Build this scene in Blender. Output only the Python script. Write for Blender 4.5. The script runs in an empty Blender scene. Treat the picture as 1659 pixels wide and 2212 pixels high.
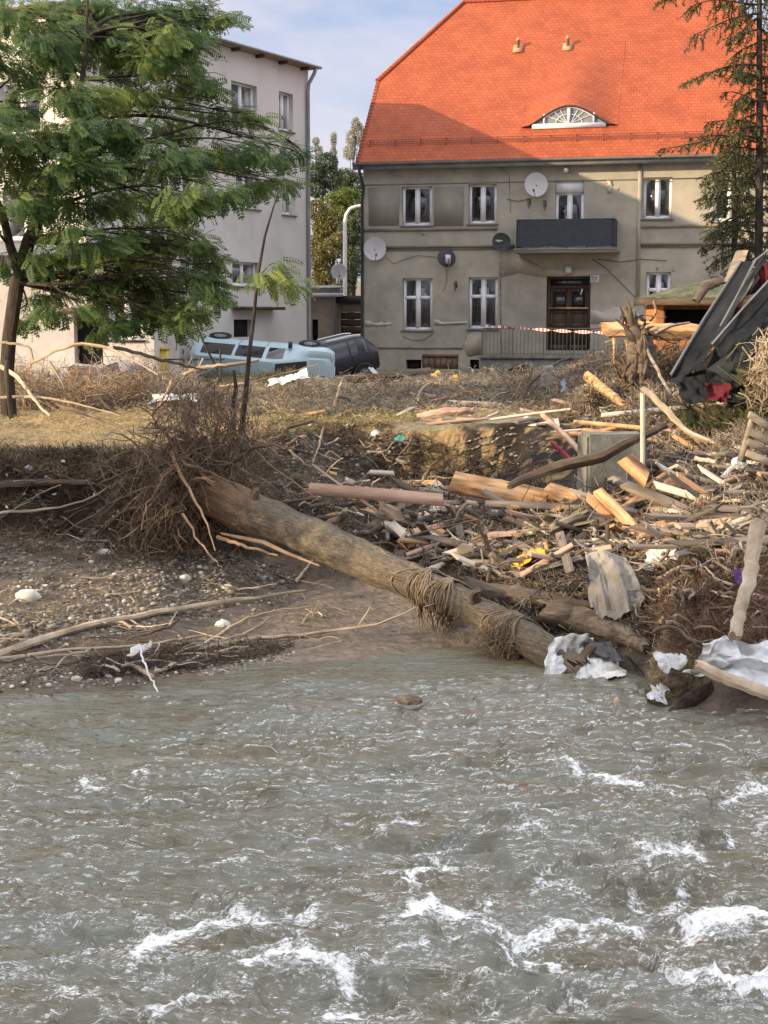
import bpy, math, random, numpy as np
from mathutils import Vector, Matrix
R = math.radians
rnd = random.Random(7)
rng = np.random.default_rng(7)
scn = bpy.context.scene
COL = scn.collection

# ---------------------------------------------------------------- camera
FPX, PCX, PCY, PITCH, CAMZ = 3197.0, 829.5, 1106.0, math.atan(416 / 3197.0), 4.0
cam_d = bpy.data.cameras.new('camera')
cam_d.sensor_fit = 'VERTICAL'; cam_d.sensor_height = 24.0
cam_d.lens = 24.0 * FPX / 2212.0
cam_d.clip_start = 0.1; cam_d.clip_end = 2000
cam = bpy.data.objects.new('camera', cam_d); COL.objects.link(cam)
cam.location = (0, 0, CAMZ); cam.rotation_euler = (math.pi / 2 - PITCH, 0, 0)
scn.camera = cam

# ---------------------------------------------------------------- sun, sky
SUN_AZ = (0.936, 0.352)            # horizontal direction the light travels
SUN_EL = R(16.3)
sl = bpy.data.lights.new('sun', 'SUN'); sl.energy = 5.0; sl.angle = R(0.55); sl.color = (1.0, 0.77, 0.47)
so = bpy.data.objects.new('sun', sl); COL.objects.link(so)
so.rotation_euler = Vector((SUN_AZ[0] * math.cos(SUN_EL), SUN_AZ[1] * math.cos(SUN_EL), -math.sin(SUN_EL))).to_track_quat('-Z', 'Y').to_euler()
so.location = (-30, -10, 30)
w = bpy.data.worlds.new('World'); scn.world = w; w.use_nodes = True
nt = w.node_tree; nt.nodes.clear()
def wn(t, **k):
    n = nt.nodes.new(t)
    for a, b in k.items(): setattr(n, a, b)
    return n
sky = wn('ShaderNodeTexSky', sky_type='NISHITA', sun_disc=False, sun_elevation=SUN_EL, sun_rotation=math.atan2(-SUN_AZ[0], -SUN_AZ[1]),
         air_density=1.0, dust_density=1.5, ozone_density=2.0)
bg = wn('ShaderNodeBackground'); bg.inputs['Strength'].default_value = 0.10
out = wn('ShaderNodeOutputWorld')
tc = wn('ShaderNodeTexCoord')
mp = wn('ShaderNodeMapping'); mp.inputs['Scale'].default_value = (1.5, 1.5, 3.6); mp.inputs['Location'].default_value = (0.62, 0.2, 0.35)
no = wn('ShaderNodeTexNoise'); no.inputs['Scale'].default_value = 3.2; no.inputs['Detail'].default_value = 7; no.inputs['Roughness'].default_value = .52
no.inputs['Distortion'].default_value = .35
rp = wn('ShaderNodeValToRGB'); rp.color_ramp.elements[0].position = .38; rp.color_ramp.elements[1].position = .57
rp.color_ramp.elements[0].color = (.06, .06, .06, 1); rp.color_ramp.elements[1].color = (.92, .92, .92, 1)
mx = wn('ShaderNodeMix', data_type='RGBA'); mx.inputs['B'].default_value = (5.6, 5.5, 6.1, 1)
sc2 = wn('ShaderNodeMix', data_type='RGBA', blend_type='MULTIPLY'); sc2.inputs['Factor'].default_value = 1; sc2.inputs['B'].default_value = (1.25, 1.10, 1.12, 1)
ad = wn('ShaderNodeMix', data_type='RGBA', blend_type='ADD'); ad.inputs['Factor'].default_value = 1; ad.inputs['B'].default_value = (.6, .6, 1.1, 1)
L = nt.links.new
sxyz = wn('ShaderNodeSeparateXYZ'); L(tc.outputs['Generated'], sxyz.inputs[0])
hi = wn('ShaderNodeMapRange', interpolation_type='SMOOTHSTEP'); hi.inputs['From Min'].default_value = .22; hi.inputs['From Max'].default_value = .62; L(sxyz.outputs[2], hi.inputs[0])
cc = wn('ShaderNodeMix', data_type='RGBA'); cc.inputs['A'].default_value = (5.1, 5.0, 5.7, 1); cc.inputs['B'].default_value = (12.0, 12.0, 12.6, 1); L(hi.outputs[0], cc.inputs['Factor']); L(cc.outputs['Result'], mx.inputs['B'])  # brighter cloud added overhead, out of view, to raise the fill light
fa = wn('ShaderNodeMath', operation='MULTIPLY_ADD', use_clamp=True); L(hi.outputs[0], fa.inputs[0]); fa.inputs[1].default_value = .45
L(tc.outputs['Generated'], mp.inputs['Vector']); L(mp.outputs[0], no.inputs['Vector']); L(no.outputs['Fac'], rp.inputs[0])
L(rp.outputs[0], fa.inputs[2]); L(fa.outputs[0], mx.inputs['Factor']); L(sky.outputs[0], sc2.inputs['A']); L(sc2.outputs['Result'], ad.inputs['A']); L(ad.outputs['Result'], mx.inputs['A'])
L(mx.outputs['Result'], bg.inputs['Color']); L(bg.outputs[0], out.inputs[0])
scn.view_settings.view_transform = 'Standard'; scn.view_settings.look = 'None'
scn.view_settings.exposure = 0.64; scn.view_settings.gamma = 1.0
scn.cycles.max_bounces = 6; scn.cycles.transparent_max_bounces = 12
scn.cycles.use_denoising = True

# ---------------------------------------------------------------- pixel helpers (photo measured on a 1659 x 2212 copy)
CT, ST = math.cos(PITCH), math.sin(PITCH)
def ray(px, py):
    a = (px - PCX) / FPX; b = -(py - PCY) / FPX
    return Vector((a, CT + b * ST, -ST + b * CT))
def at(px, py, Y):
    d = ray(px, py); return Vector((0, 0, CAMZ)) + d * (Y / d.y)
def atz(px, py, z):
    d = ray(px, py); return Vector((0, 0, CAMZ)) + d * ((z - CAMZ) / d.z)
def pxm(Y): return FPX / Y       # picture pixels per metre at depth Y

# ---------------------------------------------------------------- noise
_P = np.random.default_rng(3).permutation(256); _P = np.concatenate([_P, _P, _P])
def vnoise(x, y, z=None):
    x = np.asarray(x, float); y = np.asarray(y, float)
    z = np.zeros_like(x) if z is None else np.asarray(z, float)
    xi, yi, zi = np.floor(x).astype(int), np.floor(y).astype(int), np.floor(z).astype(int)
    xf, yf, zf = x - xi, y - yi, z - zi
    s = lambda t: t * t * t * (t * (6 * t - 15) + 10)
    u, v, q = s(xf), s(yf), s(zf)
    def h(a, b, c): return _P[(_P[(_P[(xi + a) & 255] + yi + b) & 255] + zi + c) & 255] / 127.5 - 1
    l = lambda a, b, t: a + (b - a) * t
    return l(l(l(h(0,0,0), h(1,0,0), u), l(h(0,1,0), h(1,1,0), u), v), l(l(h(0,0,1), h(1,0,1), u), l(h(0,1,1), h(1,1,1), u), v), q)
def fbm(x, y, z=None, o=4, g=.5):
    r = 0; a = 1; t = 0; f = 1
    for k in range(o):
        r = r + a * vnoise(np.asarray(x) * f + 17.3 * k, np.asarray(y) * f + 5.1 * k, None if z is None else np.asarray(z) * f)
        t += a; a *= g; f *= 2.03
    return r / t

# ---------------------------------------------------------------- mesh collector
class MB:
    def __init__(s): s.v = []; s.f = []; s.uv = []; s.c = []; s.n = 0; s.hasuv = False
    def add(s, v, f, uv=None, c=None):
        v = np.asarray(v, float).reshape(-1, 3)
        s.v.append(v); s.f.append((np.asarray(f, int) + s.n) if not isinstance(f, list) else [[i + s.n for i in q] for q in f])
        s.uv.append(np.zeros((len(v), 2)) if uv is None else np.asarray(uv, float)); s.hasuv |= uv is not None
        s.c.append(np.ones((len(v), 1)) * .5 if c is None else np.asarray(c, float).reshape(-1, 1) * np.ones((len(v), 1)))
        s.n += len(v); return s
    def box(s, c, d, rot=None, taper=1.0):
        x, y, z = [k / 2 for k in d]
        v = np.array([(-x,-y,-z),(x,-y,-z),(x,y,-z),(-x,y,-z),(-x*taper,-y*taper,z),(x*taper,-y*taper,z),(x*taper,y*taper,z),(-x*taper,y*taper,z)])
        if rot is not None: v = v @ np.array(rot).T
        return s.add(v + np.array(c), [[0,3,2,1],[4,5,6,7],[0,1,5,4],[1,2,6,5],[2,3,7,6],[3,0,4,7]])
    def bx(s, x0, x1, y0, y1, z0, z1):
        return s.box(((x0+x1)/2, (y0+y1)/2, (z0+z1)/2), (abs(x1-x0), abs(y1-y0), abs(z1-z0)))
    def prism(s, poly, d, off=(0, 0, 0)):
        """poly: list of 3d points (planar), extruded by vector d"""
        p = np.array([tuple(q) for q in poly]); n = len(p); d = np.array(d, float)
        return s.add(np.vstack([p, p + d]) + np.array(off), [list(range(n))[::-1], list(range(n, 2 * n))] + [[i, (i+1) % n, (i+1) % n + n, i + n] for i in range(n)])
    def tube(s, pts, rad, n=8, cap=True, uvs=1.0, wob=0.0, flat=1.0):
        P = np.array([tuple(p) for p in pts], float); m = len(P)
        rad = np.full(m, rad) if np.isscalar(rad) else np.interp(np.linspace(0, 1, m), np.linspace(0, 1, len(rad)), rad)
        T = np.gradient(P, axis=0); T /= np.linalg.norm(T, axis=1)[:, None] + 1e-9
        a = np.array([0, 0, 1.]) if abs(T[0][2]) < .9 else np.array([1., 0, 0])
        V = np.empty((m, n + 1, 3)); uv = np.empty((m, n + 1, 2))
        ln = np.concatenate([[0], np.cumsum(np.linalg.norm(np.diff(P, axis=0), axis=1))])
        th = np.linspace(0, 2 * math.pi, n + 1); 
        for i in range(m):
            a = a - T[i] * (a @ T[i]); a /= np.linalg.norm(a) + 1e-9; b = np.cross(T[i], a)
            rr = rad[i] * (1 + (wob * fbm(3 * np.cos(th) + 3, 3 * np.sin(th), np.full(n + 1, ln[i] * 3), 2) if wob else 0))
            V[i] = P[i] + np.outer(np.cos(th) * rr, b) * flat + np.outer(np.sin(th) * rr, a)
            V[i, n] = V[i, 0]
            uv[i, :, 0] = th / (2 * math.pi) * rad.max() * 6.28 * uvs; uv[i, :, 1] = ln[i] * uvs
        I = np.arange(m - 1)[:, None] * (n + 1) + np.arange(n)[None, :]
        F = np.stack([I, I + 1, I + n + 2, I + n + 1], -1).reshape(-1, 4)
        s.add(V.reshape(-1, 3), F, uv.reshape(-1, 2))
        if wob and n >= 7 and cap:
            V[0, :n] -= T[0] * rng.uniform(-.5, 1.0, (n, 1)) * rad[0]; V[-1, :n] += T[-1] * rng.uniform(-.5, 1.3, (n, 1)) * rad[-1]; V[:, n] = V[:, 0]
            s.v[-1] = V.reshape(-1, 3).copy()
        if cap:
            s.add(V[0, :n], [list(range(n))[::-1]], uv[0, :n]); s.add(V[-1, :n], [list(range(n))], uv[-1, :n])
        return s
    def lathe(s, prof, c=(0, 0, 0), n=24, axis='z'):
        th = np.linspace(0, 2 * math.pi, n, endpoint=False); V = []
        for r, h in prof:
            ring = np.stack([r * np.cos(th), r * np.sin(th), np.full(n, h)], 1)
            if axis == 'y': ring = ring[:, [0, 2, 1]]
            if axis == 'x': ring = ring[:, [2, 0, 1]]
            V.append(ring)
        V = np.vstack(V) + np.array(c); F = []
        for i in range(len(prof) - 1):
            for j in range(n): F.append([i*n+j, i*n+(j+1) % n, (i+1)*n+(j+1) % n, (i+1)*n+j])
        return s.add(V, F)
    def grid(s, V, uv=None, c=None):
        V = np.asarray(V); m, n = V.shape[:2]
        I = np.arange(m - 1)[:, None] * n + np.arange(n - 1)[None, :]
        return s.add(V.reshape(-1, 3), np.stack([I, I + 1, I + n + 1, I + n], -1).reshape(-1, 4), None if uv is None else uv.reshape(-1, 2), None if c is None else np.asarray(c).reshape(-1))
    def quads(s, V, c=None, uv=None):
        """V: (N,4,3)"""
        N = len(V); return s.add(V.reshape(-1, 3), np.arange(N * 4).reshape(-1, 4), uv, None if c is None else np.repeat(c, 4))
    def build(s, name, mat, parent=None, smooth=False, **kw):
        me = bpy.data.meshes.new(name)
        v = np.vstack(s.v); me.vertices.add(len(v)); me.vertices.foreach_set('co', v.ravel())
        li = []; ls = []; tot = 0; starts = []
        for f in s.f:
            if isinstance(f, np.ndarray):
                k = f.shape[1]; starts.append(tot + np.arange(len(f)) * k); li.append(f.ravel()); ls.append(np.full(len(f), k)); tot += f.size
            else:
                st = []
                for q in f: st.append(tot); li.append(np.array(q)); ls.append(np.array([len(q)])); tot += len(q)
                starts.append(np.array(st))
        li = np.concatenate(li).astype(np.int32); ls = np.concatenate(ls).astype(np.int32); st = np.concatenate(starts).astype(np.int32)
        me.loops.add(len(li)); me.loops.foreach_set('vertex_index', li)
        me.polygons.add(len(ls)); me.polygons.foreach_set('loop_start', st); me.polygons.foreach_set('loop_total', ls)
        if smooth: me.polygons.foreach_set('use_smooth', np.ones(len(ls), bool))
        me.update(calc_edges=True)
        if smooth and len(ls) < 60000: me.set_sharp_from_angle(angle=R(38))
        if s.hasuv:
            l = me.uv_layers.new(name='UVMap'); l.data.foreach_set('uv', np.vstack(s.uv)[li].ravel())
        at_ = me.attributes.new('tone', 'FLOAT', 'POINT'); at_.data.foreach_set('value', np.vstack(s.c).ravel())
        me.materials.append(mat); me.validate()
        o = bpy.data.objects.new(name, me); COL.objects.link(o)
        if parent is not None: o.parent = parent
        return tag(o, **kw)
def tag(o, label=None, cat=None, group=None, kind=None):
    if label: o['label'] = label
    if cat: o['category'] = cat
    if group: o['group'] = group
    if kind: o['kind'] = kind
    return o
def thing(name, label, cat, loc=(0, 0, 0), rz=0, group=None):
    o = bpy.data.objects.new(name, None); COL.objects.link(o); o.location = loc; o.rotation_euler = (0, 0, rz); o.empty_display_size = .2
    return tag(o, label, cat, group)
def rotm(ax=0, ay=0, az=0):
    return np.array(Matrix.Rotation(az, 3, 'Z') @ Matrix.Rotation(ay, 3, 'Y') @ Matrix.Rotation(ax, 3, 'X'))
def frame_from(d, up=(0, 0, 1)):
    """rotation matrix whose x axis runs along d"""
    x = Vector(d).normalized(); z = Vector(up); z = (z - x * z.dot(x))
    if z.length < 1e-4: z = Vector((0, 1, 0))
    z.normalize(); y = z.cross(x); return np.array([x, y, z]).T

# ---------------------------------------------------------------- materials
def srgb(r, g, b):
    f = lambda c: (c / 12.92 if c <= .04045 else ((c + .055) / 1.055) ** 2.4)
    return (f(r / 255), f(g / 255), f(b / 255))
def mat(name, cols, scale=4, rough=.8, bump=.3, bscale=None, detail=6, stretch=(1, 1, 1), spec=.3, metal=0, vary=0, coord='Object', tone=0, bdist=.02,
        two_sided=False, trans=0, wave=0, alpha=1, huevary=0, nrough=.6):
    m = bpy.data.materials.new(name); m.use_nodes = True; t = m.node_tree; N = t.nodes; L = t.links.new
    b = N['Principled BSDF']
    tc = N.new('ShaderNodeTexCoord'); mp = N.new('ShaderNodeMapping'); mp.inputs['Scale'].default_value = stretch
    L(tc.outputs[coord], mp.inputs['Vector'])
    oi = N.new('ShaderNodeObjectInfo')
    va = N.new('ShaderNodeVectorMath'); va.operation = 'MULTIPLY'; va.inputs[1].default_value = (37, 91, 53)
    cx = N.new('ShaderNodeCombineXYZ'); L(oi.outputs['Random'], cx.inputs[0]); L(oi.outputs['Random'], cx.inputs[1]); L(oi.outputs['Random'], cx.inputs[2])
    L(cx.outputs[0], va.inputs[0]); L(va.outputs[0], mp.inputs['Location'])
    n = N.new('ShaderNodeTexNoise'); n.inputs['Scale'].default_value = scale; n.inputs['Detail'].default_value = detail; n.inputs['Roughness'].default_value = nrough
    L(mp.outputs[0], n.inputs['Vector'])
    r = N.new('ShaderNodeValToRGB'); e = r.color_ramp.elements
    k = len(cols); e[0].position = .3 if k > 1 else 0; e[0].color = (*cols[0], 1); e[1].position = .7; e[1].color = (*cols[-1], 1)
    for i in range(1, k - 1): q = e.new(.3 + .4 * i / (k - 1)); q.color = (*cols[i], 1)
    L(n.outputs['Fac'], r.inputs[0]); c = r.outputs[0]
    if vary:
        hv = N.new('ShaderNodeHueSaturation'); mr = N.new('ShaderNodeMapRange'); mr.inputs['To Min'].default_value = 1 - vary; mr.inputs['To Max'].default_value = 1 + vary
        L(oi.outputs['Random'], mr.inputs[0]); L(mr.outputs[0], hv.inputs['Value']); L(c, hv.inputs['Color']); c = hv.outputs[0]
    if tone:
        a = N.new('ShaderNodeAttribute'); a.attribute_name = 'tone'; mr = N.new('ShaderNodeMapRange'); mr.inputs['To Min'].default_value = 1 - tone; mr.inputs['To Max'].default_value = 1 + tone
        hv = N.new('ShaderNodeHueSaturation'); L(a.outputs['Fac'], mr.inputs[0]); L(mr.outputs[0], hv.inputs['Value']); L(c, hv.inputs['Color'])
        if huevary:
            mh = N.new('ShaderNodeMapRange'); mh.inputs['To Min'].default_value = .5 + huevary; mh.inputs['To Max'].default_value = .5 - huevary
            L(a.outputs['Fac'], mh.inputs[0]); L(mh.outputs[0], hv.inputs['Hue'])
        c = hv.outputs[0]
    L(c, b.inputs['Base Color']); b.inputs['Roughness'].default_value = rough; b.inputs['Metallic'].default_value = metal
    b.inputs['Specular IOR Level'].default_value = spec; b.inputs['Alpha'].default_value = alpha
    if bump:
        n2 = N.new('ShaderNodeTexNoise'); n2.inputs['Scale'].default_value = bscale or scale * 6; n2.inputs['Detail'].default_value = 4; L(mp.outputs[0], n2.inputs['Vector'])
        bu = N.new('ShaderNodeBump'); bu.inputs['Strength'].default_value = bump; bu.inputs['Distance'].default_value = bdist
        L(n2.outputs['Fac'], bu.inputs['Height']); L(bu.outputs[0], b.inputs['Normal'])
    if trans:
        tr = N.new('ShaderNodeBsdfTranslucent'); L(c, tr.inputs['Color']); ms = N.new('ShaderNodeMixShader'); ms.inputs[0].default_value = trans
        o = N['Material Output']; L(b.outputs[0], ms.inputs[1]); L(tr.outputs[0], ms.inputs[2]); L(ms.outputs[0], o.inputs[0])
    return m
def flat(name, c, rough=.6, spec=.3, metal=0):
    return mat(name, [tuple(x * .9 for x in c), tuple(min(1, x * 1.08) for x in c)], 3, rough, .05, spec=spec, metal=metal)
M = {}
M['twig'] = mat('twig_bark', [(.045,.032,.022), (.14,.105,.072), (.33,.26,.18)], 6, .85, .4, tone=.8, vary=.2)
M['twig_grey'] = mat('twig_grey', [(.12,.10,.08), (.25,.215,.175), (.42,.37,.30)], 6, .85, .4, tone=.65, vary=.25)
M['straw'] = mat('dry_straw', [(.30,.22,.12), (.50,.39,.22), (.62,.50,.31)], 6, .8, .2, tone=.4)
M['bare_wood'] = mat('bare_wood', [(.24,.18,.12), (.40,.32,.23), (.56,.47,.35)], 3, .75, .3, stretch=(1,1,1), vary=.18, coord='UV', bscale=40)
M['fresh_wood'] = mat('fresh_wood', [(.10,.062,.038), (.46,.255,.115), (.72,.48,.26)], 4.5, .65, .35, coord='Object', vary=.18, stretch=(.35,2.5,2.5), bscale=14)
M['old_wood'] = mat('old_wood', [(.10,.08,.06), (.20,.165,.13), (.31,.265,.22)], 2.5, .8, .5, stretch=(.3,3,3), vary=.4, bscale=16)
M['dark_wood'] = mat('dark_wood', [(.05,.035,.025), (.10,.075,.055), (.16,.125,.09)], 3, .8, .4, stretch=(.4,2.5,2.5), vary=.3)
M['stone'] = mat('stone', [(.14,.125,.105), (.27,.245,.205), (.38,.35,.30)], 7, .85, .4, vary=.5, bscale=30)
M['stone_pale'] = mat('pale_stone', [(.38,.35,.30), (.52,.49,.43), (.62,.59,.53)], 7, .85, .3, vary=.15)
M['gravel'] = mat('gravel', [(.07,.06,.048), (.17,.15,.12), (.34,.31,.26)], 9, .85, .3, tone=.75)
M['plastic_white'] = mat('white_sheet', [(.20,.175,.14), (.52,.53,.53), (.66,.68,.70)], 2.2, .5, .4, vary=.12, bscale=11, bdist=.07, spec=.4)
M['litter'] = mat('litter', [(.45,.45,.44), (.68,.68,.67)], 8, .6, .3, vary=.2)
M['concrete'] = mat('concrete', [(.115,.118,.10), (.17,.17,.15), (.24,.24,.215)], 3.5, .9, .4, bscale=30)
M['soil'] = mat('dark_soil', [(.022,.015,.011), (.05,.034,.024), (.09,.062,.042)], 4, .95, 1.0, bscale=14, bdist=.08)
# ================================================================ terrain
COLS = {   # picture column -> (picture row, height z), from water edge inland
 -500: [(1525,0),(1450,.2),(1300,.5),(1150,.9),(1010,1.85),(965,2.08),(900,2.15),(850,2.2)],
 0:    [(1505,0),(1440,.12),(1300,.42),(1150,.88),(1010,1.85),(965,2.06),(900,2.13),(850,2.2)],
 150:  [(1490,0),(1420,.12),(1300,.40),(1150,.85),(1030,1.72),(975,2.02),(900,2.12),(850,2.2)],
 300:  [(1478,0),(1400,.10),(1300,.36),(1170,.78),(1040,1.68),(970,2.02),(900,2.13),(850,2.2)],
 430:  [(1462,0),(1390,.05),(1320,.16),(1170,.76),(1060,1.5),(950,2.03),(890,2.14),(850,2.22)],
 600:  [(1428,0),(1370,.05),(1275,.13),(1180,.6),(1090,1.1),(1000,1.6),(935,2.02),(890,2.13),(850,2.25)],
 760:  [(1418,0),(1360,.05),(1275,.13),(1165,.7),(1080,1.08),(1040,1.14),(922,2.02),(890,2.13),(850,2.3)],
 900:  [(1400,0),(1330,.08),(1265,.2),(1150,.8),(1080,1.05),(1042,1.12),(928,2.04),(890,2.13),(850,2.32)],
 1050: [(1392,0),(1320,.3),(1230,.62),(1150,.95),(1080,1.12),(1038,1.18),(928,2.05),(880,2.15),(845,2.38)],
 1200: [(1392,0),(1300,.5),(1200,.9),(1100,1.26),(1035,1.38),(930,2.06),(880,2.22),(830,2.45)],
 1300: [(1400,0),(1300,.52),(1200,.92),(1100,1.35),(1020,1.62),(900,2.22),(860,2.55),(780,3.0)],
 1400: [(1448,0),(1330,.5),(1200,1.0),(1100,1.38),(1000,1.8),(900,2.36),(850,2.68),(775,3.1)],
 1500: [(1518,0),(1400,.42),(1220,1.05),(1100,1.5),(1000,1.85),(900,2.38),(860,2.6),(800,2.95)],
 1659: [(1532,0),(1400,.5),(1200,1.15),(1060,1.7),(960,2.15),(890,2.5),(850,2.7),(800,2.95)],
 2100: [(1545,0),(1400,.5),(1200,1.15),(1060,1.7),(960,2.15),(890,2.4),(850,2.5),(820,2.55)],
}
NY = 700
YS = np.concatenate([np.linspace(9, 34, 520), np.linspace(34.1, 62, 140), np.geomspace(63, 400, 40)]); NY = len(YS)
ct_, cz_ = [], []
for px, lst in sorted(COLS.items()):
    pts = []
    for py, z in lst:
        p = atz(px, py, z); pts.append((p.y, z))
    y0 = pts[0][0]
    yl = pts[-1][0]; zl = pts[-1][1]
    pts = [(0, -1.2), (y0 - 4, -.8), (y0 - 1.2, -.22)] + pts + [(max(yl + 3, 36), 2.15 + (zl - 2.15) * .55), (max(yl + 10, 42), 2.2), (60, 2.2), (70, 2.3), (110, 3.5), (400, 14)]
    ys = [p[0] for p in pts]
    for i in range(1, len(ys)): ys[i] = max(ys[i], ys[i-1] + .05)
    d = ray(px, 1300); ct_.append((px - PCX) / FPX); cz_.append(np.interp(YS, ys, [p[1] for p in pts]))
ct_ = np.array(ct_); cz_ = np.array(cz_)
def sm(t): return t * t * (3 - 2 * t)
def _base(t, Y):
    t = np.clip(np.asarray(t, float), ct_[0], ct_[-1]); Y = np.asarray(Y, float)
    i = np.clip(np.searchsorted(ct_, t) - 1, 0, len(ct_) - 2); f = sm((t - ct_[i]) / (ct_[i+1] - ct_[i]))
    yi = np.interp(Y, YS, np.arange(NY)); y0 = np.clip(yi.astype(int), 0, NY - 2); g = yi - y0
    a = cz_[i, y0] * (1 - g) + cz_[i, y0+1] * g; b = cz_[i+1, y0] * (1 - g) + cz_[i+1, y0+1] * g
    return a * (1 - f) + b * f
def tz(X, Y):
    X = np.asarray(X, float); Y = np.asarray(Y, float)
    t = X / np.maximum(Y, 1) / CT
    z = _base(t, Y)
    slope = np.clip((_base(t, Y + .35) - _base(t, Y - .35)) / .7, 0, 1.5)
    n = fbm(X * 1.3, Y * 1.3, None, 5)
    amp = .02 + .14 * np.clip(slope - .12, 0, .7) + .05 * np.clip((z - .25) / .4, 0, 1) * (Y < 45)
    amp = amp * np.clip((z + .3) / .35, .15, 1)
    pile = np.clip((t + .10) / .03, 0, 1) * np.exp(-((Y - 35.5) / 3.0) ** 2) * .28      # drift of debris on the lawn
    pile2 = np.clip((t + .30) / .05, 0, 1) * np.clip((.0 - t) / .06, 0, 1) * np.exp(-((Y - 34.5) / 2.0) ** 2) * .12
    return z + amp * n * 1.3 + (pile + pile2) * (.7 + .6 * fbm(X * .7, Y * .7, None, 3))
# first hit of every picture ray on the ground
HX = np.arange(-400, 2060, 6.0); HY = np.arange(745, 1620, 3.0)
hx, hy = np.meshgrid(HX, HY)
b_ = -(hy - PCY) / FPX; dY = CT + b_ * ST; dZ = (-ST + b_ * CT) / dY; dX = ((hx - PCX) / FPX) / dY
HIT = np.full(hx.shape, 60.0); open_ = np.ones(hx.shape, bool)
for Yv in np.concatenate([np.arange(12, 30, .06), np.arange(30, 60, .2)]):
    zz = tz(dX[open_] * Yv, np.full(open_.sum(), Yv)); k = (CAMZ + dZ[open_] * Yv) <= zz
    idx = np.argwhere(open_)[k]
    HIT[idx[:, 0], idx[:, 1]] = Yv; open_[idx[:, 0], idx[:, 1]] = False
def hitY(px, py):
    i = np.clip(np.round((np.asarray(py) - HY[0]) / 3).astype(int), 0, len(HY) - 1); j = np.clip(np.round((np.asarray(px) - HX[0]) / 6).astype(int), 0, len(HX) - 1)
    return HIT[i, j]
def S(px, py, off=0.0):
    return at(px, py, float(hitY(px, py)) - off)
def atN(px, py, Y):
    px = np.asarray(px, float); py = np.asarray(py, float); b = -(py - PCY) / FPX; dy = CT + b * ST
    return np.stack([(px - PCX) / FPX / dy * Y, Y * np.ones_like(dy), CAMZ + (-ST + b * CT) / dy * Y], -1)
# terrain sheet
tt = np.concatenate([np.linspace(-3.5, -.5, 40)[:-1], np.linspace(-.5, .5, 620), np.linspace(.5, 3.5, 40)[1:]])
T_, Y_ = np.meshgrid(tt, YS)
X_ = T_ * Y_; Z_ = tz(X_, Y_)
g_ = MB(); 
flatness = np.clip((.25 - Z_ + .06 * fbm(X_ * 2, Y_ * 2, None, 4)) / .1, 0, 1) * np.clip((T_ + .15 + .03 * fbm(X_ * 1.5, Y_, None, 3)) / .05, 0, 1) * np.clip((.1 - T_) / .03, 0, 1)
wet = np.clip((.5 - Z_) / .4, 0, 1)
cl = np.zeros(T_.shape + (4,)); cl[..., 3] = 1
def mixc(c, k): cl[..., :3] = cl[..., :3] * (1 - k[..., None]) + np.array(c) * k[..., None]
cl[..., :3] = (.125, .095, .068)
nn = fbm(X_ * .9, Y_ * .9, None, 4); nf = fbm(X_ * 5, Y_ * 5, None, 4)
mixc((.20, .165, .115), np.clip((Z_ - 1.9) / .15, 0, 1))
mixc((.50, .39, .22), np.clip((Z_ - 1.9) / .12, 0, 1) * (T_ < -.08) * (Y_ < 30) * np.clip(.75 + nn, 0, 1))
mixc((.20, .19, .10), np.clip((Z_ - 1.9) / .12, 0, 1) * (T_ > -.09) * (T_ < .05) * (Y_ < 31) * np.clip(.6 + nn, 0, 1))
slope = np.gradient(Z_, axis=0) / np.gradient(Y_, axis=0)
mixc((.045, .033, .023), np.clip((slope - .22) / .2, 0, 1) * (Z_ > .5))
mixc((.022, .016, .012), np.clip((T_ - .045) / .03, 0, 1) * np.clip((Z_ - .25) / .2, 0, 1) * (Y_ < 27.5))  # ground under the heap darkened to imitate black shaded gaps
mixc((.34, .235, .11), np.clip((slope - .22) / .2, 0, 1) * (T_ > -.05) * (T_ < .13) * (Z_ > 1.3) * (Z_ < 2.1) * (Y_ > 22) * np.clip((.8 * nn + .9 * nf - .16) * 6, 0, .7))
mixc((.165, .13, .098), flatness)
mixc((.085, .065, .045), wet * (1 - flatness) * .7)
g_.grid(np.stack([X_, Y_, Z_], -1))
def ground_mat():
    m = mat('ground', [(1,1,1),(1,1,1)], 3, .9, .9, bscale=9, bdist=.06)
    t = m.node_tree; N = t.nodes; L = t.links.new; b = N['Principled BSDF']
    a = N.new('ShaderNodeAttribute'); a.attribute_name = 'zone'
    n = N.new('ShaderNodeTexNoise'); n.inputs['Scale'].default_value = 6; n.inputs['Detail'].default_value = 8; n.inputs['Roughness'].default_value = .7
    tc = N.new('ShaderNodeTexCoord'); L(tc.outputs['Object'], n.inputs['Vector'])
    mr = N.new('ShaderNodeMapRange'); mr.inputs['From Min'].default_value = .3; mr.inputs['From Max'].default_value = .7; mr.inputs['To Min'].default_value = .45; mr.inputs['To Max'].default_value = 1.55
    L(n.outputs['Fac'], mr.inputs[0])
    v = N.new('ShaderNodeVectorMath'); v.operation = 'SCALE'; L(a.outputs['Color'], v.inputs[0]); L(mr.outputs[0], v.inputs['Scale'])
    L(v.outputs[0], b.inputs['Base Color'])
    L(a.outputs['Alpha'], b.inputs['Roughness'])
    return m
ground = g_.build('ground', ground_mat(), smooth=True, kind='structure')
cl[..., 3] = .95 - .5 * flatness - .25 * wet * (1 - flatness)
ca = ground.data.attributes.new('zone', 'FLOAT_COLOR', 'POINT'); ca.data.foreach_set('color', cl.reshape(-1))

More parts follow.
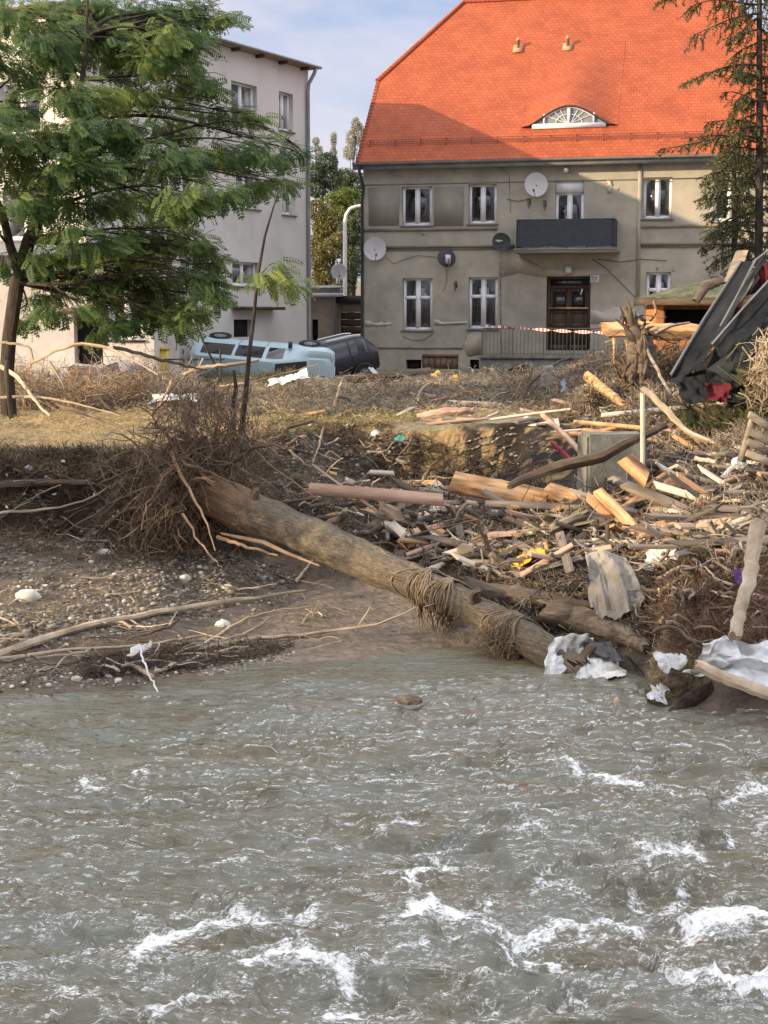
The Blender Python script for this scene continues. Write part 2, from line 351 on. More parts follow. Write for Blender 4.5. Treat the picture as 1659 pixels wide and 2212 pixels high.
# ================================================================ river
def arr(*a): return np.concatenate(a)
wx = arr(-np.geomspace(60, 6.1, 24), np.arange(-6, 6, .026), np.geomspace(6.1, 60, 24))
wy = arr(np.linspace(-6, 7.3, 16), np.arange(7.5, 19.5, .026), np.arange(19.6, 25, .15))
WX, WY = np.meshgrid(wx, wy)
fine = np.clip((6.4 - np.abs(WX)) / .4, 0, 1) * np.clip((WY - 7.3) / .3, 0, 1)
CR = [  # crests: picture polyline, half width px, strength, rise
 ([(1212,1652),(1260,1672),(1310,1690),(1375,1702)], 9, 1.0, .05), ([(1400,1708),(1470,1722),(1530,1722)], 5, .6, .03), ([(1570,1722),(1620,1704),(1700,1702)], 8, .8, .04),
 ([(1568,1805),(1600,1830),(1660,1838)], 8, .9, .04), ([(878,1905),(895,1885),(930,1872),(975,1880)], 9, .95, .05), ([(1392,1895),(1420,1865),(1480,1862),(1550,1885)], 8, .9, .05),
 ([(1375,1925),(1420,1945),(1480,1925)], 9, .75, .03), ([(1040,1950),(1080,1938),(1150,1936)], 8, .8, .03), ([(862,2015),(895,1985),(935,1965),(985,1985),(1040,2005)], 14, 1.2, .09),
 ([(1040,2008),(1120,2015),(1180,2008),(1240,2000)], 9, .9, .05), ([(1250,2005),(1300,1985),(1370,2005)], 11, .85, .05),
 ([(315,2085),(360,2055),(420,2030),(490,2005)], 16, 1.25, .10), ([(470,1975),(520,1960),(560,1990),(590,2005)], 12, .9, .05), ([(540,2115),(600,2100),(660,2110),(755,2140)], 12, 1.15, .08),
 ([(615,1972),(650,1982),(695,1975)], 8, .85, .03), ([(1158,2042),(1200,2065),(1250,2090)], 10, 1.0, .06), ([(1410,2092),(1480,2105),(1560,2120),(1680,2135)], 15, 1.2, .10),
 ([(1480,2010),(1530,1975),(1600,1975),(1700,1995)], 18, 1.2, .09), ([(1590,2180),(1640,2160),(1700,2170)], 16, 1.1, .06), ([(980,2045),(1050,2050),(1110,2065)], 8, .75, .04),
 ([(335,2212),(400,2192),(450,2185)], 10, .9, .04), ([(700,2195),(770,2188),(800,2200)], 9, .85, .03), ([(178,1682),(230,1690)], 6, .8, .03), ([(300,1668),(318,1660),(330,1672)], 5, .75, .03),
 ([(0,1670),(40,1680)], 6, .6, .02), ([(620,2060),(660,2075)], 8, .7, .03), ([(945,2160),(1000,2140),(1050,2150)], 8, .7, .03), ([(1390,2050),(1440,2040),(1500,2050)], 8, .7, .03),
 ([(560,1700),(640,1688),(720,1692)], 4, .5, .02), ([(780,1690),(860,1700),(960,1712)], 4, .45, .03), ([(0,2130),(60,2120),(130,2135)], 9, .5, .04), ([(130,1840),(190,1850)], 6, .4, .02),
 ([(1640,1790),(1700,1780)], 6, .6, .02), ([(1480,1790),(1530,1800)], 5, .45, .02), ([(760,1960),(800,1950)], 5, .4, .02), ([(60,2010),(100,2020)], 6, .45, .02), ([(1030,2195),(1060,2205)], 8, .7, .02),
]
_r = np.random.default_rng(21)
for _ in range(34):
    x_ = _r.uniform(150, 1659) if _r.random() < .45 else _r.uniform(850, 1700); y_ = _r.uniform(1780, 2215); l_ = _r.uniform(20, 60); a_ = _r.uniform(-.35, .35); CR.append(([(x_ - l_, y_ - a_ * l_ + 5), (x_, y_ - 6), (x_ + l_, y_ + a_ * l_ + 4)], _r.uniform(3, 7), _r.uniform(.45, .85), _r.uniform(.015, .045)))
foam = np.zeros(WX.shape); rise = np.zeros(WX.shape)
wob = fbm(WX * 3.2, WY * 3.2, None, 4); 
for pts, hw, st, up in CR:
    q = np.array([tuple(atz(x, y, 0))[:2] for x, y in pts]); Yc = q[:, 1].mean(); sx = hw / pxm(Yc) * 1.35
    lo = q.min(0) - .9; hi = q.max(0) + .9
    sel = (WX > lo[0]) & (WX < hi[0]) & (WY > lo[1]) & (WY < hi[1])
    if not sel.any(): continue
    x = WX[sel] + .10 * wob[sel]; y = WY[sel] + .14 * wob[sel]; d = np.full(x.shape, 9.0); sd = np.zeros(x.shape)
    for a, b in zip(q[:-1], q[1:]):
        ab = b - a; t = np.clip(((x - a[0]) * ab[0] + (y - a[1]) * ab[1]) / (ab @ ab), 0, 1)
        ex = (x - a[0] - t * ab[0]); ey = (y - a[1] - t * ab[1]) / 2.1; dd = np.hypot(ex, ey)
        k = dd < d; d[k] = dd[k]; sd[k] = ey[k]
    foam[sel] = np.maximum(foam[sel], 1.15 * st * np.exp(-(np.maximum(d - sx * .25, 0) / (sx * 1.0)) ** 2))
    foam[sel] = np.maximum(foam[sel], .46 * st * np.exp(-(d / (sx * 3.6)) ** 2))
    rise[sel] = np.maximum(rise[sel], up * 1.1 * np.exp(-(d / .22) ** 2)) - 0 * sd
    rise[sel] -= up * .35 * np.exp(-((d - .35) / .2) ** 2)
near = np.clip((18 - WY) / 5, .16, 1) * (.55 + .45 * np.clip((WX + 2.5) / 4, 0, 1) + .25 * np.clip((10.5 - WY) / 2, 0, 1))
rdg = lambda a, b: 1 - 2.2 * np.abs(vnoise(a, b))
h = .105 * fbm(WX * .6 + .5 * wob, WY * 1.25, None, 3) + .036 * rdg(WX * .62 + .7 * wob, WY * 2.3 + .6 * wob) + .020 * rdg(WX * 1.4 + wob + 7, WY * 6.2 + 1.0 * wob) + .010 * rdg(WX * 2.8 + 1.2 * wob, WY * 14 + 1.6 * wob) + .012 * fbm(WX * 7, WY * 16, None, 3)
hz = h * near * 1.7 + .010 * fbm(WX * 4, WY * 17, None, 3) + rise * .9
brk = fbm(WX * 16, WY * 20, None, 4)
hz += np.clip(foam, 0, 1) * .020 * brk + .010 * np.clip(foam, 0, 1) * fbm(WX * 37, WY * 37, None, 2)
scat = np.clip(fbm(WX * 2.0 + 9, WY * 3.6, None, 4) * 1.7 - .38, 0, .36) * np.clip((13.5 - WY) / 4, 0, 1)
lace = np.clip(rdg(WX * 3.1 + 1.6 * wob, WY * 6.2 + 2 * wob) - .50, 0, .5) * 1.0 * np.clip((13.5 - WY) / 4, 0, 1) * np.clip(.55 + .9 * fbm(WX * .7 + 3, WY * .9, None, 3) + .25 * (WX > .5), 0, 1)
foam = np.maximum(np.maximum(foam, scat), lace)
hz *= fine * .98 + .02; hz -= .02
wm = MB(); wm.grid(np.stack([WX, WY, hz], -1), c=np.clip(foam * fine, 0, 1.3))
def water_mat():
    m = bpy.data.materials.new('river_water'); m.use_nodes = True; t = m.node_tree; N = t.nodes; L = t.links.new; N.remove(N['Principled BSDF'])
    tc = N.new('ShaderNodeTexCoord')
    def mapn(sc): q = N.new('ShaderNodeMapping'); q.inputs['Scale'].default_value = sc; L(tc.outputs['Object'], q.inputs[0]); return q.outputs[0]
    def noise(vec, sc, de, ro=.55, di=0): q = N.new('ShaderNodeTexNoise'); q.inputs['Scale'].default_value = sc; q.inputs['Detail'].default_value = de; q.inputs['Roughness'].default_value = ro; q.inputs['Distortion'].default_value = di; L(vec, q.inputs['Vector']); return q.outputs['Fac']
    n = noise(mapn((1, 2.6, 1)), .55, 6, .6, .8)
    r = N.new('ShaderNodeValToRGB'); e = r.color_ramp.elements; e[0].position = .36; e[0].color = (.112, .094, .052, 1); e[1].position = .64; e[1].color = (.134, .138, .106, 1)
    L(n, r.inputs[0])
    at_ = N.new('ShaderNodeAttribute'); at_.attribute_name = 'tone'
    v = noise(mapn((1, 1.8, 1)), 21, 8, .74, .5)
    v2 = N.new('ShaderNodeMath'); v2.operation = 'MULTIPLY_ADD'; L(v, v2.inputs[0]); v2.inputs[1].default_value = 4.8; v2.inputs[2].default_value = -2.4
    ad = N.new('ShaderNodeMath'); ad.operation = 'ADD'; L(at_.outputs['Fac'], ad.inputs[0]); L(v2.outputs[0], ad.inputs[1])
    ms = N.new('ShaderNodeMapRange'); ms.inputs['From Min'].default_value = .36; ms.inputs['From Max'].default_value = 1.4; ms.interpolation_type = 'SMOOTHSTEP'; L(ad.outputs[0], ms.inputs[0])
    mr2 = N.new('ShaderNodeMapRange'); mr2.inputs['From Min'].default_value = .05; mr2.inputs['From Max'].default_value = .3; L(at_.outputs['Fac'], mr2.inputs[0])
    ml = N.new('ShaderNodeMath'); ml.operation = 'MULTIPLY'; L(ms.outputs[0], ml.inputs[0]); L(mr2.outputs[0], ml.inputs[1])
    # turbid body: light scattered back from below the surface does not follow the ripples
    up = N.new('ShaderNodeCombineXYZ'); up.inputs[2].default_value = 1
    geo = N.new('ShaderNodeNewGeometry'); mixn = N.new('ShaderNodeMix'); mixn.data_type = 'VECTOR'; mixn.inputs['Factor'].default_value = .22; L(up.outputs[0], mixn.inputs['A']); L(geo.outputs['Normal'], mixn.inputs['B'])
    body = N.new('ShaderNodeBsdfDiffuse'); L(r.outputs[0], body.inputs['Color']); L(mixn.outputs['Result'], body.inputs['Normal'])
    n3 = noise(mapn((.5, 2.6, 1)), 3.6, 5, .56, .9)
    bu = N.new('ShaderNodeBump'); bu.inputs['Strength'].default_value = .9; bu.inputs['Distance'].default_value = .10; L(n3, bu.inputs['Height'])
    n4 = noise(mapn((.9, 3.8, 1)), 10, 4, .6, .6)
    bu2 = N.new('ShaderNodeBump'); bu2.inputs['Strength'].default_value = .3; bu2.inputs['Distance'].default_value = .014; L(n4, bu2.inputs['Height']); L(bu.outputs[0], bu2.inputs['Normal'])
    gl = N.new('ShaderNodeBsdfGlossy'); gl.inputs['Roughness'].default_value = .06; gl.inputs['Color'].default_value = (.97, .98, 1, 1); L(bu2.outputs[0], gl.inputs['Normal'])
    fr = N.new('ShaderNodeFresnel'); fr.inputs[0].default_value = 1.55; L(bu2.outputs[0], fr.inputs['Normal'])
    sf = N.new('ShaderNodeMixShader'); L(fr.outputs[0], sf.inputs[0]); L(body.outputs[0], sf.inputs[1]); L(gl.outputs[0], sf.inputs[2])
    bf_ = N.new('ShaderNodeBump'); bf_.inputs['Strength'].default_value = .6; bf_.inputs['Distance'].default_value = .02; L(v, bf_.inputs['Height'])
    fo = N.new('ShaderNodeBsdfDiffuse'); fo.inputs['Color'].default_value = (.86, .88, .87, 1); L(bf_.outputs[0], fo.inputs['Normal'])
    mx = N.new('ShaderNodeMixShader'); L(ml.outputs[0], mx.inputs[0]); L(sf.outputs[0], mx.inputs[1]); L(fo.outputs[0], mx.inputs[2]); L(mx.outputs[0], N['Material Output'].inputs[0])
    return m
wm.build('river_water', water_mat(), smooth=True, kind='structure')
# ================================================================ buildings
M['render_wall'] = mat('weathered_render', [(.235,.222,.188), (.345,.322,.265), (.44,.403,.318)], .8, .92, .35, bscale=25, nrough=.68, detail=10)
M['render_panel'] = mat('rough_render', [(.24,.225,.19), (.31,.285,.235)], 3, .95, .6, bscale=30, nrough=.7)
M['plaster_pale'] = mat('pale_plaster', [(.40,.375,.32), (.48,.455,.395)], 7, .9, .2)
M['plaster_tan'] = mat('tan_plaster', [(.34,.30,.235), (.40,.355,.28)], 7, .9, .2)
M['trim'] = mat('stained_trim', [(.17,.15,.12), (.29,.255,.19)], 1.2, .9, .3)
M['white_frame'] = flat('white_frame', (.74, .75, .76), .4)
M['glass'] = mat('window_glass', [(.012,.015,.018), (.03,.035,.04)], .6, .06, 0, spec=.9)
M['dark'] = flat('dark_interior', (.018, .017, .018), .9)
M['curtain'] = mat('curtain', [(.22,.24,.26), (.42,.44,.46)], 2, .9, .2, stretch=(14,1,1))
M['zinc'] = mat('zinc_metal', [(.16,.165,.17), (.26,.265,.27)], 2, .5, .2, spec=.5)
M['dark_metal'] = flat('dark_metal', (.03, .032, .036), .5, .4)
M['pale_wall'] = mat('pale_pink_render', [(.43,.415,.395), (.56,.545,.515), (.62,.60,.57)], .35, .93, .2, bscale=20, nrough=.65, detail=9)
M['brown_wood'] = mat('brown_door_wood', [(.045,.028,.02), (.10,.065,.048)], 4, .6, .3, stretch=(4,4,.6))
M['netting'] = mat('grey_netting', [(.035,.042,.05), (.05,.058,.068)], 6, .8, .5, bscale=60)
M['dish_white'] = flat('dish_white', (.62, .62, .64), .5)
M['dish_grey'] = flat('dish_grey', (.07, .078, .088), .5)
M['rust'] = mat('rusty_iron', [(.07,.045,.03), (.17,.12,.08)], 9, .8, .4)
def tile_mat(name, c0, c1):
    m = mat(name, [c0, c1], 1.2, .75, .2); t = m.node_tree; N = t.nodes; L = t.links.new; b = N['Principled BSDF']
    u = N.new('ShaderNodeUVMap'); br = N.new('ShaderNodeTexBrick'); L(u.outputs[0], br.inputs['Vector'])
    br.inputs['Scale'].default_value = 1; br.inputs['Brick Width'].default_value = .19; br.inputs['Row Height'].default_value = .165; br.inputs['Mortar Size'].default_value = .012
    br.inputs['Mortar Smooth'].default_value = .6; br.inputs['Color1'].default_value = (1,1,1,1); br.inputs['Color2'].default_value = (.84,.81,.80,1); br.inputs['Mortar'].default_value = (.60,.55,.53,1)
    mu = N.new('ShaderNodeMix'); mu.data_type = 'RGBA'; mu.blend_type = 'MULTIPLY'; mu.inputs['Factor'].default_value = 1
    src = b.inputs['Base Color'].links[0].from_socket; L(src, mu.inputs['A']); L(br.outputs['Color'], mu.inputs['B']); L(mu.outputs['Result'], b.inputs['Base Color'])
    # saw-tooth rows: every tile tips up at its lower edge
    sx = N.new('ShaderNodeSeparateXYZ'); L(u.outputs[0], sx.inputs[0]); dv = N.new('ShaderNodeMath'); dv.operation = 'DIVIDE'; dv.inputs[1].default_value = .165; L(sx.outputs[1], dv.inputs[0])
    fr = N.new('ShaderNodeMath'); fr.operation = 'FRACT'; L(dv.outputs[0], fr.inputs[0]); iv = N.new('ShaderNodeMath'); iv.operation = 'SUBTRACT'; iv.inputs[0].default_value = 1; L(fr.outputs[0], iv.inputs[1])
    ml = N.new('ShaderNodeMath'); ml.operation = 'ADD'; L(iv.outputs[0], ml.inputs[0]); L(br.outputs['Fac'], ml.inputs[1]); ml.operation = 'SUBTRACT'
    bu = N.new('ShaderNodeBump'); bu.inputs['Strength'].default_value = .38; bu.inputs['Distance'].default_value = .03; L(ml.outputs[0], bu.inputs['Height']); L(bu.outputs[0], b.inputs['Normal'])
    return m
M['tiles'] = tile_mat('orange_clay_tiles', (.31, .070, .028), (.43, .104, .040))

class Facade:
    """local frame on a wall plane: x along the wall, y into the building, z up from GZ"""
    def __init__(s, p0, d, gz):
        s.d = Vector((d[0], d[1], 0)).normalized(); s.p0 = Vector((p0[0], p0[1], gz)); s.n = Vector((-s.d.y, s.d.x, 0)); s.rz = math.atan2(s.d.y, s.d.x)
    def px(s, x, y, depth=0.0):
        r = ray(x, y); o = Vector((0, 0, CAMZ)); t = ((s.p0 + s.n * depth - o).dot(s.n)) / r.dot(s.n); p = o + r * t - s.p0
        return p.dot(s.d), p.z
    def rect(s, x0, y0, x1, y1, depth=0.0):
        ym = (y0 + y1) / 2; xm = (x0 + x1) / 2
        return s.px(x0, ym, depth)[0], s.px(x1, ym, depth)[0], s.px(xm, y1, depth)[1], s.px(xm, y0, depth)[1]
def wall_holes(mb, u0, u1, w0, w1, holes, y0=0.0, th=.4):
    us = sorted({u0, u1, *[h[0] for h in holes], *[h[1] for h in holes]}); ws = sorted({w0, w1, *[h[2] for h in holes], *[h[3] for h in holes]})
    us = [u for u in us if u0 <= u <= u1]; ws = [q for q in ws if w0 <= q <= w1]
    for a, b in zip(us[:-1], us[1:]):
        for c, d in zip(ws[:-1], ws[1:]):
            um, wm_ = (a + b) / 2, (c + d) / 2
            if any(h[0] < um < h[1] and h[2] < wm_ < h[3] for h in holes): continue
            mb.add([(a,y0,c),(b,y0,c),(b,y0,d),(a,y0,d)], [[0,1,2,3]])
    for a, b, c, d in holes:
        y1 = y0 + th
        mb.add([(a,y0,c),(b,y0,c),(b,y1,c),(a,y1,c),(a,y0,d),(b,y0,d),(b,y1,d),(a,y1,d)], [[0,3,2,1],[4,5,6,7],[0,4,7,3],[1,2,6,5]])
def window(par, r, kind='double', curtain=0, y=.13, sillmat=None, inner=True, label=None, blind=0):
    a, b, c, d = r; f = .07; m = MB(); t = .06
    m.bx(a, a+f, y, y+t, c, d); m.bx(b-f, b, y, y+t, c, d); m.bx(a+f, b-f, y, y+t, c, c+f); m.bx(a+f, b-f, y, y+t, d-f, d)
    mid = (a + b) / 2
    if kind != 'single': m.bx(mid-.06, mid+.06, y-.012, y+t, c+f, d-f)
    if kind == 'cross':
        h = d - (d - c) * .37
        m.bx(a+f, mid-.06, y-.006, y+t, h-.06, h+.06); m.bx(mid+.06, b-f, y-.006, y+t, h-.06, h+.06)
    # sash edges
    for q0, q1 in ([(a+f, mid-.06), (mid+.06, b-f)] if kind != 'single' else [(a+f, b-f)]):
        m.bx(q0, q0+.03, y+.01, y+t-.01, c+f, d-f); m.bx(q1-.03, q1, y+.01, y+t-.01, c+f, d-f); m.bx(q0+.03, q1-.03, y+.01, y+t-.01, c+f, c+f+.03)
    w_ = m.build('window', M['white_frame'], par, label=label)
    MB().bx(a+.03, b-.03, y+.025, y+.033, c+.03, d-.03).build('pane', GLASS, w_)
    if curtain:
        n = 40; x = np.linspace(a+f, b-f, n); zt, zb = d-.05, d-(d-c)*curtain
        g = np.empty((2, n, 3)); g[:, :, 0] = x; g[:, :, 1] = y + .10 + .025 * np.sin(x * 60); g[0, :, 2] = zt; g[1, :, 2] = zb + .05 * np.sin(x * 22)
        MB().grid(g).build('curtain', M['curtain'], w_)
    if blind: MB().bx(a+f, b-f, y+.09, y+.1, d-(d-c)*blind, d-.04).build('blind', M['curtain'], w_)
    MB().bx(a-.03, b+.03, y+.28, y+.30, c-.03, d+.03).build('room_shade', M['dark'], w_)
    MB().bx(a-.06, b+.06, -.07, y, c-.05, c-.003).build('sill', sillmat or M['zinc'], w_)
    return w_
def glass_mat():
    m = bpy.data.materials.new('clear_pane'); m.use_nodes = True; t = m.node_tree; N = t.nodes; L = t.links.new; N.remove(N['Principled BSDF'])
    tr = N.new('ShaderNodeBsdfTransparent'); tr.inputs[0].default_value = (.75, .78, .78, 1); gl = N.new('ShaderNodeBsdfGlossy'); gl.inputs['Roughness'].default_value = .03
    fr = N.new('ShaderNodeFresnel'); fr.inputs[0].default_value = 1.5; mu = N.new('ShaderNodeMath'); mu.operation = 'MULTIPLY_ADD'; mu.inputs[1].default_value = 1.3; mu.inputs[2].default_value = .03
    ms = N.new('ShaderNodeMixShader'); L(fr.outputs[0], mu.inputs[0]); L(mu.outputs[0], ms.inputs[0]); L(tr.outputs[0], ms.inputs[1]); L(gl.outputs[0], ms.inputs[2]); L(ms.outputs[0], N['Material Output'].inputs[0])
    return m
GLASS = glass_mat()
GZ = 2.2
# ---------------- tenement house
A0 = at(785, 700, 53.0)
HF = Facade(A0, (.974, -.225), GZ)
house = thing('tenement_house', 'two storey house of stained grey beige render with a big orange tiled roof', 'house', tuple(HF.p0), HF.rz)
WU = 2 * HF.px(1228, 600)[0]                   # width, symmetric about the door
EV = HF.px(900, 352)[1] + .02                  # top of wall
wins_up = [HF.rect(868,403,933,487), HF.rect(1012,398,1073,483)]
wins_lo = [HF.rect(870,601,934,713), HF.rect(1012,599,1075,710)]
mir = lambda r: (WU - r[1], WU - r[0], r[2], r[3])
wins_up_r = [HF.rect(1389,383,1452,472)]; wins_up_r.append(mir(wins_up[0]))
wins_lo_r = [HF.rect(1395,588,1448,690)]; wins_lo_r.append(mir(wins_lo[0]))
balc_door = HF.rect(1199,389,1261,520); door = HF.rect(1180,597,1275,757)
bas = [HF.rect(877,777,910,797), HF.rect(1015,777,1035,797)]; hatch = HF.rect(912,765,990,797)
holes = wins_up + wins_lo + wins_up_r + wins_lo_r + [balc_door, door] + bas + [hatch]
DEP = 12.0
wl = MB(); wall_holes(wl, 0, WU, -.6, EV, holes)
wl.add([(0,0,-.6),(0,DEP,-.6),(0,DEP,EV),(0,0,EV)], [[0,3,2,1]]); wl.add([(WU,0,-.6),(WU,DEP,-.6),(WU,DEP,EV),(WU,0,EV)], [[0,1,2,3]])
wl.add([(0,DEP,-.6),(WU,DEP,-.6),(WU,DEP,EV),(0,DEP,EV)], [[0,3,2,1]]); wl.add([(0,.4,EV),(WU,.4,EV),(WU,DEP,EV),(0,DEP,EV)], [[0,1,2,3]])
# roof: pitch from the verge kink (815,175), then half hip
OH = .42
va = HF.px(770, 343, -OH)
ug = va[0]                                      # gable plane (overhang)
ew = HF.px(1000, 345, -OH)[1]                   # eave edge height above GZ
def on_gable(x, y):
    r = ray(x, y); o = Vector((0, 0, CAMZ)); t = (HF.p0 + HF.d * ug - o).dot(HF.d) / r.dot(HF.d); p = o + r * t - HF.p0; return p.dot(HF.n), p.z
kv, kw = on_gable(815, 175)
pitch = math.atan2(kw - ew, kv + OH)
pitch = min(max(pitch, R(38)), R(52)); tp = math.tan(pitch)
# second point of the hip line on the roof plane
def on_roof(x, y):
    r = ray(x, y); o = Vector((0, 0, CAMZ)); nn_ = (HF.n * -math.sin(pitch) + Vector((0, 0, 1)) * math.cos(pitch)); p0 = HF.p0 - HF.n * OH + Vector((0, 0, ew))
    t = (p0 - o).dot(nn_) / r.dot(nn_); p = o + r * t - HF.p0; return p.dot(HF.d), p.dot(HF.n), p.z
hu, hv, hw_ = on_roof(1008, 0)
ku, kv, kw = on_roof(815, 175)
RV = DEP / 2                                     # ridge
RW = ew + (RV + OH) * tp
ru = ug + (hu - ug) * (RV - kv) / (hv - kv)
print('roof pitch', math.degrees(pitch), 'kink', ku, kv, kw, 'hip', hu, hv, hw_, 'ridge', ru, RW, 'W', WU, 'EV', EV, 'ew', ew, 'ug', ug)
wl.add([(0,0,EV),(0,DEP,EV),(0,DEP-kv,kw-.1),(0,kv,kw-.1)], [[0,3,2,1]]); wl.add([(WU,0,EV),(WU,DEP,EV),(WU,DEP-kv,kw-.1),(WU,kv,kw-.1)], [[0,1,2,3]])
wl.build('wall', M['render_wall'], house)
sl_ = lambda v: (v + OH) / math.cos(pitch)
rf = MB(); ur = WU - ug; TH = .10
def rpt(u, v, dz=0): return (u, v, ew + (v + OH) * tp + dz)
# front slope, split so the verge kink and hips are exact
# front polygon
poly = [rpt(ug,-OH), rpt(ur,-OH), rpt(ur,kv), rpt(WU-ru,RV), rpt(ru,RV), rpt(ug,kv)]
rf.add(poly, [[0,1,2,3,4,5]], uv=[(p[0], sl_(p[1])) for p in poly])
pb = [(p[0], DEP - p[1], p[2]) for p in poly]
rf.add(pb, [[5,4,3,2,1,0]], uv=[(p[0], sl_(DEP - p[1])) for p in pb])
hipl = [poly[5], poly[4], pb[5]]; rf.add(hipl, [[0,1,2]], uv=[(p[1], p[2] * 1.1) for p in hipl])
hipr = [poly[2], pb[2], poly[3]]; rf.add(hipr, [[0,1,2]], uv=[(p[1], p[2] * 1.1) for p in hipr])
und = [(p[0], p[1], p[2] - TH) for p in poly]; rf.add(und, [[5,4,3,2,1,0]])
edge = [0,1,2,3,4,5]
for i in (0, 1, 5):
    j = (i + 1) % 6; rf.add([poly[i], poly[j], und[j], und[i]], [[0,3,2,1]], uv=[(0,0)] * 4)
roof = rf.build('roof', M['tiles'], house)
# ridge and hip caps
cap = MB(); cap.tube([poly[5], poly[4], poly[3], poly[2]], .10, 8); cap.tube([pb[5], poly[4]], .10, 8); cap.build('ridge_tiles', M['tiles'], roof)
vg = MB()
for i in range(24):                              # verge edge tiles
    a = -OH + (kv + OH) * i / 24; b = -OH + (kv + OH) * (i + 1) / 24
    vg.add([rpt(ug-.03,a,.035), rpt(ug+.10,a,.035), rpt(ug+.10,b,.012), rpt(ug-.03,b,.012), rpt(ug-.03,a,-.12), rpt(ug-.03,b,-.12)], [[0,1,2,3],[0,3,5,4]])
vg.build('verge_tiles', M['tiles'], roof)
bf = MB(); bf.add([rpt(ug+.02,-OH,-.02-TH), rpt(ug+.02,kv,-.02-TH), rpt(ug+.02,kv,-.28), rpt(ug+.02,-OH,-.28)], [[0,1,2,3]])
bf.bx(0, WU, -OH+.06, .0, EV-.02, EV+.02)
bf.build('soffit', M['dark_metal'], roof)
# gutter
gt = MB(); th = np.linspace(math.pi, 2 * math.pi, 9); gy = -OH - .08; gz = ew - .03
g = np.array([[(u, gy + .085 * math.cos(a), gz + .085 * math.sin(a)) for a in th] for u in np.linspace(ug - .12, ur + .12, 3)]); gt.grid(g)
g2 = g.copy(); g2[:, :, 2] += .0; g2[:, :, 1] = gy + (g[:, :, 1] - gy) * .85; g2[:, :, 2] = gz + (g[:, :, 2] - gz) * .85; gt.grid(g2[::-1])
gt.bx(ug-.12, ur+.12, -OH-.003, -OH+.05, ew-.26, ew-.05)
gt.build('gutter', M['zinc'], house)
dp = MB(); dp.tube([(ug+.12,gy,gz-.07),(ug+.12,gy+.02,gz-.3),(ug+.2,-.2,gz-.8),(-.02,-.09,gz-1.3),(-.02,-.09,.1)], .055, 8); dp.build('downpipe', M['dark_metal'], house)
# snow guard
sg = MB(); v_ = -OH + (HF.px(1000, 313)[1] - ew) / tp + .0
v_ = on_roof(1000, 313)[1]
for dz in (.10, .17, .24): sg.tube([rpt(ug+.2,v_,dz), rpt(ur-.2,v_,dz)], .012, 4)
for k in range(int((ur - ug) / .9)):
    u = ug + .35 + .9 * k; sg.tube([rpt(u,v_,0), rpt(u,v_,.27)], .018, 4); sg.tube([rpt(u,v_+.25,.0), rpt(u,v_,.25)], .015, 4)
    for q in range(6): sg.tube([rpt(u+.13*(q+1),v_,.09), rpt(u+.13*(q+1),v_,.24)], .008, 3, cap=False)
sg.build('snow_guard', flat('snow_guard_red', (.26, .08, .05), .6), house)
# vent stacks on the roof
for x, y in ((1119, 107), (1226, 103)):
    u, v, z = on_roof(x, y); vp = MB(); vp.lathe([(.0,-.3),(.06,-.3),(.06,.30),(.085,.30),(.085,.34),(.04,.42),(0,.42)], (u, v, z), 14)
    vp.box((u, v-.05, z+.02), (.34, .4, .04), rotm(pitch)); vp.build('vent_pipe', mat('clay_vent', [(.36,.2,.11),(.5,.32,.19)], 5, .8, .1), house)
# eyebrow dormer
dv0 = on_roof(1237, 273)[1]; du0 = on_roof(1128, 275)[0]; du1 = on_roof(1332, 269)[0]; dum = (du0 + du1) / 2; dh = HF.px(1240, 232, dv0)[1] - rpt(0, dv0)[2] + .06
hw2 = (du1 - du0) / 2
def arc(x): return np.where(np.abs(x) < 1, (np.cos(np.abs(x) * math.pi) * .5 + .5) ** .8, 0)
nu, nv = 61, 36; uu = np.linspace(dum - hw2 * 1.02, dum + hw2 * 1.02, nu); LEN = 3.3; vv = dv0 + np.linspace(0, 1, nv) * LEN
U, V = np.meshgrid(uu, vv); s_ = (V - dv0) / LEN
fade = (1 - s_) ** 1.6 * (1 + .9 * s_); base = ew + (V + OH) * tp
Zd = base + dh * arc((U - dum) / hw2) * np.clip(fade, 0, 1) + .012
Vp = V - .0
dg = MB(); dg.grid(np.stack([U, Vp, Zd], -1), uv=np.stack([U, (V + OH) / math.cos(pitch) + .0 * U], -1))
fr_ = np.stack([np.stack([uu, np.full(nu, dv0 - .10), Zd[0] + .005], -1), np.stack([uu, np.full(nu, dv0 + .002), Zd[0] + .005], -1)]); dg.grid(fr_, uv=fr_[:, :, :2])
dr = dg.build('eyebrow_dormer', M['tiles'], house, smooth=True)
lip = MB(); lip.tube([(u, dv0 - .09, z - .03) for u, z in zip(uu[4:-4], Zd[0][4:-4])], .035, 6); lip.build('dormer_edge', M['dark_metal'], dr)
zb = rpt(0, dv0)[2]; fc = MB()
i0 = 6; ztop = lambda k: Zd[0][k] - .05
fc.bx(uu[7], uu[-8], dv0-.10, dv0-.04, zb-.06, zb+.10)
face = [(uu[k], dv0 - .02, max(ztop(k), zb)) for k in range(9, nu - 9)]
fc2 = MB(); fc2.add([(uu[9], dv0 - .02, zb + .0)] + face + [(uu[-10], dv0 - .02, zb + .0)], [list(range(len(face) + 2))[::-1]])
df = fc.build('dormer_window', M['white_frame'], dr); fc2.build('pane', mat('dormer_pane', [(.16,.17,.18),(.24,.26,.27)], 2, .2, 0, spec=.7), df)
fm = MB(); fm.tube([(q[0], q[1] - .03, q[2] - .02) for q in face[5:-5]], .035, 5)
fm.bx(dum-.05, dum+.05, dv0-.09, dv0-.03, zb+.1, zb+dh-.1)
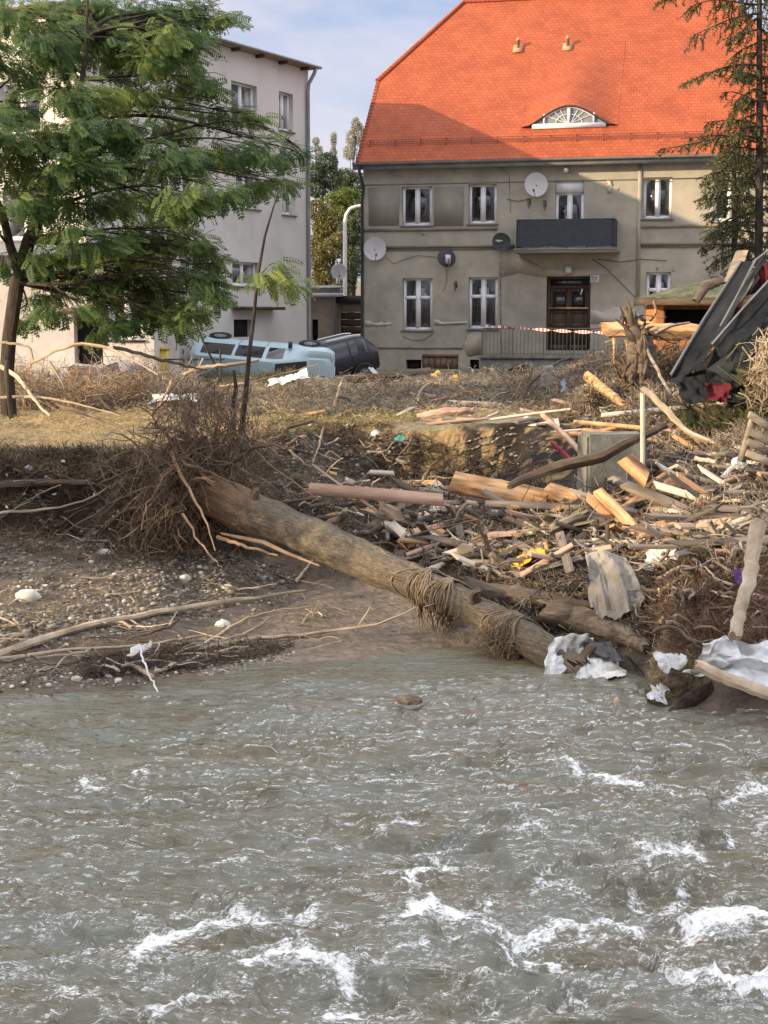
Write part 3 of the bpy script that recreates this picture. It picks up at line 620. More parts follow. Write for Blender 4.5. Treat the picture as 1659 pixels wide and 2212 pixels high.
for sgn in (-1, 1):
    fm.bx(dum+sgn*.85-.03, dum+sgn*.85+.03, dv0-.085, dv0-.03, zb+.1, zb+dh*.62)
    for a in (25, 50, 72): fm.tube([(dum+sgn*.05, dv0-.05, zb+.1), (dum+sgn*(.05+.8*math.cos(R(a))), dv0-.05, zb+.1+min(.8*math.sin(R(a)), dh*.8)*.8)], .012, 4)
    fm.tube([(dum+sgn*(.05+.4*math.cos(t)), dv0-.052, zb+.1+.3*math.sin(t)) for t in np.linspace(0, 1.5, 7)], .012, 4)
fm.build('glazing_bars', M['white_frame'], df)
# windows
for r in wins_up: window(house, r, 'double')
for r in wins_lo: window(house, r, 'cross', curtain=.93)
window(house, wins_up_r[0], 'double', curtain=.9); window(house, wins_up_r[1], 'double')
window(house, wins_lo_r[0], 'cross', blind=.3); window(house, wins_lo_r[1], 'cross', curtain=.9)
a, b, c, d = balc_door; bw = window(house, (a, b, c, d - .42), 'double', curtain=.28)
MB().bx(a, b, .06, .16, d-.42, d).build('shutter_box', M['white_frame'], bw)
# string courses, frieze line, pilaster strips
def band(x0, x1, y0, y1, name, pr=.05, m=None, depth=0):
    u0, u1 = HF.px(x0, (y0+y1)/2)[0], HF.px(x1, (y0+y1)/2)[0]; return MB().bx(u0, u1, -pr, -.0, HF.px((x0+x1)/2, y1)[1], HF.px((x0+x1)/2, y0)[1]).build(name, m or M['trim'], house)
zc = HF.px(930, 533)[1]
for (u0, u1) in ((0, HF.px(1112, 530)[0]), (HF.px(1385, 525)[0], WU)):
    m = MB(); m.bx(u0, u1, -.09, 0, zc-.035, zc+.045); m.bx(u0, u1, -.05, 0, zc-.11, zc-.037); m.build('string_course', M['trim'], house)
zs = HF.px(900, 495)[1]
for (u0, u1) in ((0, HF.px(1074, 490)[0]), (HF.px(1385, 478)[0], WU)): MB().bx(u0, u1, -.055, 0, zs-.06, zs+.04).build('sill_course', M['trim'], house)
zt_ = HF.px(900, 400)[1] + .02; MB().bx(0, WU, -.02, 0, zt_, zt_+.035).build('frieze_line', M['trim'], house)
band(1376, 1385, 345, 640, 'pilaster', .03, M['render_wall'])
for x0, x1 in ((797, 862), (938, 1001)): band(x0, x1, 404, 487, 'plaster_panel', .035, M['render_panel'])
# irregular flaked plaster patches
def patch(pts, m, pr):
    q = []; 
    for k in range(len(pts)):
        a, b = pts[k], pts[(k+1) % len(pts)]
        for s in range(5):
            f = s / 5; q.append((a[0] + (b[0]-a[0]) * f + (rnd.uniform(-2.2, 2.2) if s else 0), a[1] + (b[1]-a[1]) * f + (rnd.uniform(-2, 2) if s else 0)))
    P = [HF.px(*z) for z in q]; MB().prism([(u, -pr, w_) for u, w_ in P], (0, pr - .0015, 0)).build('plaster_patch', m, house)
patch([(788,693),(812,698),(846,697),(846,703),(815,706),(790,706)], M['plaster_pale'], .010)
patch([(936,690),(960,696),(1010,694),(1012,700),(975,704),(937,702)], M['plaster_pale'], .010)
patch([(1276,668),(1300,674),(1325,662),(1372,668),(1393,690),(1393,706),(1340,704),(1276,700)], M['plaster_pale'], .008)
patch([(1078,560),(1110,545),(1150,565),(1178,580),(1178,600),(1120,590),(1078,600)], M['plaster_tan'], .006)
patch([(1176,583),(1290,578),(1330,590),(1290,596),(1176,596)], M['plaster_pale'], .012)
patch([(1015,720),(1045,715),(1045,765),(1010,770),(1000,745)], M['plaster_tan'], .012)
for x, y, r in ((972,368,4),(984,362,3),(984,374,3.5),(915,505,3.5),(1318,396,6),(1316,412,7),(1334,408,3),(1454,583,3),(1419,580,3)):
    patch([(x-r,y-r),(x+r,y-r*.8),(x+r*.9,y+r),(x-r*.7,y+r*.8)], M['plaster_pale'], .014)
# plinth
pz = HF.px(900, 752)[1]; MB().bx(0, HF.px(1000, 752)[0], -.035, 0, pz-.02, pz+.04).build('plinth_course', M['trim'], house)
for r in bas:
    bw = MB().bx(r[0], r[1], .2, .24, r[2], r[3]).build('basement_opening', M['dark'], house)
a, b, c, d = hatch; hb = MB()
for k in range(6): hb.bx(a+.02+(b-a-.04)*k/6+.004, a+.02+(b-a-.04)*(k+1)/6-.004, .02, .06+.004*(k%2), c, d-.1)
hb.bx(a, b, -.02, .1, d-.1, d); hb.build('basement_hatch', mat('hatch_boards', [(.12,.07,.05),(.22,.15,.11)], 4, .8, .3), house)
# front door
a, b, c, d = door; dm = MB(); mid = (a + b) / 2; tr_ = d - (d - c) * .10
dm.bx(a, a+.10, .12, .24, c, d); dm.bx(b-.10, b, .12, .24, c, d); dm.bx(a+.1, b-.1, .12, .24, d-.09, d); dm.bx(a+.1, b-.1, .13, .24, tr_-.16, tr_-.06)
fd = dm.build('front_door', M['brown_wood'], house)
for s0, s1 in ((a+.1, mid-.003), (mid+.003, b-.1)):
    lf = MB(); lf.bx(s0, s1, .19, .23, c, tr_-.16); h_ = tr_-.16-c
    for q0, q1 in ((0, .09), (.37, .44), (.60, .65), (.95, 1)): lf.bx(s0, s1, .165, .188, c+h_*q0, c+h_*q1)
    lf.bx(s0, s0+.1, .166, .189, c+h_*.09, c+h_*.95); lf.bx(s1-.1, s1, .166, .189, c+h_*.09, c+h_*.95)
    if s0 > mid - .1: lf.bx(s0-.05, s0+.03, .14, .164, c, tr_-.16)
    le = lf.build('door_leaf', M['brown_wood'], fd)
    MB().bx(s0+.11, s1-.11, .17, .186, c+h_*.66, c+h_*.94).build('door_pane', M['glass'], fd)
MB().bx(a+.1, b-.1, .18, .2, tr_-.06, d-.09).build('transom_pane', M['glass'], fd)
MB().bx(a+.08, b-.08, .06, .115, c+(d-c)*.56, c+(d-c)*.585).build('door_bar', M['fresh_wood'], fd)
MB().box((b-.32, .155, c+(d-c)*.80), (.05, .01, .26), rotm(0, .25, 0)).build('door_notice', M['litter'], fd)
# balcony
bu0, bu1, bz0, bz1 = HF.rect(1116, 474, 1327, 533, -1.15); bdp = 1.15
bm = MB(); bm.bx(bu0-.05, bu1+.12, -bdp-.06, 0, bz0-.20, bz0-.06); bal = bm.build('balcony', M['render_panel'], house)
MB().bx(bu0-.08, bu1+.15, -bdp-.09, -bdp-.05, bz0-.10, bz0-.055).build('slab_flashing', M['zinc'], bal)
rl = MB()
for u in (bu0+.02, (bu0*2+bu1)/3, (bu0+bu1)/2+.05, (bu0+2*bu1)/3+.2, bu1-.02): rl.tube([(u,-bdp,bz0-.06),(u,-bdp,bz1)], .018, 6)
rl.tube([(bu0,-.02,bz1),(bu0,-bdp,bz1),(bu1,-bdp,bz1),(bu1,-.02,bz1)], .024, 6); rl.tube([(bu0,-.02,bz0+.05),(bu0,-bdp,bz0+.05),(bu1,-bdp,bz0+.05),(bu1,-.02,bz0+.05)], .015, 6)
rl.build('railing', M['dark_metal'], bal)
n = 40; x = np.linspace(0, 1, n); pth = []
for k in x:
    L_ = (bdp + (bu1 - bu0) + bdp) * k
    if L_ < bdp: pth.append((bu0 - .012, -L_))
    elif L_ < bdp + bu1 - bu0: pth.append((bu0 + L_ - bdp, -bdp - .02))
    else: pth.append((bu1 + .012, -bdp + (L_ - bdp - bu1 + bu0)))
g = np.array([[(p[0], p[1] + .008 * math.sin(i * 1.3), zz_ + (.015 * math.sin(i * .9) if zz_ < bz1 - .1 else 0)) for i, p in enumerate(pth)] for zz_ in (bz0 + .0, (bz0 + bz1) / 2, bz1 - .01)])
MB().grid(g).build('privacy_netting', M['netting'], bal)
# house lights, sign, brackets and cables
u, z = HF.px(1224, 369); lm = MB(); lm.lathe([(0,-.10),(.06,-.08),(.10,0),(.07,.08),(0,.1)], (u, -.16, z), 12); lm.tube([(u,0,z+.02),(u,-.16,z+.02)], .025, 6); lm.build('globe_lamp', M['dish_white'], house)
u, z = HF.px(1229, 585); lm = MB(); lm.lathe([(0,-.12),(.09,-.1),(.13,0),(.10,.12),(.03,.16),(0,.16)], (u, -.14, z), 12); lp = lm.build('door_lamp', M['dish_white'], house); MB().box((u, -.06, z-.02), (.14, .12, .2)).build('lamp_bracket', M['dark_metal'], lp)
a, b, c, d = HF.rect(1275, 594, 1294, 611); sn = MB().bx(a, b, -.03, -.002, c, d).build('number_sign', M['dish_white'], house)
sm_ = MB(); sm_.bx(a+.04, a+.16, -.034, -.031, c+.17, c+.2); sm_.bx(a+.04, b-.05, -.034, -.031, c+.10, c+.12); sm_.bx(b-.12, b-.05, -.034, -.031, c+.15, c+.2); sm_.build('sign_marks', M['zinc'], sn)
def cable(pts, r=.007):
    P = [HF.px(x, y) for x, y in pts]; MB().tube([(u, -.03, w_) for u, w_ in P], r, 5).build('cable', M['dark_metal'], house)
cable([(835,555),(850,570),(875,560),(900,552),(950,556)]); cable([(964,580),(966,600),(962,622),(955,630)]); cable([(1141,430),(1120,435),(1095,430)], .01); cable([(1280,560),(1310,580),(1345,615),(1395,665)], .010)
cable([(870,726),(890,735),(915,734),(935,722)], .008); cable([(1078,360),(1090,370),(1100,378),(1103,460)], .006); cable([(1290,560),(1340,566),(1385,560),(1440,563)], .01)
for x, y in ((1143, 442), (1177, 446), (985, 620)):
    u, z = HF.px(x, y); b2 = MB(); b2.tube([(u,0,z+.12),(u,-.25,z+.1),(u+.03,-.28,z-.15)], .025, 6); b2.box((u, -.02, z+.1), (.1, .04, .22)); b2.build('wall_bracket', M['rust'], house)
# entrance platform and its railing
a, z0_ = HF.px(1040, 768, -1.3); b, _ = HF.px(1315, 765, -1.3); pl = MB(); pl.bx(a, b, -1.5, 0, -.6, z0_-.10); pl.bx(a-.06, b+.06, -1.56, 0, z0_-.10, z0_)
stoop = pl.build('entrance_platform', M['concrete'], house)
a2, b2, c2, d2 = HF.rect(1090, 787, 1165, 812, -1.52); ar = MB(); ar.add([(a2+(b2-a2)*k/12, -1.506, c2+(d2-c2)*math.sin(math.pi*k/12)**.6) for k in range(13)], [list(range(13))[::-1]]); ar.build('arched_opening', M['dark'], stoop)
rz_ = MB(); ra, rb = a+.05, b-.1; zt2 = z0_ + .92
rz_.tube([(ra,-.05,zt2),(ra,-1.45,zt2),(rb,-1.45,zt2)], .022, 6); rz_.tube([(ra,-1.45,z0_+.08),(rb,-1.45,z0_+.08)], .015, 6)
for k in range(int((rb - ra) / .13)): rz_.tube([(ra+.13*k,-1.45,z0_),(ra+.13*k,-1.45,zt2)], .012 if k % 8 else .024, 5)
rz_.build('railing', mat('railing_paint', [(.10,.115,.09),(.20,.20,.16)], 6, .7, .2), stoop)
# ---------------- dishes (own things: they hang from the wall)
def dish(px, py, rpx, F, depth, m, label, az=0.0, back=False, name='satellite_dish', tilt=.25):
    u, z = F.px(px, py, depth); p = F.p0 + F.d * u + F.n * depth + Vector((0, 0, z)); r = rpx / pxm(p.y)
    t = thing(name, label, 'satellite dish', tuple(p), 0, 'satellite dishes')
    t.rotation_euler = (0, 0, az)
    n = 10; prof = [(r * k / n, .16 * r * (k / n) ** 2 - .16 * r) for k in range(n + 1)]
    rm = np.array(Matrix.Rotation(tilt * (-1 if back else 1), 3, 'X'))
    d_ = MB(); d_.lathe([(a, -b if not back else b) for a, b in prof] + [(r, 0.0), (r * 1.01, .02)] + [(a, (-b if not back else b) + .02) for a, b in prof[::-1]], n=32, axis='y')
    for k in range(len(d_.v)): d_.v[k] = d_.v[k] @ rm.T
    d_.build('reflector', m, t, smooth=True)
    ar = MB(); s = -1 if not back else 1; ar.tube([(0, .1*s, -r*1.02), (0, s*r*.9, -r*.55)], .014, 6); ar.build('feed_arm', M['zinc'], t)
    ln = MB(); ln.tube([(0, s*r*.80, -r*.58), (0, s*r*.98, -r*.5)], .035, 8); ln.build('receiver_head', M['dark_metal'], t)
    mt = MB(); mt.tube([(0, -s*.05, -.02), (0, -s*.22, -.05), (0, -s*.25, -.28)], .025, 6); mt.build('wall_mount', M['rust'], t)
    if back: bk = MB(); bk.tube([(-r*.9, .1*r, -.1), (0, -.08, -.3*r), (r*.9, .1*r, .02)], .018, 5); bk.box((0, -.12, -.05), (.16, .12, .3)); bk.build('back_frame', M['dish_white'], t)
    return t
dish(810,538,24,HF,-.35,M['dish_white'],'white satellite dish at the left corner of the grey house', HF.rz+.35)
dish(1158,399,25,HF,-.35,M['dish_white'],'white satellite dish high on the wall beside the balcony door', HF.rz-.1)
gd = dish(1083,523,20,HF,-.4,M['dish_grey'],'dark grey satellite dish on a thin pole left of the balcony', HF.rz-.1)
mk = MB(); 
for a, b, c in ((-.13,.06,.10),(-.0,.05,.13),(-.08,.02,.12)): mk.box((a, -.075, b), (c, .006, .028), rotm(0, .2, 0))
mk.build('faded_marks', M['dish_white'], gd)
dish(965,557,20,HF,-.35,M['dark_metal'],'satellite dish turned to show its dark back, between the two floors', HF.rz+.5, back=True)
p_t = HF.px(1081, 545, -.35); p_b = HF.px(1085, 800, -.35)
def hw(u, v, z): return HF.p0 + HF.d * u + HF.n * v + Vector((0, 0, z))
MB().tube([hw(p_t[0], -.35, p_t[1]), hw(p_t[0]+.02, -.35, (p_t[1]+p_b[1])/2), hw(p_b[0], -.4, p_b[1]-.2)], .03, 8).build('dish_pole', M['old_wood'], label='tall thin pole standing against the house under the grey dish', cat='pole')

# ---------------- apartment block (left)
BF = Facade(at(669, 700, 53.0), (.4802, .8772), GZ)     # right-hand wall; x runs away from the camera, the wall lies at negative x
# local x: negative toward the camera; y: into the building (to the left)
block = thing('apartment_block', 'pale three storey apartment block with a flat roof behind the leafy tree', 'apartment block', tuple(BF.p0), BF.rz)
BL = 12.0; BW = 16.0
bt = BF.px(668, 152)[1]
bh = []
def brect(x0, y0, x1, y1): 
    a, b = BF.px(x0, (y0+y1)/2)[0], BF.px(x1, (y0+y1)/2)[0]; xm = (x0+x1)/2; return (a, b, BF.px(xm, y1)[1], BF.px(xm, y0)[1])
w1 = [brect(603,200,633,283), brect(500,180,555,270), brect(380,145,445,245), brect(610,388,637,464), brect(510,375,560,450), brect(395,360,455,440),
      brect(502,566,560,618), brect(390,560,452,622), brect(612,575,637,625) ]
w1 = w1[:8]
ent = brect(505,690,545,728)
wb = MB(); wall_holes(wb, -BL, 0, -.6, bt, w1 + [ent])
# front sunlit wall (local plane x = -BL)
fw = []
for zz_ in (1.1, 4.1, 7.1):
    for yy_ in (1.6, 4.6, 7.6, 10.6, 13.2): fw.append((yy_, yy_ + 1.5, zz_, zz_ + 1.5))
f2 = MB(); wall_holes(f2, 0, BW, -.6, bt, fw)
for k, v in enumerate(f2.v): f2.v[k] = np.stack([-BL + v[:, 1], v[:, 0], v[:, 2]], 1)
for v, f in zip(f2.v, f2.f): wb.v.append(v)
off = wb.n
for f in f2.f: wb.f.append([[i + off for i in q] for q in f]) if isinstance(f, list) else wb.f.append(f + off)
for v in f2.v: wb.uv.append(np.zeros((len(v), 2))); wb.c.append(np.ones((len(v), 1)) * .5)
wb.n += f2.n
wb.add([(0,0,-.6),(0,BW,-.6),(0,BW,bt),(0,0,bt)], [[0,1,2,3]]); wb.add([(-BL,BW,-.6),(0,BW,-.6),(0,BW,bt),(-BL,BW,bt)], [[0,3,2,1]])
wb.build('wall', M['pale_wall'], block)
for r in w1: window(block, r, 'double', curtain=.0, y=.16, sillmat=M['trim'])
for r in fw:
    wd = window(block, (0, r[1]-r[0], r[2], r[3]), 'double', curtain=.5, y=.16); wd.location = (-BL, r[1], 0); wd.rotation_euler = (0, 0, -math.pi/2)
MB().bx(ent[0], ent[1], .2, .24, ent[2], ent[3]).build('basement_door', M['dark'], block)
ro = MB(); ro.bx(-BL-.35, .2, -.32, BW+.3, bt+.02, bt+.13); rb_ = ro.build('roof', M['trim'], block)
ge = MB(); ge.tube([(-BL-.4,-.37,bt+.08),(.25,-.37,bt+.08)], .055, 8); ge.build('gutter', M['zinc'], rb_)
for k in range(9): MB().bx(-BL+.3+k*1.4, -BL+.42+k*1.4, -.3, -.003, bt-.08, bt+.018).build('rafter_end', M['brown_wood'], rb_)
dq = MB(); dq.tube([(-.05,-.35,bt+.05),(-.08,-.3,bt-.15),(-.16,-.12,bt-.5),(-.16,-.09,bt-.8),(-.16,-.09,-.3)], .065, 8); dq.build('downpipe', M['zinc'], block)
a, b = BF.px(500, 665)[0], BF.px(590, 667)[0]; zz_ = BF.px(545, 666)[1]; MB().bx(a, b, -.5, 0, zz_-.05, zz_+.05).build('door_canopy', M['brown_wood'], block)
a, b, c, d = brect(152, 700, 235, 716); 
# low annex wall in front of the block, left part of the picture
ax = thing('lean_to_annex', 'low grey lean-to with a dark doorway at the foot of the apartment block', 'annex', tuple(at(150, 700, 40.5)), 0)
ax.location.z = GZ; ax.rotation_euler = (0, 0, -.12)
X0, X1 = -7.0, 2.35; HT = 3.55
aw = MB(); hol = [(.12,.92,-.5,1.95), (1.15,2.05,1.25,2.5), (-3.2,-2.2,1.1,2.3)]
wall_holes(aw, X0, X1, -.6, HT, hol); aw.add([(X1,0,-.6),(X1,2.6,-.6),(X1,2.6,HT),(X1,0,HT)], [[0,1,2,3]]); aw.build('wall', mat('annex_wall', [(.36,.34,.33),(.52,.49,.48),(.60,.57,.55)], .8, .92, .4, nrough=.7), ax)
MB().bx(.12,.92,.3,.34,-.5,1.95).build('doorway', M['dark'], ax); MB().bx(-.15,1.1,-.35,-.01,1.98,2.1).build('door_hood', M['brown_wood'], ax)
window(ax, hol[1], 'double', .8, sillmat=M['brown_wood']); window(ax, hol[2], 'double')
am = MB(); am.prism([(X0-.3,-.45,HT-.1),(X0-.3,3.4,HT+.45),(X0-.3,3.4,HT+.58),(X0-.3,-.45,HT+.03)], (X1-X0+.5, 0, 0)); am.build('roof', M['zinc'], ax)

# ---------------- garages between the houses
GF = Facade(at(672, 720, 60.0), (1, .0), GZ)
gar = thing('garage', 'low garage with brown doors between the two houses', 'garage', tuple(GF.p0), 0)
u1 = GF.px(729, 700)[0]; u2 = GF.px(800, 700)[0]; h1 = GF.px(700, 641)[1]; h2 = GF.px(760, 655)[1]
m = MB(); dd = GF.rect(675,690,687,740); wall_holes(m, -3, u1, -.6, h1, [dd]); m.bx(u1-.3, u1, .01, 5, -.6, h1); m.build('wall', mat('garage_wall', [(.24,.19,.16),(.40,.33,.28)], 1.5, .9, .4), gar)
MB().bx(dd[0], dd[1], .2, .25, dd[2], dd[3]).build('side_door', M['dark'], gar)
MB().bx(-3, u1+.2, -.35, 5, h1, h1+.14).build('roof', M['white_frame'], gar)
a, b, c, d = GF.rect(672, 618, 734, 638, 2.0); mb_ = MB(); mb_.bx(a-2, b, 2, 5, c-.3, d-.07); bxo = mb_.build('roof_box', M['zinc'], gar); MB().bx(a-2.1, b+.12, 1.85, 5.1, d-.07, d+.02).build('box_lid', M['white_frame'], bxo)
m = MB(); m.bx(u1+.003, u1+.14, .05, .2, -.6, h2); m.bx(u1+.14, u2+1.5, .08, .22, h2-.35, h2); m.bx(u1, u2+1.6, .2, 5, h2, h2+.22); m.build('door_frame', M['trim'], gar)
MB().bx(u1-.05, u2+1.5, -.1, .199, h2+.01, h2+.30).build('fascia', M['dark_metal'], gar)
m = MB()
for k in range(9): m.bx(u1+.14, u2+1.5, .12+.01*(k%2), .18, -.5+k*(h2-.35+.5)/9, -.5+(k+1)*(h2-.35+.5)/9-.012)
m.build('garage_door', M['brown_wood'], gar)
m = MB(); m.tube([(u1-.12,-.2,h1+.02),(u1-.12,-.08,h1-.4),(u1-.12,-.08,-.3)], .06, 8); m.build('downpipe', M['zinc'], gar)
dish(732,587,17,GF,1.0,M['dish_white'],'white satellite dish on the garage roof between the houses', .1)
m = MB(); u, z = GF.px(737, 600, 1.2); q = GF.p0 + Vector((u, 1.2, 0)); m.tube([(q.x, q.y, GZ+h1), (q.x, q.y, z+GZ)], .03, 6); m.build('dish_mast', M['zinc'], label='short mast carrying the dish on the garage roof', cat='mast')
# street lamp
Yl = 66.0; pt = [at(745, y, Yl) for y in (640, 560, 500, 480)] + [at(748,463,Yl), at(756,451,Yl), at(768,446,Yl), at(782,444,Yl)]
pt[0].z = GZ + .02
sl_t = thing('street_lamp', 'white street lamp with a curved arm behind the garages', 'street lamp', tuple(pt[0]))
q = [p - Vector(pt[0]) for p in pt]; MB().tube(q, [.10, .085, .075, .065], 10).build('pole', M['dish_white'], sl_t, smooth=True)
m = MB(); m.box(q[-1] + Vector((.35, 0, -.02)), (.8, .28, .14), taper=.7); m.build('lamp_head', M['zinc'], sl_t)
# ================================================================ vehicles
def paint(name, c, dirt=.35):
    m = mat(name, [tuple(k * (1 - dirt) + .12 * dirt for k in c), c, c], 2.2, .35, .05, spec=.5); return m
def car(name, label, cat, st, bodym, wheels, wins, wind=None, Mx=None, lights=(), mirror=None, crush=0, rails=False, plate=None, group=None):
    t = thing(name, label, cat, group=group)
    # st rows: x, zb, zs, zr, wb, ws, wr
    st = np.array(st, float); xs = np.unique(np.concatenate([np.linspace(st[0,0], st[-1,0], 46), st[:,0]]))
    G = np.stack([np.interp(xs, st[:,0], st[:,k]) for k in range(7)], 1)
    sec = []
    for x, zb, zs, zr, wb, ws, wr in G:
        h = [(wb*.55, zb), (wb*.94, zb+.02), (wb, zb+.14), (ws*1.01, (zb+zs)/2), (ws, zs-.06), (ws*.985, zs), ((ws+wr)/2*1.005, (zs+zr)/2), (wr, zr-.07), (wr*.93, zr-.015), (wr*.6, zr+.012), (0, zr+.018)]
        full = h + [(-a, b) for a, b in h[-2::-1]]
        sec.append([(x, a, b) for a, b in full])
    V = np.array(sec)
    if crush:
        V[:, :, 2] -= crush * np.clip(V[:, :, 2] - .7, 0, 1) * (1 + .6 * fbm(V[:, :, 0] * 1.6, V[:, :, 1] * 1.6, None, 3)); V += crush * .25 * np.stack([fbm(V[..., 0]*2+k*9, V[..., 1]*2, V[..., 2]*2, 3) for k in range(3)], -1)
    b = MB(); b.grid(V); b.add(V[0], [list(range(V.shape[1]))]); b.add(V[-1], [list(range(V.shape[1]))[::-1]])
    body = b.build('body', bodym, t, smooth=True)
    und = MB(); und.bx(st[0,0]+.1, st[-1,0]-.1, -st[:,4].max()*.55, st[:,4].max()*.55, st[:,1].min()-.02, st[:,1].min()+.06); und.build('underbody', M['dark_metal'], t)
    gi = lambda x: int(np.argmin(abs(xs - x)))
    for x0, x1, which in wins:       # side windows from shoulder line to roof rail
        for side in (0, 1):
            w_ = MB(); a, c = gi(x0), gi(x1); P = []
            for k in range(a, c + 1):
                f = 1 if not side else -1; r5, r6, r7 = V[k, 5], V[k, 6], V[k, 7]
                if side: r5, r6, r7 = V[k, -6], V[k, -7], V[k, -8]
                o = np.array([0, .008 * f, 0.003]); P.append([r5 * .93 + r6 * .07 + o, r6 + o, r6 * .18 + r7 * .82 + o])
            w_.grid(np.array(P)); w_.build('side_window', M['glass'], t)
    for x0, x1, nm in (wind or []):  # windscreen / rear glass lie between roof edge and hood
        a, c = gi(x0), gi(x1); P = V[a:c+1, 8:13] * 1.0; P = P + np.array([.006 if nm == 'windscreen' else -.006, 0, .010]); P[:, 0, 1] *= .93; P[:, -1, 1] *= .93
        MB().grid(P).build(nm, M['glass'], t)
    for x, y, r in wheels:
        for s in (1, -1):
            w_ = thing_part = MB(); w_.lathe([(r*.62,-.10),(r*.9,-.11),(r,-.06),(r,.06),(r*.9,.11),(r*.62,.10)], (x, s*y, r), 24, 'y'); wh = w_.build('wheel', M['tyre'], t, smooth=True)
            rm_ = MB(); rm_.lathe([(0, s*.07),(r*.18,s*.09),(r*.2,s*.05),(r*.55,s*.06),(r*.64,s*.10)], (x, s*y, r), 20, 'y')
            for q in range(5):
                an = q * 1.2566; rm_.box((x+math.cos(an)*r*.38, s*(y+.07), r+math.sin(an)*r*.38), (r*.45, .03, .06), rotm(0, -an, 0))
            rm_.build('rim', M['zinc'], wh)
            ar = MB(); ar.lathe([(r*1.02, s*(.02)),(r*1.14, s*(.03)),(r*1.16, s*.0),(r*1.02, s*-.03)], (x, s*(y+.075), r*1.04), 24, 'y'); ar.build('wheel_arch', M['dark_metal'], t)
    for (x, y, z, dx, dy, dz, m, nm) in lights:
        for s in (1, -1): MB().box((x, s*y, z), (dx, dy, dz), taper=.85).build(nm, m, t)
    if mirror:
        for s in (1, -1): q = MB(); q.box((mirror[0], s*(mirror[1]+.1), mirror[2]), (.12, .2, .14), taper=.8); q.build('wing_mirror', M['dark_metal'], t)
    if rails:
        for s in (1, -1): q = MB(); k0, k1 = gi(rails[0]), gi(rails[1]); q.tube([(V[k,8,0], s*abs(V[k,8,1]), V[k,8,2]+.06) for k in range(k0, k1+1, 4)], .028, 6); q.build('roof_rail', M['white_frame'], t)
    # door seams
    for x in [w_[0] - .06 for w_ in wins][:3]:
        k = gi(x)
        for s in (1, -1):
            q = MB(); q.tube([(V[k,j,0], s*(abs(V[k,j,1])+.004), V[k,j,2]) for j in (2,3,4,5)], .008, 4); q.build('door_seam', M['dark_metal'], t)
    if plate: MB().box(plate, (.02, .5, .11)).build('number_plate', M['dish_white'], t)
    if Mx is not None: t.matrix_world = Mx
    return t
M['tyre'] = flat('tyre_rubber', (.02, .02, .02), .85)
M['headlight'] = flat('headlight_glass', (.42, .45, .47), .15, .8)
M['taillight'] = flat('red_lamp', (.35, .02, .02), .3, .6)
def mxy(p, f, l, u): 
    f = Vector(f).normalized(); u = Vector(u); u = (u - f * u.dot(f)).normalized(); l = u.cross(f)
    return Matrix(((f.x, l.x, u.x, p[0]), (f.y, l.y, u.y, p[1]), (f.z, l.z, u.z, p[2]), (0, 0, 0, 1)))
vst = [(0,.45,.95,1.35,.70,.74,.62),(.07,.32,1.0,1.66,.80,.84,.68),(.25,.25,1.02,1.80,.84,.88,.70),(2.3,.22,1.02,1.84,.85,.89,.70),(2.7,.22,1.0,1.76,.85,.89,.68),(3.62,.22,.98,1.10,.85,.88,.66),(4.15,.26,.84,.93,.82,.85,.62),(4.32,.34,.70,.74,.74,.76,.55),(4.36,.42,.58,.60,.66,.68,.5)]
p = at(427, 768, 46.2)
car('overturned_van', 'light blue van lying on its side with its roof towards the river', 'van', vst, paint('light_blue_paint', (.42, .56, .62), .15),
    [(.72,.80,.31),(3.55,.80,.31)], [(.35,1.35,0),(1.5,2.3,0),(2.42,2.95,0)], [(2.76,3.58,'windscreen')],
    mxy((p.x-.03, p.y+.85, p.z-.10), (.985, -.10, -.085), (0,0,1), (-.1, -.95, -.26)), [(4.30,.58,.68,.06,.24,.14,M['headlight'],'headlight'),(.02,.66,1.15,.05,.1,.4,M['taillight'],'tail_light')], (3.05, .9, 1.05), rails=False, plate=(4.37,0,.5))
sst = [(0,.5,1.0,1.1,.66,.70,.6),(.05,.42,1.05,1.25,.74,.78,.62),(.45,.34,1.06,1.66,.80,.83,.64),(.8,.30,1.05,1.72,.80,.84,.65),(2.2,.30,1.02,1.70,.80,.84,.64),(2.9,.30,1.0,1.10,.80,.83,.66),(3.75,.34,.86,.95,.78,.80,.62),(3.95,.45,.68,.7,.70,.72,.5)]
pr = at(787, 822, 48.6); Rv = Vector((-.93, -.30, -.20)).normalized()
car('wrecked_suv', 'black car pitched nose down behind the blue van with white roof rails', 'car', sst, paint('black_paint', (.012, .013, .018), .10),
    [(.72,.84,.34),(3.05,.84,.34)], [(.42,1.05,0),(1.15,2.0,0),(2.08,2.7,0)], [(2.25,2.88,'windscreen'),(.08,.42,'rear_window')],
    mxy((pr.x+.42, pr.y, pr.z+.12), tuple(Rv), None, (-.18, -.10, 1)) @ Matrix.Scale(.88, 4), [(3.93,.55,.72,.05,.26,.14,M['headlight'],'headlight'),(.01,.62,.98,.05,.12,.3,M['taillight'],'tail_light')], (2.2,.84,1.1), rails=(.5,2.15))
s2 = [(0,.4,.85,.95,.66,.70,.6),(.06,.3,.88,1.0,.74,.78,.62),(.5,.25,.88,1.36,.78,.81,.60),(1.9,.24,.86,1.40,.78,.82,.60),(2.6,.24,.84,.93,.78,.81,.64),(3.6,.28,.70,.80,.75,.78,.6),(3.8,.38,.58,.6,.68,.70,.5)]
p = at(215, 838, 40.5)
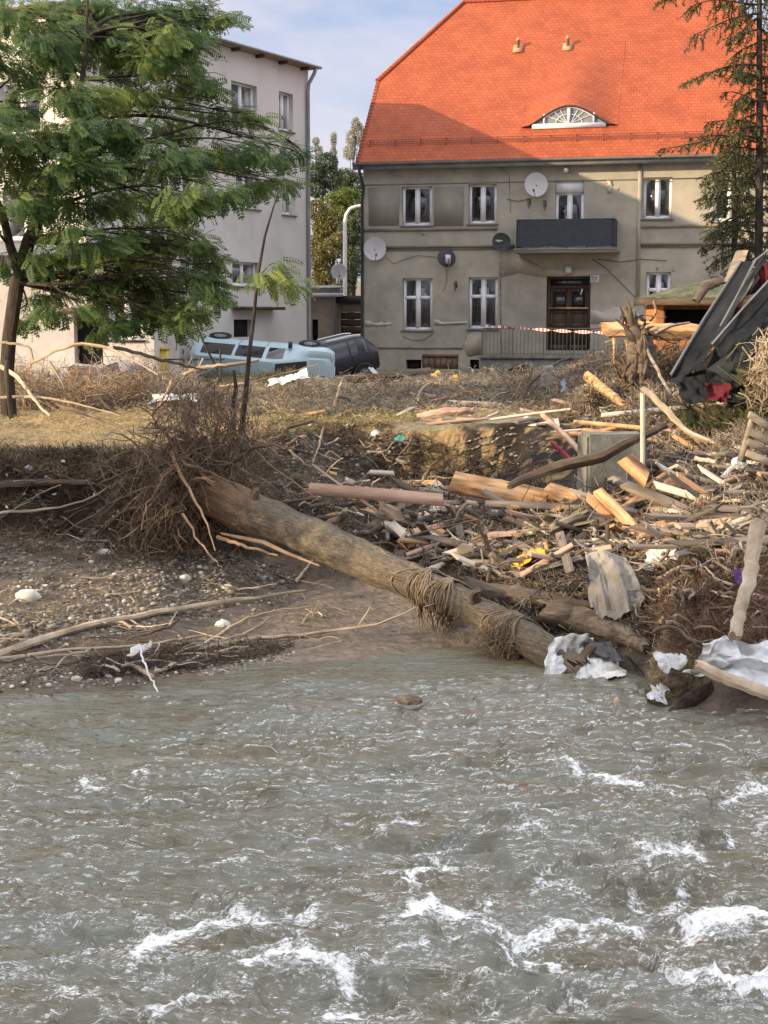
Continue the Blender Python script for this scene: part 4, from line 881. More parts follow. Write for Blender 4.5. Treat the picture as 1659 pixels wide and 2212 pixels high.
car('crushed_car', 'crumpled silver car half buried in brushwood near the apartment block', 'car', s2, paint('silver_paint', (.42,.43,.44), .2), [(.7,.74,.29),(3.0,.74,.29)], [(.7,1.2,0),(1.3,2.0,0)], [(2.0,2.55,'windscreen')],
    mxy((p.x+1.3, p.y, 1.75), (-.95, -.28, -.10), None, (0,.15,1)), [(3.78,.5,.6,.05,.24,.13,M['headlight'],'headlight')], (1.95,.8,.95), crush=.32)
p = at(292, 832, 44.0)
car('buried_car', 'dark blue car with only its roof and tail showing above the brushwood', 'car', s2, paint('dark_blue_paint', (.02,.05,.13), .05), [(.7,.74,.29),(3.0,.74,.29)], [(.6,1.2,0),(1.3,2.0,0)], [(2.0,2.55,'windscreen'),(.1,.5,'rear_window')],
    mxy((p.x+.3, p.y, 2.15), (-.75, .62, .02), None, (0,0,1)), [(0.0,.6,.8,.05,.2,.16,M['taillight'],'tail_light')], (1.95,.8,.95), crush=.05)
# kiosk behind the log
kt = thing('orange_kiosk', 'orange painted kiosk with a mossy dark roof behind the log', 'kiosk', tuple(at(1414, 827, 41.5)), -.08); kt.location.z = 2.2
k0 = Facade((kt.location.x, kt.location.y), (math.cos(-.08), math.sin(-.08)), 2.2)
c_ = lambda x, y, d=0: k0.px(x, y, d)
kw_ = 4.6; hh = c_(1480, 657)[1]; oa = c_(1437, 690)[0]; od = c_(1500, 668)[1]; oc = c_(1500, 706)[1]
m = MB(); wall_holes(m, .0, kw_, -.3, hh, [(oa, kw_-.5, oc, od)], th=.12); m.add([(0,0,-.3),(0,3,-.3),(0,3,hh),(0,0,hh)], [[0,3,2,1]]); m.add([(kw_,0,-.3),(kw_,3,-.3),(kw_,3,hh),(kw_,0,hh)], [[0,1,2,3]]); m.add([(0,3,-.3),(kw_,3,-.3),(kw_,3,hh),(0,3,hh)], [[0,3,2,1]])
m.build('wall', mat('orange_paint', [(.36,.135,.045),(.52,.21,.075)], 1.5, .7, .2), kt)
m = MB(); m.bx(oa, kw_-.5, .9, .95, oc-.2, od); m.build('hatch_interior', M['dark'], kt); m = MB(); m.bx(oa-.05, kw_-.45, -.03, .03, od, od+.07); m.bx(oa-.05, oa+.0, -.03, .03, oc, od); m.build('hatch_frame', M['brown_wood'], kt)
m = MB(); m.bx(-.35, kw_+.3, -.5, -.42, hh-.02, hh+.17); m.bx(-.35, -.30, -.42, 3.2, hh-.02, hh+.17); rfk = m.build('fascia', M['dark_wood'], kt)
g = np.empty((30, 60, 3)); X2, Y2 = np.meshgrid(np.linspace(-.38, kw_+.32, 60), np.linspace(-.52, 3.3, 30)); Z2 = hh + .18 + .0 + np.minimum((X2+.4)*.34, 1.0) * np.clip((Y2+.52)/1.2, 0, 1) * .75 + .03 * fbm(X2*4, Y2*4, None, 3)
MB().grid(np.stack([X2, Y2, Z2], -1)).build('roof', mat('mossy_roof', [(.045,.045,.04),(.09,.10,.055),(.16,.17,.09)], 3, .95, .8), kt)

# ================================================================ trees
M['leaf'] = mat('robinia_leaf', [(.055,.115,.05), (.11,.18,.06), (.26,.31,.075)], .6, .55, 0, tone=.5, huevary=.025, trans=.5, spec=.3)
M['leaf_dark'] = mat('dark_leaf', [(.05,.075,.04), (.10,.135,.06)], .5, .6, 0, tone=.5, trans=.3)
M['leaf_olive'] = mat('olive_leaf', [(.11,.115,.035), (.21,.19,.065)], .5, .6, 0, tone=.45, huevary=.03, trans=.3)
M['leaf_green'] = mat('fresh_leaf', [(.10,.14,.03), (.20,.24,.06)], .5, .6, 0, tone=.45, trans=.35)
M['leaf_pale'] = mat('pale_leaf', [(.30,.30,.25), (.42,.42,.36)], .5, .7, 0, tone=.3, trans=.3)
M['needle'] = mat('spruce_needle', [(.045,.058,.022), (.085,.095,.036), (.15,.145,.06)], 1.2, .6, 0, tone=.45, trans=.2)
M['needle_dry'] = mat('drying_needle', [(.06,.08,.03), (.12,.13,.05), (.20,.16,.08)], 1.2, .6, 0, tone=.45, trans=.2)
M['bark'] = mat('bark', [(.018,.014,.011), (.045,.036,.028), (.085,.07,.055)], 8, .9, .8, stretch=(1,1,.3))
# pinnate frond template: leaflet rhombs in pairs
def frond_template(n=7, L_=1.0):
    q = []
    for k in range(n):
        x = .18 + .78 * k / (n - 1); ln = .26 * (1 - .35 * abs(x - .5)); wd = .085
        for s in (-1, 1):
            b = np.array([x, 0, 0]); t = np.array([x + ln * .35, s * ln, -.05]); m_ = (b + t) / 2; pz_ = np.array([wd * 1.0, -s * wd * .35, .0])
            q.append([b, m_ - pz_ * .6, t, m_ + pz_ * .6])
    q.append([[.92, -.01, 0], [1.0, -.06, 0], [1.16, 0, -.03], [1.0, .06, 0]])
    q.append([[0, -.008, 0], [.95, -.006, 0], [.95, .006, 0], [0, .008, 0]])
    q = np.array(q); q[:, :, 2] -= .28 * q[:, :, 0] ** 2; return q * L_
FT = frond_template()
def rots(d, roll):
    """batch frames with x axis along d (N,3)"""
    x = d / np.linalg.norm(d, axis=1)[:, None]; up = np.tile([0, 0, 1.], (len(d), 1)); y = np.cross(up, x); y /= np.linalg.norm(y, axis=1)[:, None] + 1e-6; z = np.cross(x, y)
    c, s = np.cos(roll)[:, None], np.sin(roll)[:, None]; y2 = y * c + z * s; z2 = -y * s + z * c
    return np.stack([x, y2, z2], 2)
def fronds(mb, base, d, size, tone, T=None):
    T = FT if T is None else T
    Rm = rots(d, rng.normal(0, .5, len(d))); Q = np.einsum('nij,qkj->nqki', Rm, T) * size[:, None, None, None] + base[:, None, None, :]
    Q = Q.reshape(-1, 4, 3); mb.quads(Q, np.repeat(tone, len(T)))
def curve(a, b, sag=0, wob=.05, n=8, seed=None):
    a, b = np.array(a, float), np.array(b, float); L_ = np.linalg.norm(b - a); t = np.linspace(0, 1, n)[:, None]; r_ = rng if seed is None else np.random.default_rng(seed)
    p = a + (b - a) * t; ph = r_.uniform(0, 6, 3); am = r_.normal(0, wob * L_, 3)
    p += np.sin(t * math.pi) * np.array([0, 0, sag * L_]) + np.sin(t * math.pi * 2 + 0) * am * .6 + np.sin(t * math.pi * 1) * am * np.sin(ph) * .8
    return p
CL = [(230,80,80,40),(100,190,60,34),(330,20,80,34),(110,90,70,36),(390,80,60,30),(60,40,95,48),(180,28,95,45),(300,50,95,48),(410,20,80,38),(470,45,50,22),(150,125,75,42),(255,128,80,38),(345,115,70,40),(40,150,45,35),(410,120,40,25),
 (170,205,80,35),(285,195,70,32),(380,185,60,30),(445,190,45,18),(40,235,50,24),(60,300,85,40),(170,290,80,38),(270,275,70,36),(370,265,75,34),(465,248,65,22),(530,245,35,14),
 (50,372,85,42),(160,365,85,45),(270,352,85,42),(370,345,85,38),(470,335,75,30),(560,322,60,24),(618,325,42,20),(655,335,25,12),(55,440,60,32),(180,440,90,46),(300,435,85,44),(400,425,65,40),(480,408,60,22),(565,392,60,18),(625,395,34,12),
 (195,520,75,36),(300,515,80,40),(385,512,55,36),(440,530,42,28),(470,560,22,18),(140,590,60,18),(245,590,80,24),(330,600,70,30),(405,590,50,32),(450,590,28,30),(110,635,70,16),(340,668,70,34),(410,655,40,28),(265,690,55,26),(240,640,60,18),(20,560,30,20),(475,640,20,26),(90,560,50,26),(210,610,70,26),(150,665,60,24),(320,640,70,34),(230,700,50,20),(60,690,36,18),(390,690,44,26),(440,610,34,30),(300,560,70,30),(-80,120,110,80),(-90,300,110,80),(-70,470,90,60)]
def robinia():
    base = at(20, 878, 29.0); base.z = tz(base.x, base.y) - .05; base = Vector(base)
    t = thing('robinia_tree', 'leafy green tree with feathery leaves and a forked dark trunk on the left bank', 'tree', tuple(base))
    P = lambda x, y, Y=29.0: np.array(at(x, y, Y) - base)
    tk = MB(); tr_ = [np.zeros(3), P(16, 800), P(22, 720), P(38, 610), P(62, 520), P(92, 455), P(130, 380, 28.6), P(165, 260, 28.6), P(185, 120, 28.8), P(190, -20, 29)]
    tk.tube(tr_, [.16,.14,.135,.13,.125,.10,.08,.06,.045,.02], 12, wob=.25)
    tk.tube([P(42, 590), P(22, 530), P(8, 470), P(-20, 400), P(-60, 250, 29.6), P(-80, 90, 30)], [.10,.085,.07,.05,.03], 10, wob=.2)
    tk.build('trunk', M['bark'], t, smooth=True)
    nodes = [P(62,520), P(92,455), P(130,380,28.6), P(150,320,28.6), P(165,260,28.6), P(180,170,28.7), P(188,80,28.9), P(22,530), P(-20,400), P(-60,250,29.6), P(38,610)]
    lb = MB(); cm = MB(); B_, D_, Sz, Tn = [], [], [], []
    for (x, y, rx, ry) in CL:
        Y = 29 + rng.uniform(-2.2, 2.2); c = P(x, y, Y); s = Y / FPX; r3 = np.array([rx * s, rx * s * 1.1, ry * s])
        # limb from nearest node lower/left
        cand = [n for n in nodes if n[2] < c[2] + .4] or nodes; nd = min(cand, key=lambda n: np.linalg.norm((n - c) * np.array([1, .7, 1.6])))
        cv = curve(nd, c + np.array([r3[0] * .4, 0, 0]), .06, .04, 9); lb.tube(cv, [.045 if np.linalg.norm(nd - c) > 2 else .03, .008], 6)
        # sub twigs
        for k in range(7):
            a = cv[rng.integers(4, 9)]; e = c + rng.normal(0, .5, 3) * r3 * 1.2; lb.tube(curve(a, e, .04, .05, 5), [.012, .004], 4, cap=False)
        rx *= .9; ry *= .86; n = int(rx * ry / 10.4); r3 = np.array([rx * s, rx * s * 1.1, ry * s])
        u = rng.normal(0, 1, (n, 3)); u /= np.linalg.norm(u, axis=1)[:, None]; u *= rng.uniform(.2, 1.08, (n, 1)) ** .6
        # loosen into a few sprays
        ks = rng.normal(0, .55, (max(4, n // 14), 3)); kk = ks[rng.integers(0, len(ks), n)]; u = u * .55 + kk * .75
        p = c + u * r3
        cx_ = np.array([1.0, 0, .2]); d = u * np.array([1, 1, .35]) + np.array([.55, -.1, -.35]) + rng.normal(0, .35, (n, 3))
        B_.append(p); D_.append(d); Sz.append(rng.uniform(.20, .38, n)); Tn.append(np.clip(rng.normal(.5, .22, n) + .1 * u[:, 2], 0, 1))
    fronds(cm, np.vstack(B_), np.vstack(D_), np.concatenate(Sz), np.concatenate(Tn))
    lb.build('limbs', M['bark'], t); cm.build('crown', M['leaf'], t)
robinia()
def leafy_tree(name, label, px, pyb, Y, crown, m, leaf=.2, dens=1.0, group=None, off=None, tr=.14, cat='tree', ztop=None):
    """crown: list of (px,py,rx,ry); pyb None -> ground"""
    b = Vector(off) if off else at(px, 800, Y); b.z = float(tz(b.x, b.y)) - .05 if b.y > 9 else 1.85
    t = thing(name, label, cat, tuple(b), group=group); Q, Tn = [], []; lb = MB(); tips = []
    for c in crown:
        if off: cc = np.array(c[:3]); r3 = np.array(c[3:6])
        else: cc = np.array(at(c[0], c[1], Y) - b) + np.array([0, rng.uniform(-1, 1) * c[2] * Y / FPX * .5, 0]); r3 = np.array([c[2], c[2], c[3]]) * Y / FPX
        tips.append(cc); n = int(dens * (80 if not off else 20) * (r3[0] * r3[2]) / leaf ** 2) + 60
        u = rng.normal(0, 1, (n, 3)); u /= np.linalg.norm(u, axis=1)[:, None]; rr = rng.uniform(.25, 1, (n, 1)) ** .5; lum = 1 + .28 * fbm(u[:, 0] * 2.2 + cc[0], u[:, 1] * 2.2, u[:, 2] * 2.2, 3)[:, None]
        p = cc + u * rr * lum * r3; dd = rng.normal(0, 1, (n, 3)); ee = np.cross(dd, rng.normal(0, 1, (n, 3))); dd /= np.linalg.norm(dd, axis=1)[:, None]; ee /= np.linalg.norm(ee, axis=1)[:, None]
        s = (leaf * rng.uniform(.5, 1.1, (n, 1))); Q.append(np.stack([p - dd * s * .5, p + ee * s * .28, p + dd * s * .5, p - ee * s * .28], 1)); Tn.append(np.clip(rng.normal(.5, .25, n), 0, 1))
    top = max(tips, key=lambda q: q[2]); cen = np.mean(tips, 0)
    tk = MB(); fork = np.array([cen[0] * .5, cen[1] * .5, min(c[2] for c in tips) * .55 + .3]); tk.tube(curve((0, 0, 0), fork, 0, .02, 6), [tr, tr * .75], 8); tk.tube(curve(fork, top, 0, .03, 8), [tr * .75, .02], 7)
    for q in tips: tk.tube(curve(fork + (top - fork) * rng.uniform(0, .6), q, .05, .04, 6), [tr * .4, .015], 5)
    tk.build('trunk', M['bark'], t); cm = MB(); cm.quads(np.concatenate(Q), np.concatenate(Tn)); cm.build('crown', m, t); return t
G_ = 'trees beyond the gap between the houses'
leafy_tree('background_tree', 'dark green round tree rising highest in the gap beside the pale block', 690, None, 92, [(680,375,26,26),(705,350,26,22),(715,385,30,26),(685,410,28,20)], M['leaf_dark'], .17, group=G_)
leafy_tree('background_tree', 'dark green tree in the gap against the house corner', 752, None, 96, [(745,385,24,24),(768,400,26,30),(740,415,26,24)], M['leaf_dark'], .17, group=G_)
leafy_tree('background_tree', 'bright yellow green tree behind the street lamp arm', 742, None, 82, [(722,432,24,18),(748,425,26,20),(768,440,22,26),(735,460,30,20)], M['leaf_green'], .16, group=G_)
leafy_tree('background_tree', 'olive brown tree next to the downpipe of the pale block', 690, None, 80, [(685,455,24,26),(700,490,30,30),(720,480,24,26),(690,525,28,26)], M['leaf_olive'], .16, group=G_)
leafy_tree('background_tree', 'low olive bush tree behind the garage roof', 705, None, 76, [(690,560,26,28),(715,540,28,28),(700,595,30,26),(730,520,20,20)], M['leaf_olive'], .16, group=G_)
leafy_tree('background_tree', 'shadowy dark tree behind the lower lamp pole', 762, None, 78, [(755,500,26,30),(775,540,26,34),(757,580,28,30),(745,620,24,22),(775,480,20,24)], M['leaf_dark'], .16, group=G_)
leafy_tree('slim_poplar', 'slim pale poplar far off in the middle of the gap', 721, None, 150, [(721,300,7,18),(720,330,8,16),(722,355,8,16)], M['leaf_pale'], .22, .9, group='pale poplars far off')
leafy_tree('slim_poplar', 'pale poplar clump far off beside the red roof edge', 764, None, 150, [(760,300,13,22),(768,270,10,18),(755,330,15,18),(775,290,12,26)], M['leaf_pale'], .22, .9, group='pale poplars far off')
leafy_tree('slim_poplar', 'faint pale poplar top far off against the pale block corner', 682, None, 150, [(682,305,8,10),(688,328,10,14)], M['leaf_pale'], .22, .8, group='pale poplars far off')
for i, (x, y_, z_) in enumerate(((-34, 95, 9), (24, 100, 10), (34, 84, 9), (-14, 105, 6), (9, 110, 5), (27, 78, 8), (42, 92, 11), (52, 84, 9), (-46, 88, 10), (31, 96, 12))):
    leafy_tree('hillside_tree', ['broad tree far behind the apartment block','broad tree far behind the tiled house','rounded tree far behind the right end of the tiled house','small tree far behind the garage','small tree far behind the house roof','bushy tree beyond the right end of the tiled house','tall tree right of the tiled house beyond the yard','broad tree furthest right beyond the yard','broad tree furthest left beyond the apartment block','tallest tree behind the right end of the tiled house'][i], 0, None, 0, [(rng.uniform(-2,2), rng.uniform(-2,2), z_*.7+rng.uniform(-1,1.5), 3.2, 3.2, 2.4) for k in range(7)], M['leaf_dark'], .5, .5, off=(x, y_, 3), tr=.3)
# off to the left, out of view: trees placed to shade the beach and river
def side_tree(x, y, h, r, lab, n=16, dens=.8):
    cr = [(rng.normal(0, r * .45), rng.normal(0, r * .45), h * rng.uniform(.45, .98), r * .42, r * .42, r * .36) for k in range(n)]
    leafy_tree('riverside_shade_tree', lab, 0, None, 0, cr, M['leaf_green'], .3, dens, off=(x, y, 0), tr=.22)
SIDE = [(-13.5, 17.6, 6.8, 2.8, 'leafy tree overhanging the river upstream of the beach'), (-19.5, 15.9, 9.0, 3.2, 'taller tree beside the river further upstream')]
SIDE += [(-19.0, 1.0, 9.0, 3.4, 'unseen leafy tree added for shade on the near bank closest to the photographer'), (-25.5, 0.5, 11.0, 3.8, 'unseen tall tree added for shade on the near bank, second upstream'), (-32.0, 0.5, 11.5, 4.2, 'tallest unseen tree added for shade on the near bank further upstream'), (-23.0, 2.8, 8.6, 3.6, 'unseen broad tree added for shade, leaning over the water from the near bank'), (-40.0, -1.5, 12.5, 4.4, 'unseen tall tree added for shade on the near bank furthest upstream'), (-15.5, 1.6, 6.0, 2.2, 'unseen small round tree added for shade on the near bank')]  # near-bank trees are unseen, added to keep the sun off the river
for a in SIDE: side_tree(*a)
nbx, nby = np.meshgrid(np.linspace(-90, 60, 160), np.linspace(-30, 7.0, 60)); nbz = np.interp(nby, [-30, 1.5, 3.2, 5.4, 7.0], [2.2, 2.0, 1.1, -.25, -.9]) + .10 * fbm(nbx * .7, nby * .9, None, 4)
MB().grid(np.stack([nbx, nby, nbz], -1)).build('unseen_near_bank', mat('near_bank_soil', [(.06,.05,.03),(.12,.11,.055),(.17,.15,.09)], 1.2, .95, .7), smooth=True, kind='structure')  # unseen bank, added to carry the trees that shade the river
# saplings standing in the roots
def sapling(name, label, pts, r, Y, leaves, nl=60, m=None):
    b = at(pts[0][0], pts[0][1], Y); t = thing(name, label, 'sapling', tuple(b)); P = [np.array(at(x, y, Y) - b) for x, y in pts]
    tk = MB(); tk.tube(P, r, 7, wob=.2); 
    if leaves:
        cm = MB()
        for (x, y, rx, ry) in leaves:
            c = np.array(at(x, y, Y) - b); n = int(nl * rx * ry / 1500) + 5; u = rng.normal(0, .6, (n, 3)); p = c + u * np.array([rx, rx * .6, ry]) * Y / FPX
            nd = min(P[len(P) // 3:], key=lambda q: np.linalg.norm(q - c)); tk.tube(curve(nd, c, .1, .05, 6), [r[-1] * 1.2, .004], 5)
            fronds(cm, p, u * np.array([1, 1, .3]) + np.array([.5, 0, -.5]) + rng.normal(0, .3, (n, 3)), rng.uniform(.2, .36, n), np.clip(rng.normal(.45, .2, n), 0, 1))
        cm.build('leaves', m or M['leaf'], t)
    tk.build('stem', M['bark'], t)
sapling('thin_sapling', 'tall thin leaning sapling in front of the blue van', [(520,940),(530,860),(538,770),(548,690),(556,600),(572,510),(590,450),(600,418)], [.045,.035,.028,.018,.010], 22.6, [(600,600,46,14),(570,592,36,14),(625,615,22,10),(596,570,12,12)], 55)
sapling('thin_sapling', 'short dark broken stem beside the root plate', [(505,935),(502,880),(510,840),(506,800)], [.045,.04,.02], 22.4, None)
sapling('thin_sapling', 'thin dark sapling left of the van with a few drooping leaves', [(470,800),(440,740),(420,690),(405,640),(380,600)], [.03,.02,.01], 33, [(430,650,18,24),(470,640,12,26)], 60)
sapling('broken_sapling', 'dark upright stem at the left edge below the big tree', [(24,900),(20,850),(14,800),(16,778)], [.05,.045,.04], 25.5, None)
# spruces at the right edge
def spruce(label, x0, ytop, ybot, Y, brs, tr):
    b = at(x0, ybot, Y); b.z = float(tz(b.x, b.y)) - .1; t = thing('spruce_tree', label, 'spruce', tuple(b), group='spruces at the right edge')
    tk = MB(); P = lambda x, y, dy=0: np.array(at(x, y, Y + dy) - b)
    tk.tube([np.zeros(3), P(x0 + 1, (ytop + ybot) / 2), P(x0, ytop)], [tr, tr * .8, tr * .5], 10, wob=.15)
    Q, Tn = [], []; s = Y / FPX
    for (xs_, ys_, xe, ye, hang, dy) in brs:
        a = P(xs_, ys_); e = P(xe, ye, dy); cv = curve(a, e, .07, .02, 12); tk.tube(cv, [.028, .007], 5)
        L_ = np.linalg.norm(e - a); nt_ = int(L_ / .07) + 3
        for k in range(nt_):
            f = rng.uniform(.12, 1.02); p = np.array([np.interp(f, np.linspace(0, 1, 12), cv[:, j]) for j in range(3)]); hl = hang * s * rng.uniform(.3, 1.1) * (.6 + .5 * math.sin(f * 3))
            q = p + np.array([rng.normal(0, .12) - .10 * np.sign(x0 - xe), rng.normal(0, .22), -hl]); tw = curve(p, q, 0, .06, 5); tk.tube(tw, [.006, .002], 3, cap=False)
            n = int(hl * 90) + 12; ff = rng.uniform(0, 1, n); pp = np.stack([np.interp(ff, np.linspace(0, 1, 5), tw[:, j]) for j in range(3)], 1)
            d = rng.normal(0, 1, (n, 3)) + np.array([0, 0, -.7]); d /= np.linalg.norm(d, axis=1)[:, None]; ln = rng.uniform(.04, .10, (n, 1)); w_ = np.cross(d, rng.normal(0, 1, (n, 3))); w_ /= np.linalg.norm(w_, axis=1)[:, None]
            Q.append(np.stack([pp - w_ * .007, pp + d * ln * .6 - w_ * .012, pp + d * ln, pp + w_ * .012], 1)); Tn.append(np.clip(rng.normal(.5, .25, n), 0, 1))
    tk.build('trunk', M['bark'], t); cm = MB(); cm.quads(np.concatenate(Q), np.concatenate(Tn)); cm.build('crown', M['needle'], t)
br = []
for y in range(-40, 600, 26):
    for sd in (-1, 1):
        L0 = {True: 95, False: 70}[y > 300] * rng.uniform(.55, 1.1)
        br.append((1640, y, 1640 + sd * L0, y + rng.uniform(-10, 35), 38, rng.uniform(-.9, .9)))
br += [(1640,10,1490,15,50,-.5),(1640,30,1500,75,45,.3),(1640,-30,1425,2,26,0),(1640,140,1478,180,16,-.4),(1640,165,1520,158,22,.4),(1640,270,1520,265,40,0),(1640,300,1425,322,22,-.3),(1640,310,1470,300,36,.4),(1640,220,1560,200,26,0)]
spruce('tall thin spruce with drooping branches at the right edge of the picture', 1640, -80, 700, 35.5, br, .105)
br = []
for y in range(330, 570, 20):
    for sd in (-1, 1): br.append((1585, y, 1585 + sd * 68 * rng.uniform(.6, 1.1), y + rng.uniform(-6, 28), 28, rng.uniform(-.7, .7)))
spruce('shorter spruce left of the tall one in front of the house corner', 1586, 300, 700, 36.5, br, .085)
# ================================================================ fallen tree
def bark_mat():
    m = mat('furrowed_bark', [(1,1,1),(1,1,1)], 3, .92, 0); t = m.node_tree; N = t.nodes; L = t.links.new; b = N['Principled BSDF']
    u = N.new('ShaderNodeUVMap'); mp = N.new('ShaderNodeMapping'); mp.inputs['Scale'].default_value = (34, 11, 1); L(u.outputs[0], mp.inputs[0])
    n = N.new('ShaderNodeTexNoise'); n.inputs['Scale'].default_value = 1; n.inputs['Detail'].default_value = 5; n.inputs['Roughness'].default_value = .6; n.inputs['Distortion'].default_value = .8; L(mp.outputs[0], n.inputs['Vector'])
    r = N.new('ShaderNodeValToRGB'); e = r.color_ramp.elements; e[0].position = .34; e[0].color = (.075,.06,.045,1); e[1].position = .68; e[1].color = (.20,.168,.122,1); q = e.new(.5); q.color = (.128,.105,.078,1); L(n.outputs['Fac'], r.inputs[0])
    n2 = N.new('ShaderNodeTexNoise'); n2.inputs['Scale'].default_value = 4; n2.inputs['Detail'].default_value = 5; L(u.outputs[0], n2.inputs['Vector'])
    sx = N.new('ShaderNodeSeparateXYZ'); L(u.outputs[0], sx.inputs[0]); ma = N.new('ShaderNodeMath'); ma.operation = 'MULTIPLY_ADD'; L(n2.outputs['Fac'], ma.inputs[0]); ma.inputs[1].default_value = -2.2; L(sx.outputs[1], ma.inputs[2])
    mr = N.new('ShaderNodeMapRange'); mr.inputs['From Min'].default_value = -.9; mr.inputs['From Max'].default_value = .15; mr.inputs['To Min'].default_value = .75; mr.inputs['To Max'].default_value = 0; L(ma.outputs[0], mr.inputs[0])
    mx = N.new('ShaderNodeMix'); mx.data_type = 'RGBA'; L(mr.outputs[0], mx.inputs['Factor']); L(r.outputs[0], mx.inputs['A']); mx.inputs['B'].default_value = (.30,.165,.085,1)
    L(mx.outputs['Result'], b.inputs['Base Color']); bu = N.new('ShaderNodeBump'); bu.inputs['Strength'].default_value = 1; bu.inputs['Distance'].default_value = .03; L(n.outputs['Fac'], bu.inputs['Height']); L(bu.outputs[0], b.inputs['Normal'])
    return m
M['furrow'] = bark_mat()
M['root'] = mat('root_bark', [(.055,.038,.027), (.15,.105,.07), (.27,.195,.13)], 5, .85, .5, vary=.35)
M['root_fine'] = mat('fine_root', [(.065,.045,.03), (.17,.12,.078), (.30,.22,.145)], 3, .85, 0, tone=.5)
ft_ax = [(448,1062,21.3),(500,1088,20.95),(560,1114,20.6),(640,1146,20.15),(720,1181,19.65),(778,1208,19.3),(870,1247,18.8),(965,1287,18.3),(1045,1328,17.85),(1121,1370,17.4),(1190,1412,17.0),(1245,1448,16.7)]
axw = [np.array(at(*q)) for q in ft_ax]
tree0 = thing('fallen_tree', 'thick uprooted tree trunk lying from its root plate down into the river', 'fallen tree', tuple(axw[0]))
B0 = axw[0]; al = np.array([q - B0 for q in axw])
tt_ = np.linspace(0, 1, 110); ai = np.linspace(0, 1, len(al)); ap = np.stack([np.interp(tt_, ai, al[:, k]) for k in range(3)], 1)
for k in range(3): ap[:, k] = np.convolve(np.pad(ap[:, k], 4, 'edge'), np.ones(9) / 9, 'valid')
m = MB(); m.tube(ap, [.31,.295,.285,.27,.255,.245,.225,.21,.198,.19,.185,.18], 56, wob=.16); m.build('trunk', M['furrow'], tree0, smooth=True)
tdir = (al[2] - al[0]) / np.linalg.norm(al[2] - al[0]); e1 = np.cross(tdir, [0, 0, 1]); e1 /= np.linalg.norm(e1); e2 = np.cross(e1, tdir)
# soil lump held by the roots
ico = bpy.data.meshes.new('tmp'); import bmesh
def icos(sub):
    bm = bmesh.new(); bmesh.ops.create_icosphere(bm, subdivisions=sub, radius=1); v = np.array([tuple(q.co) for q in bm.verts]); bm.verts.ensure_lookup_table(); f = np.array([[q.index for q in g.verts] for g in bm.faces]); bm.free(); return v, f
I1, I2, I3, I4 = icos(1), icos(2), icos(3), icos(5)
v, f = I4; sp = v * np.array([.34, .50, .62]); sp = sp * (1 + .45 * fbm(v[:, 0]*2.2, v[:, 1]*2.2, v[:, 2]*2.2, 5))[:, None]
sp = sp[:, [0]] * -tdir + sp[:, [1]] * e1 + sp[:, [2]] * e2 + np.array(at(408,1028,21.5) - Vector(B0))
m = MB(); m.add(sp, f); m.build('root_plate', M['soil'], tree0, smooth=True)
hub = np.array([0, 0, 0.]) - tdir * .15
def root_path(an, L_, seed, back=.1, droop=.5, start=.22):
    r_ = np.random.default_rng(seed); rad = math.cos(an) * e1 + math.sin(an) * e2; p = hub + rad * start - tdir * r_.uniform(-.25, .35); d = rad * 1.0 - tdir * r_.uniform(-.25, .6); P = [p + tdir * .25]; n = 9
    for k in range(n):
        d = d + r_.normal(0, .22, 3) + np.array([0, 0, -droop * .16 * (k / 3)]); d /= np.linalg.norm(d); p = p + d * L_ / n; P.append(p)
    return P
for k in range(78):
    an = rng.uniform(0, 6.283); L_ = rng.uniform(.6, 1.7) * (1.3 if math.sin(an) < -.1 else 1.0); r0 = rng.choice([.018, .028, .042, .065], p=[.28,.30,.24,.18])
    m = MB(); m.tube(root_path(an, L_, 100 + k), [r0, r0 * .7, r0 * .35, .005], 7, wob=.3); m.build('root', M['root'], tree0, smooth=True)
def proot(pts, r, mm=None):
    P = [np.array(at(*q)) - B0 for q in pts]; P = np.array(P); t = np.linspace(0, 1, 14); s = np.linspace(0, 1, len(P)); Q = np.stack([np.interp(t, s, P[:, k]) for k in range(3)], 1); Q[1:-1] += rng.normal(0, .012, (12, 3))
    MB().tube(Q, r, 7).build('root', mm or M['root'], tree0, smooth=True)
M['root_lit'] = mat('pale_lit_root', [(.24,.15,.09), (.38,.26,.16)], 4, .8, .3)  # root bark colour lightened to look sunlit; also serves the peeled strip
proot([(370,975,20.6),(395,1030,20.3),(420,1080,20.1),(450,1130,19.8),(465,1190,19.6)], [.028,.008], M['root_lit'])
proot([(385,1000,20.6),(350,1035,20.4),(330,1070,20.3),(310,1110,20.2),(305,1145,20.1)], [.022,.006], M['root_lit'])
proot([(365,985,20.6),(420,1010,20.4),(480,1030,20.2),(545,1075,20.2)], [.03,.008]); proot([(455,880,21.6),(490,920,21.4),(540,960,21.2),(590,1010,21.0),(690,1080,20.6)], [.022,.01,.005], M['root_lit'])
proot([(400,960,21),(445,990,20.6),(500,1000,20.4),(560,1035,20.3)], [.022,.006]); proot([(410,900,21.6),(425,940,21.4),(400,1000,21),(395,1060,20.8)], [.04,.02]); proot([(360,960,21),(320,1000,20.8),(250,1030,20.6),(215,1045,20.5)], [.035,.01])
proot([(520,940,21.8),(508,990,21.4),(500,1040,21)], [.06,.05]); proot([(470,1160,20.2),(530,1180,19.9),(600,1200,19.7)], [.03,.012], M['root_lit']); proot([(395,1110,20.3),(420,1150,20),(455,1200,19.8),(480,1225,19.7)], [.02,.005], M['root_lit'])
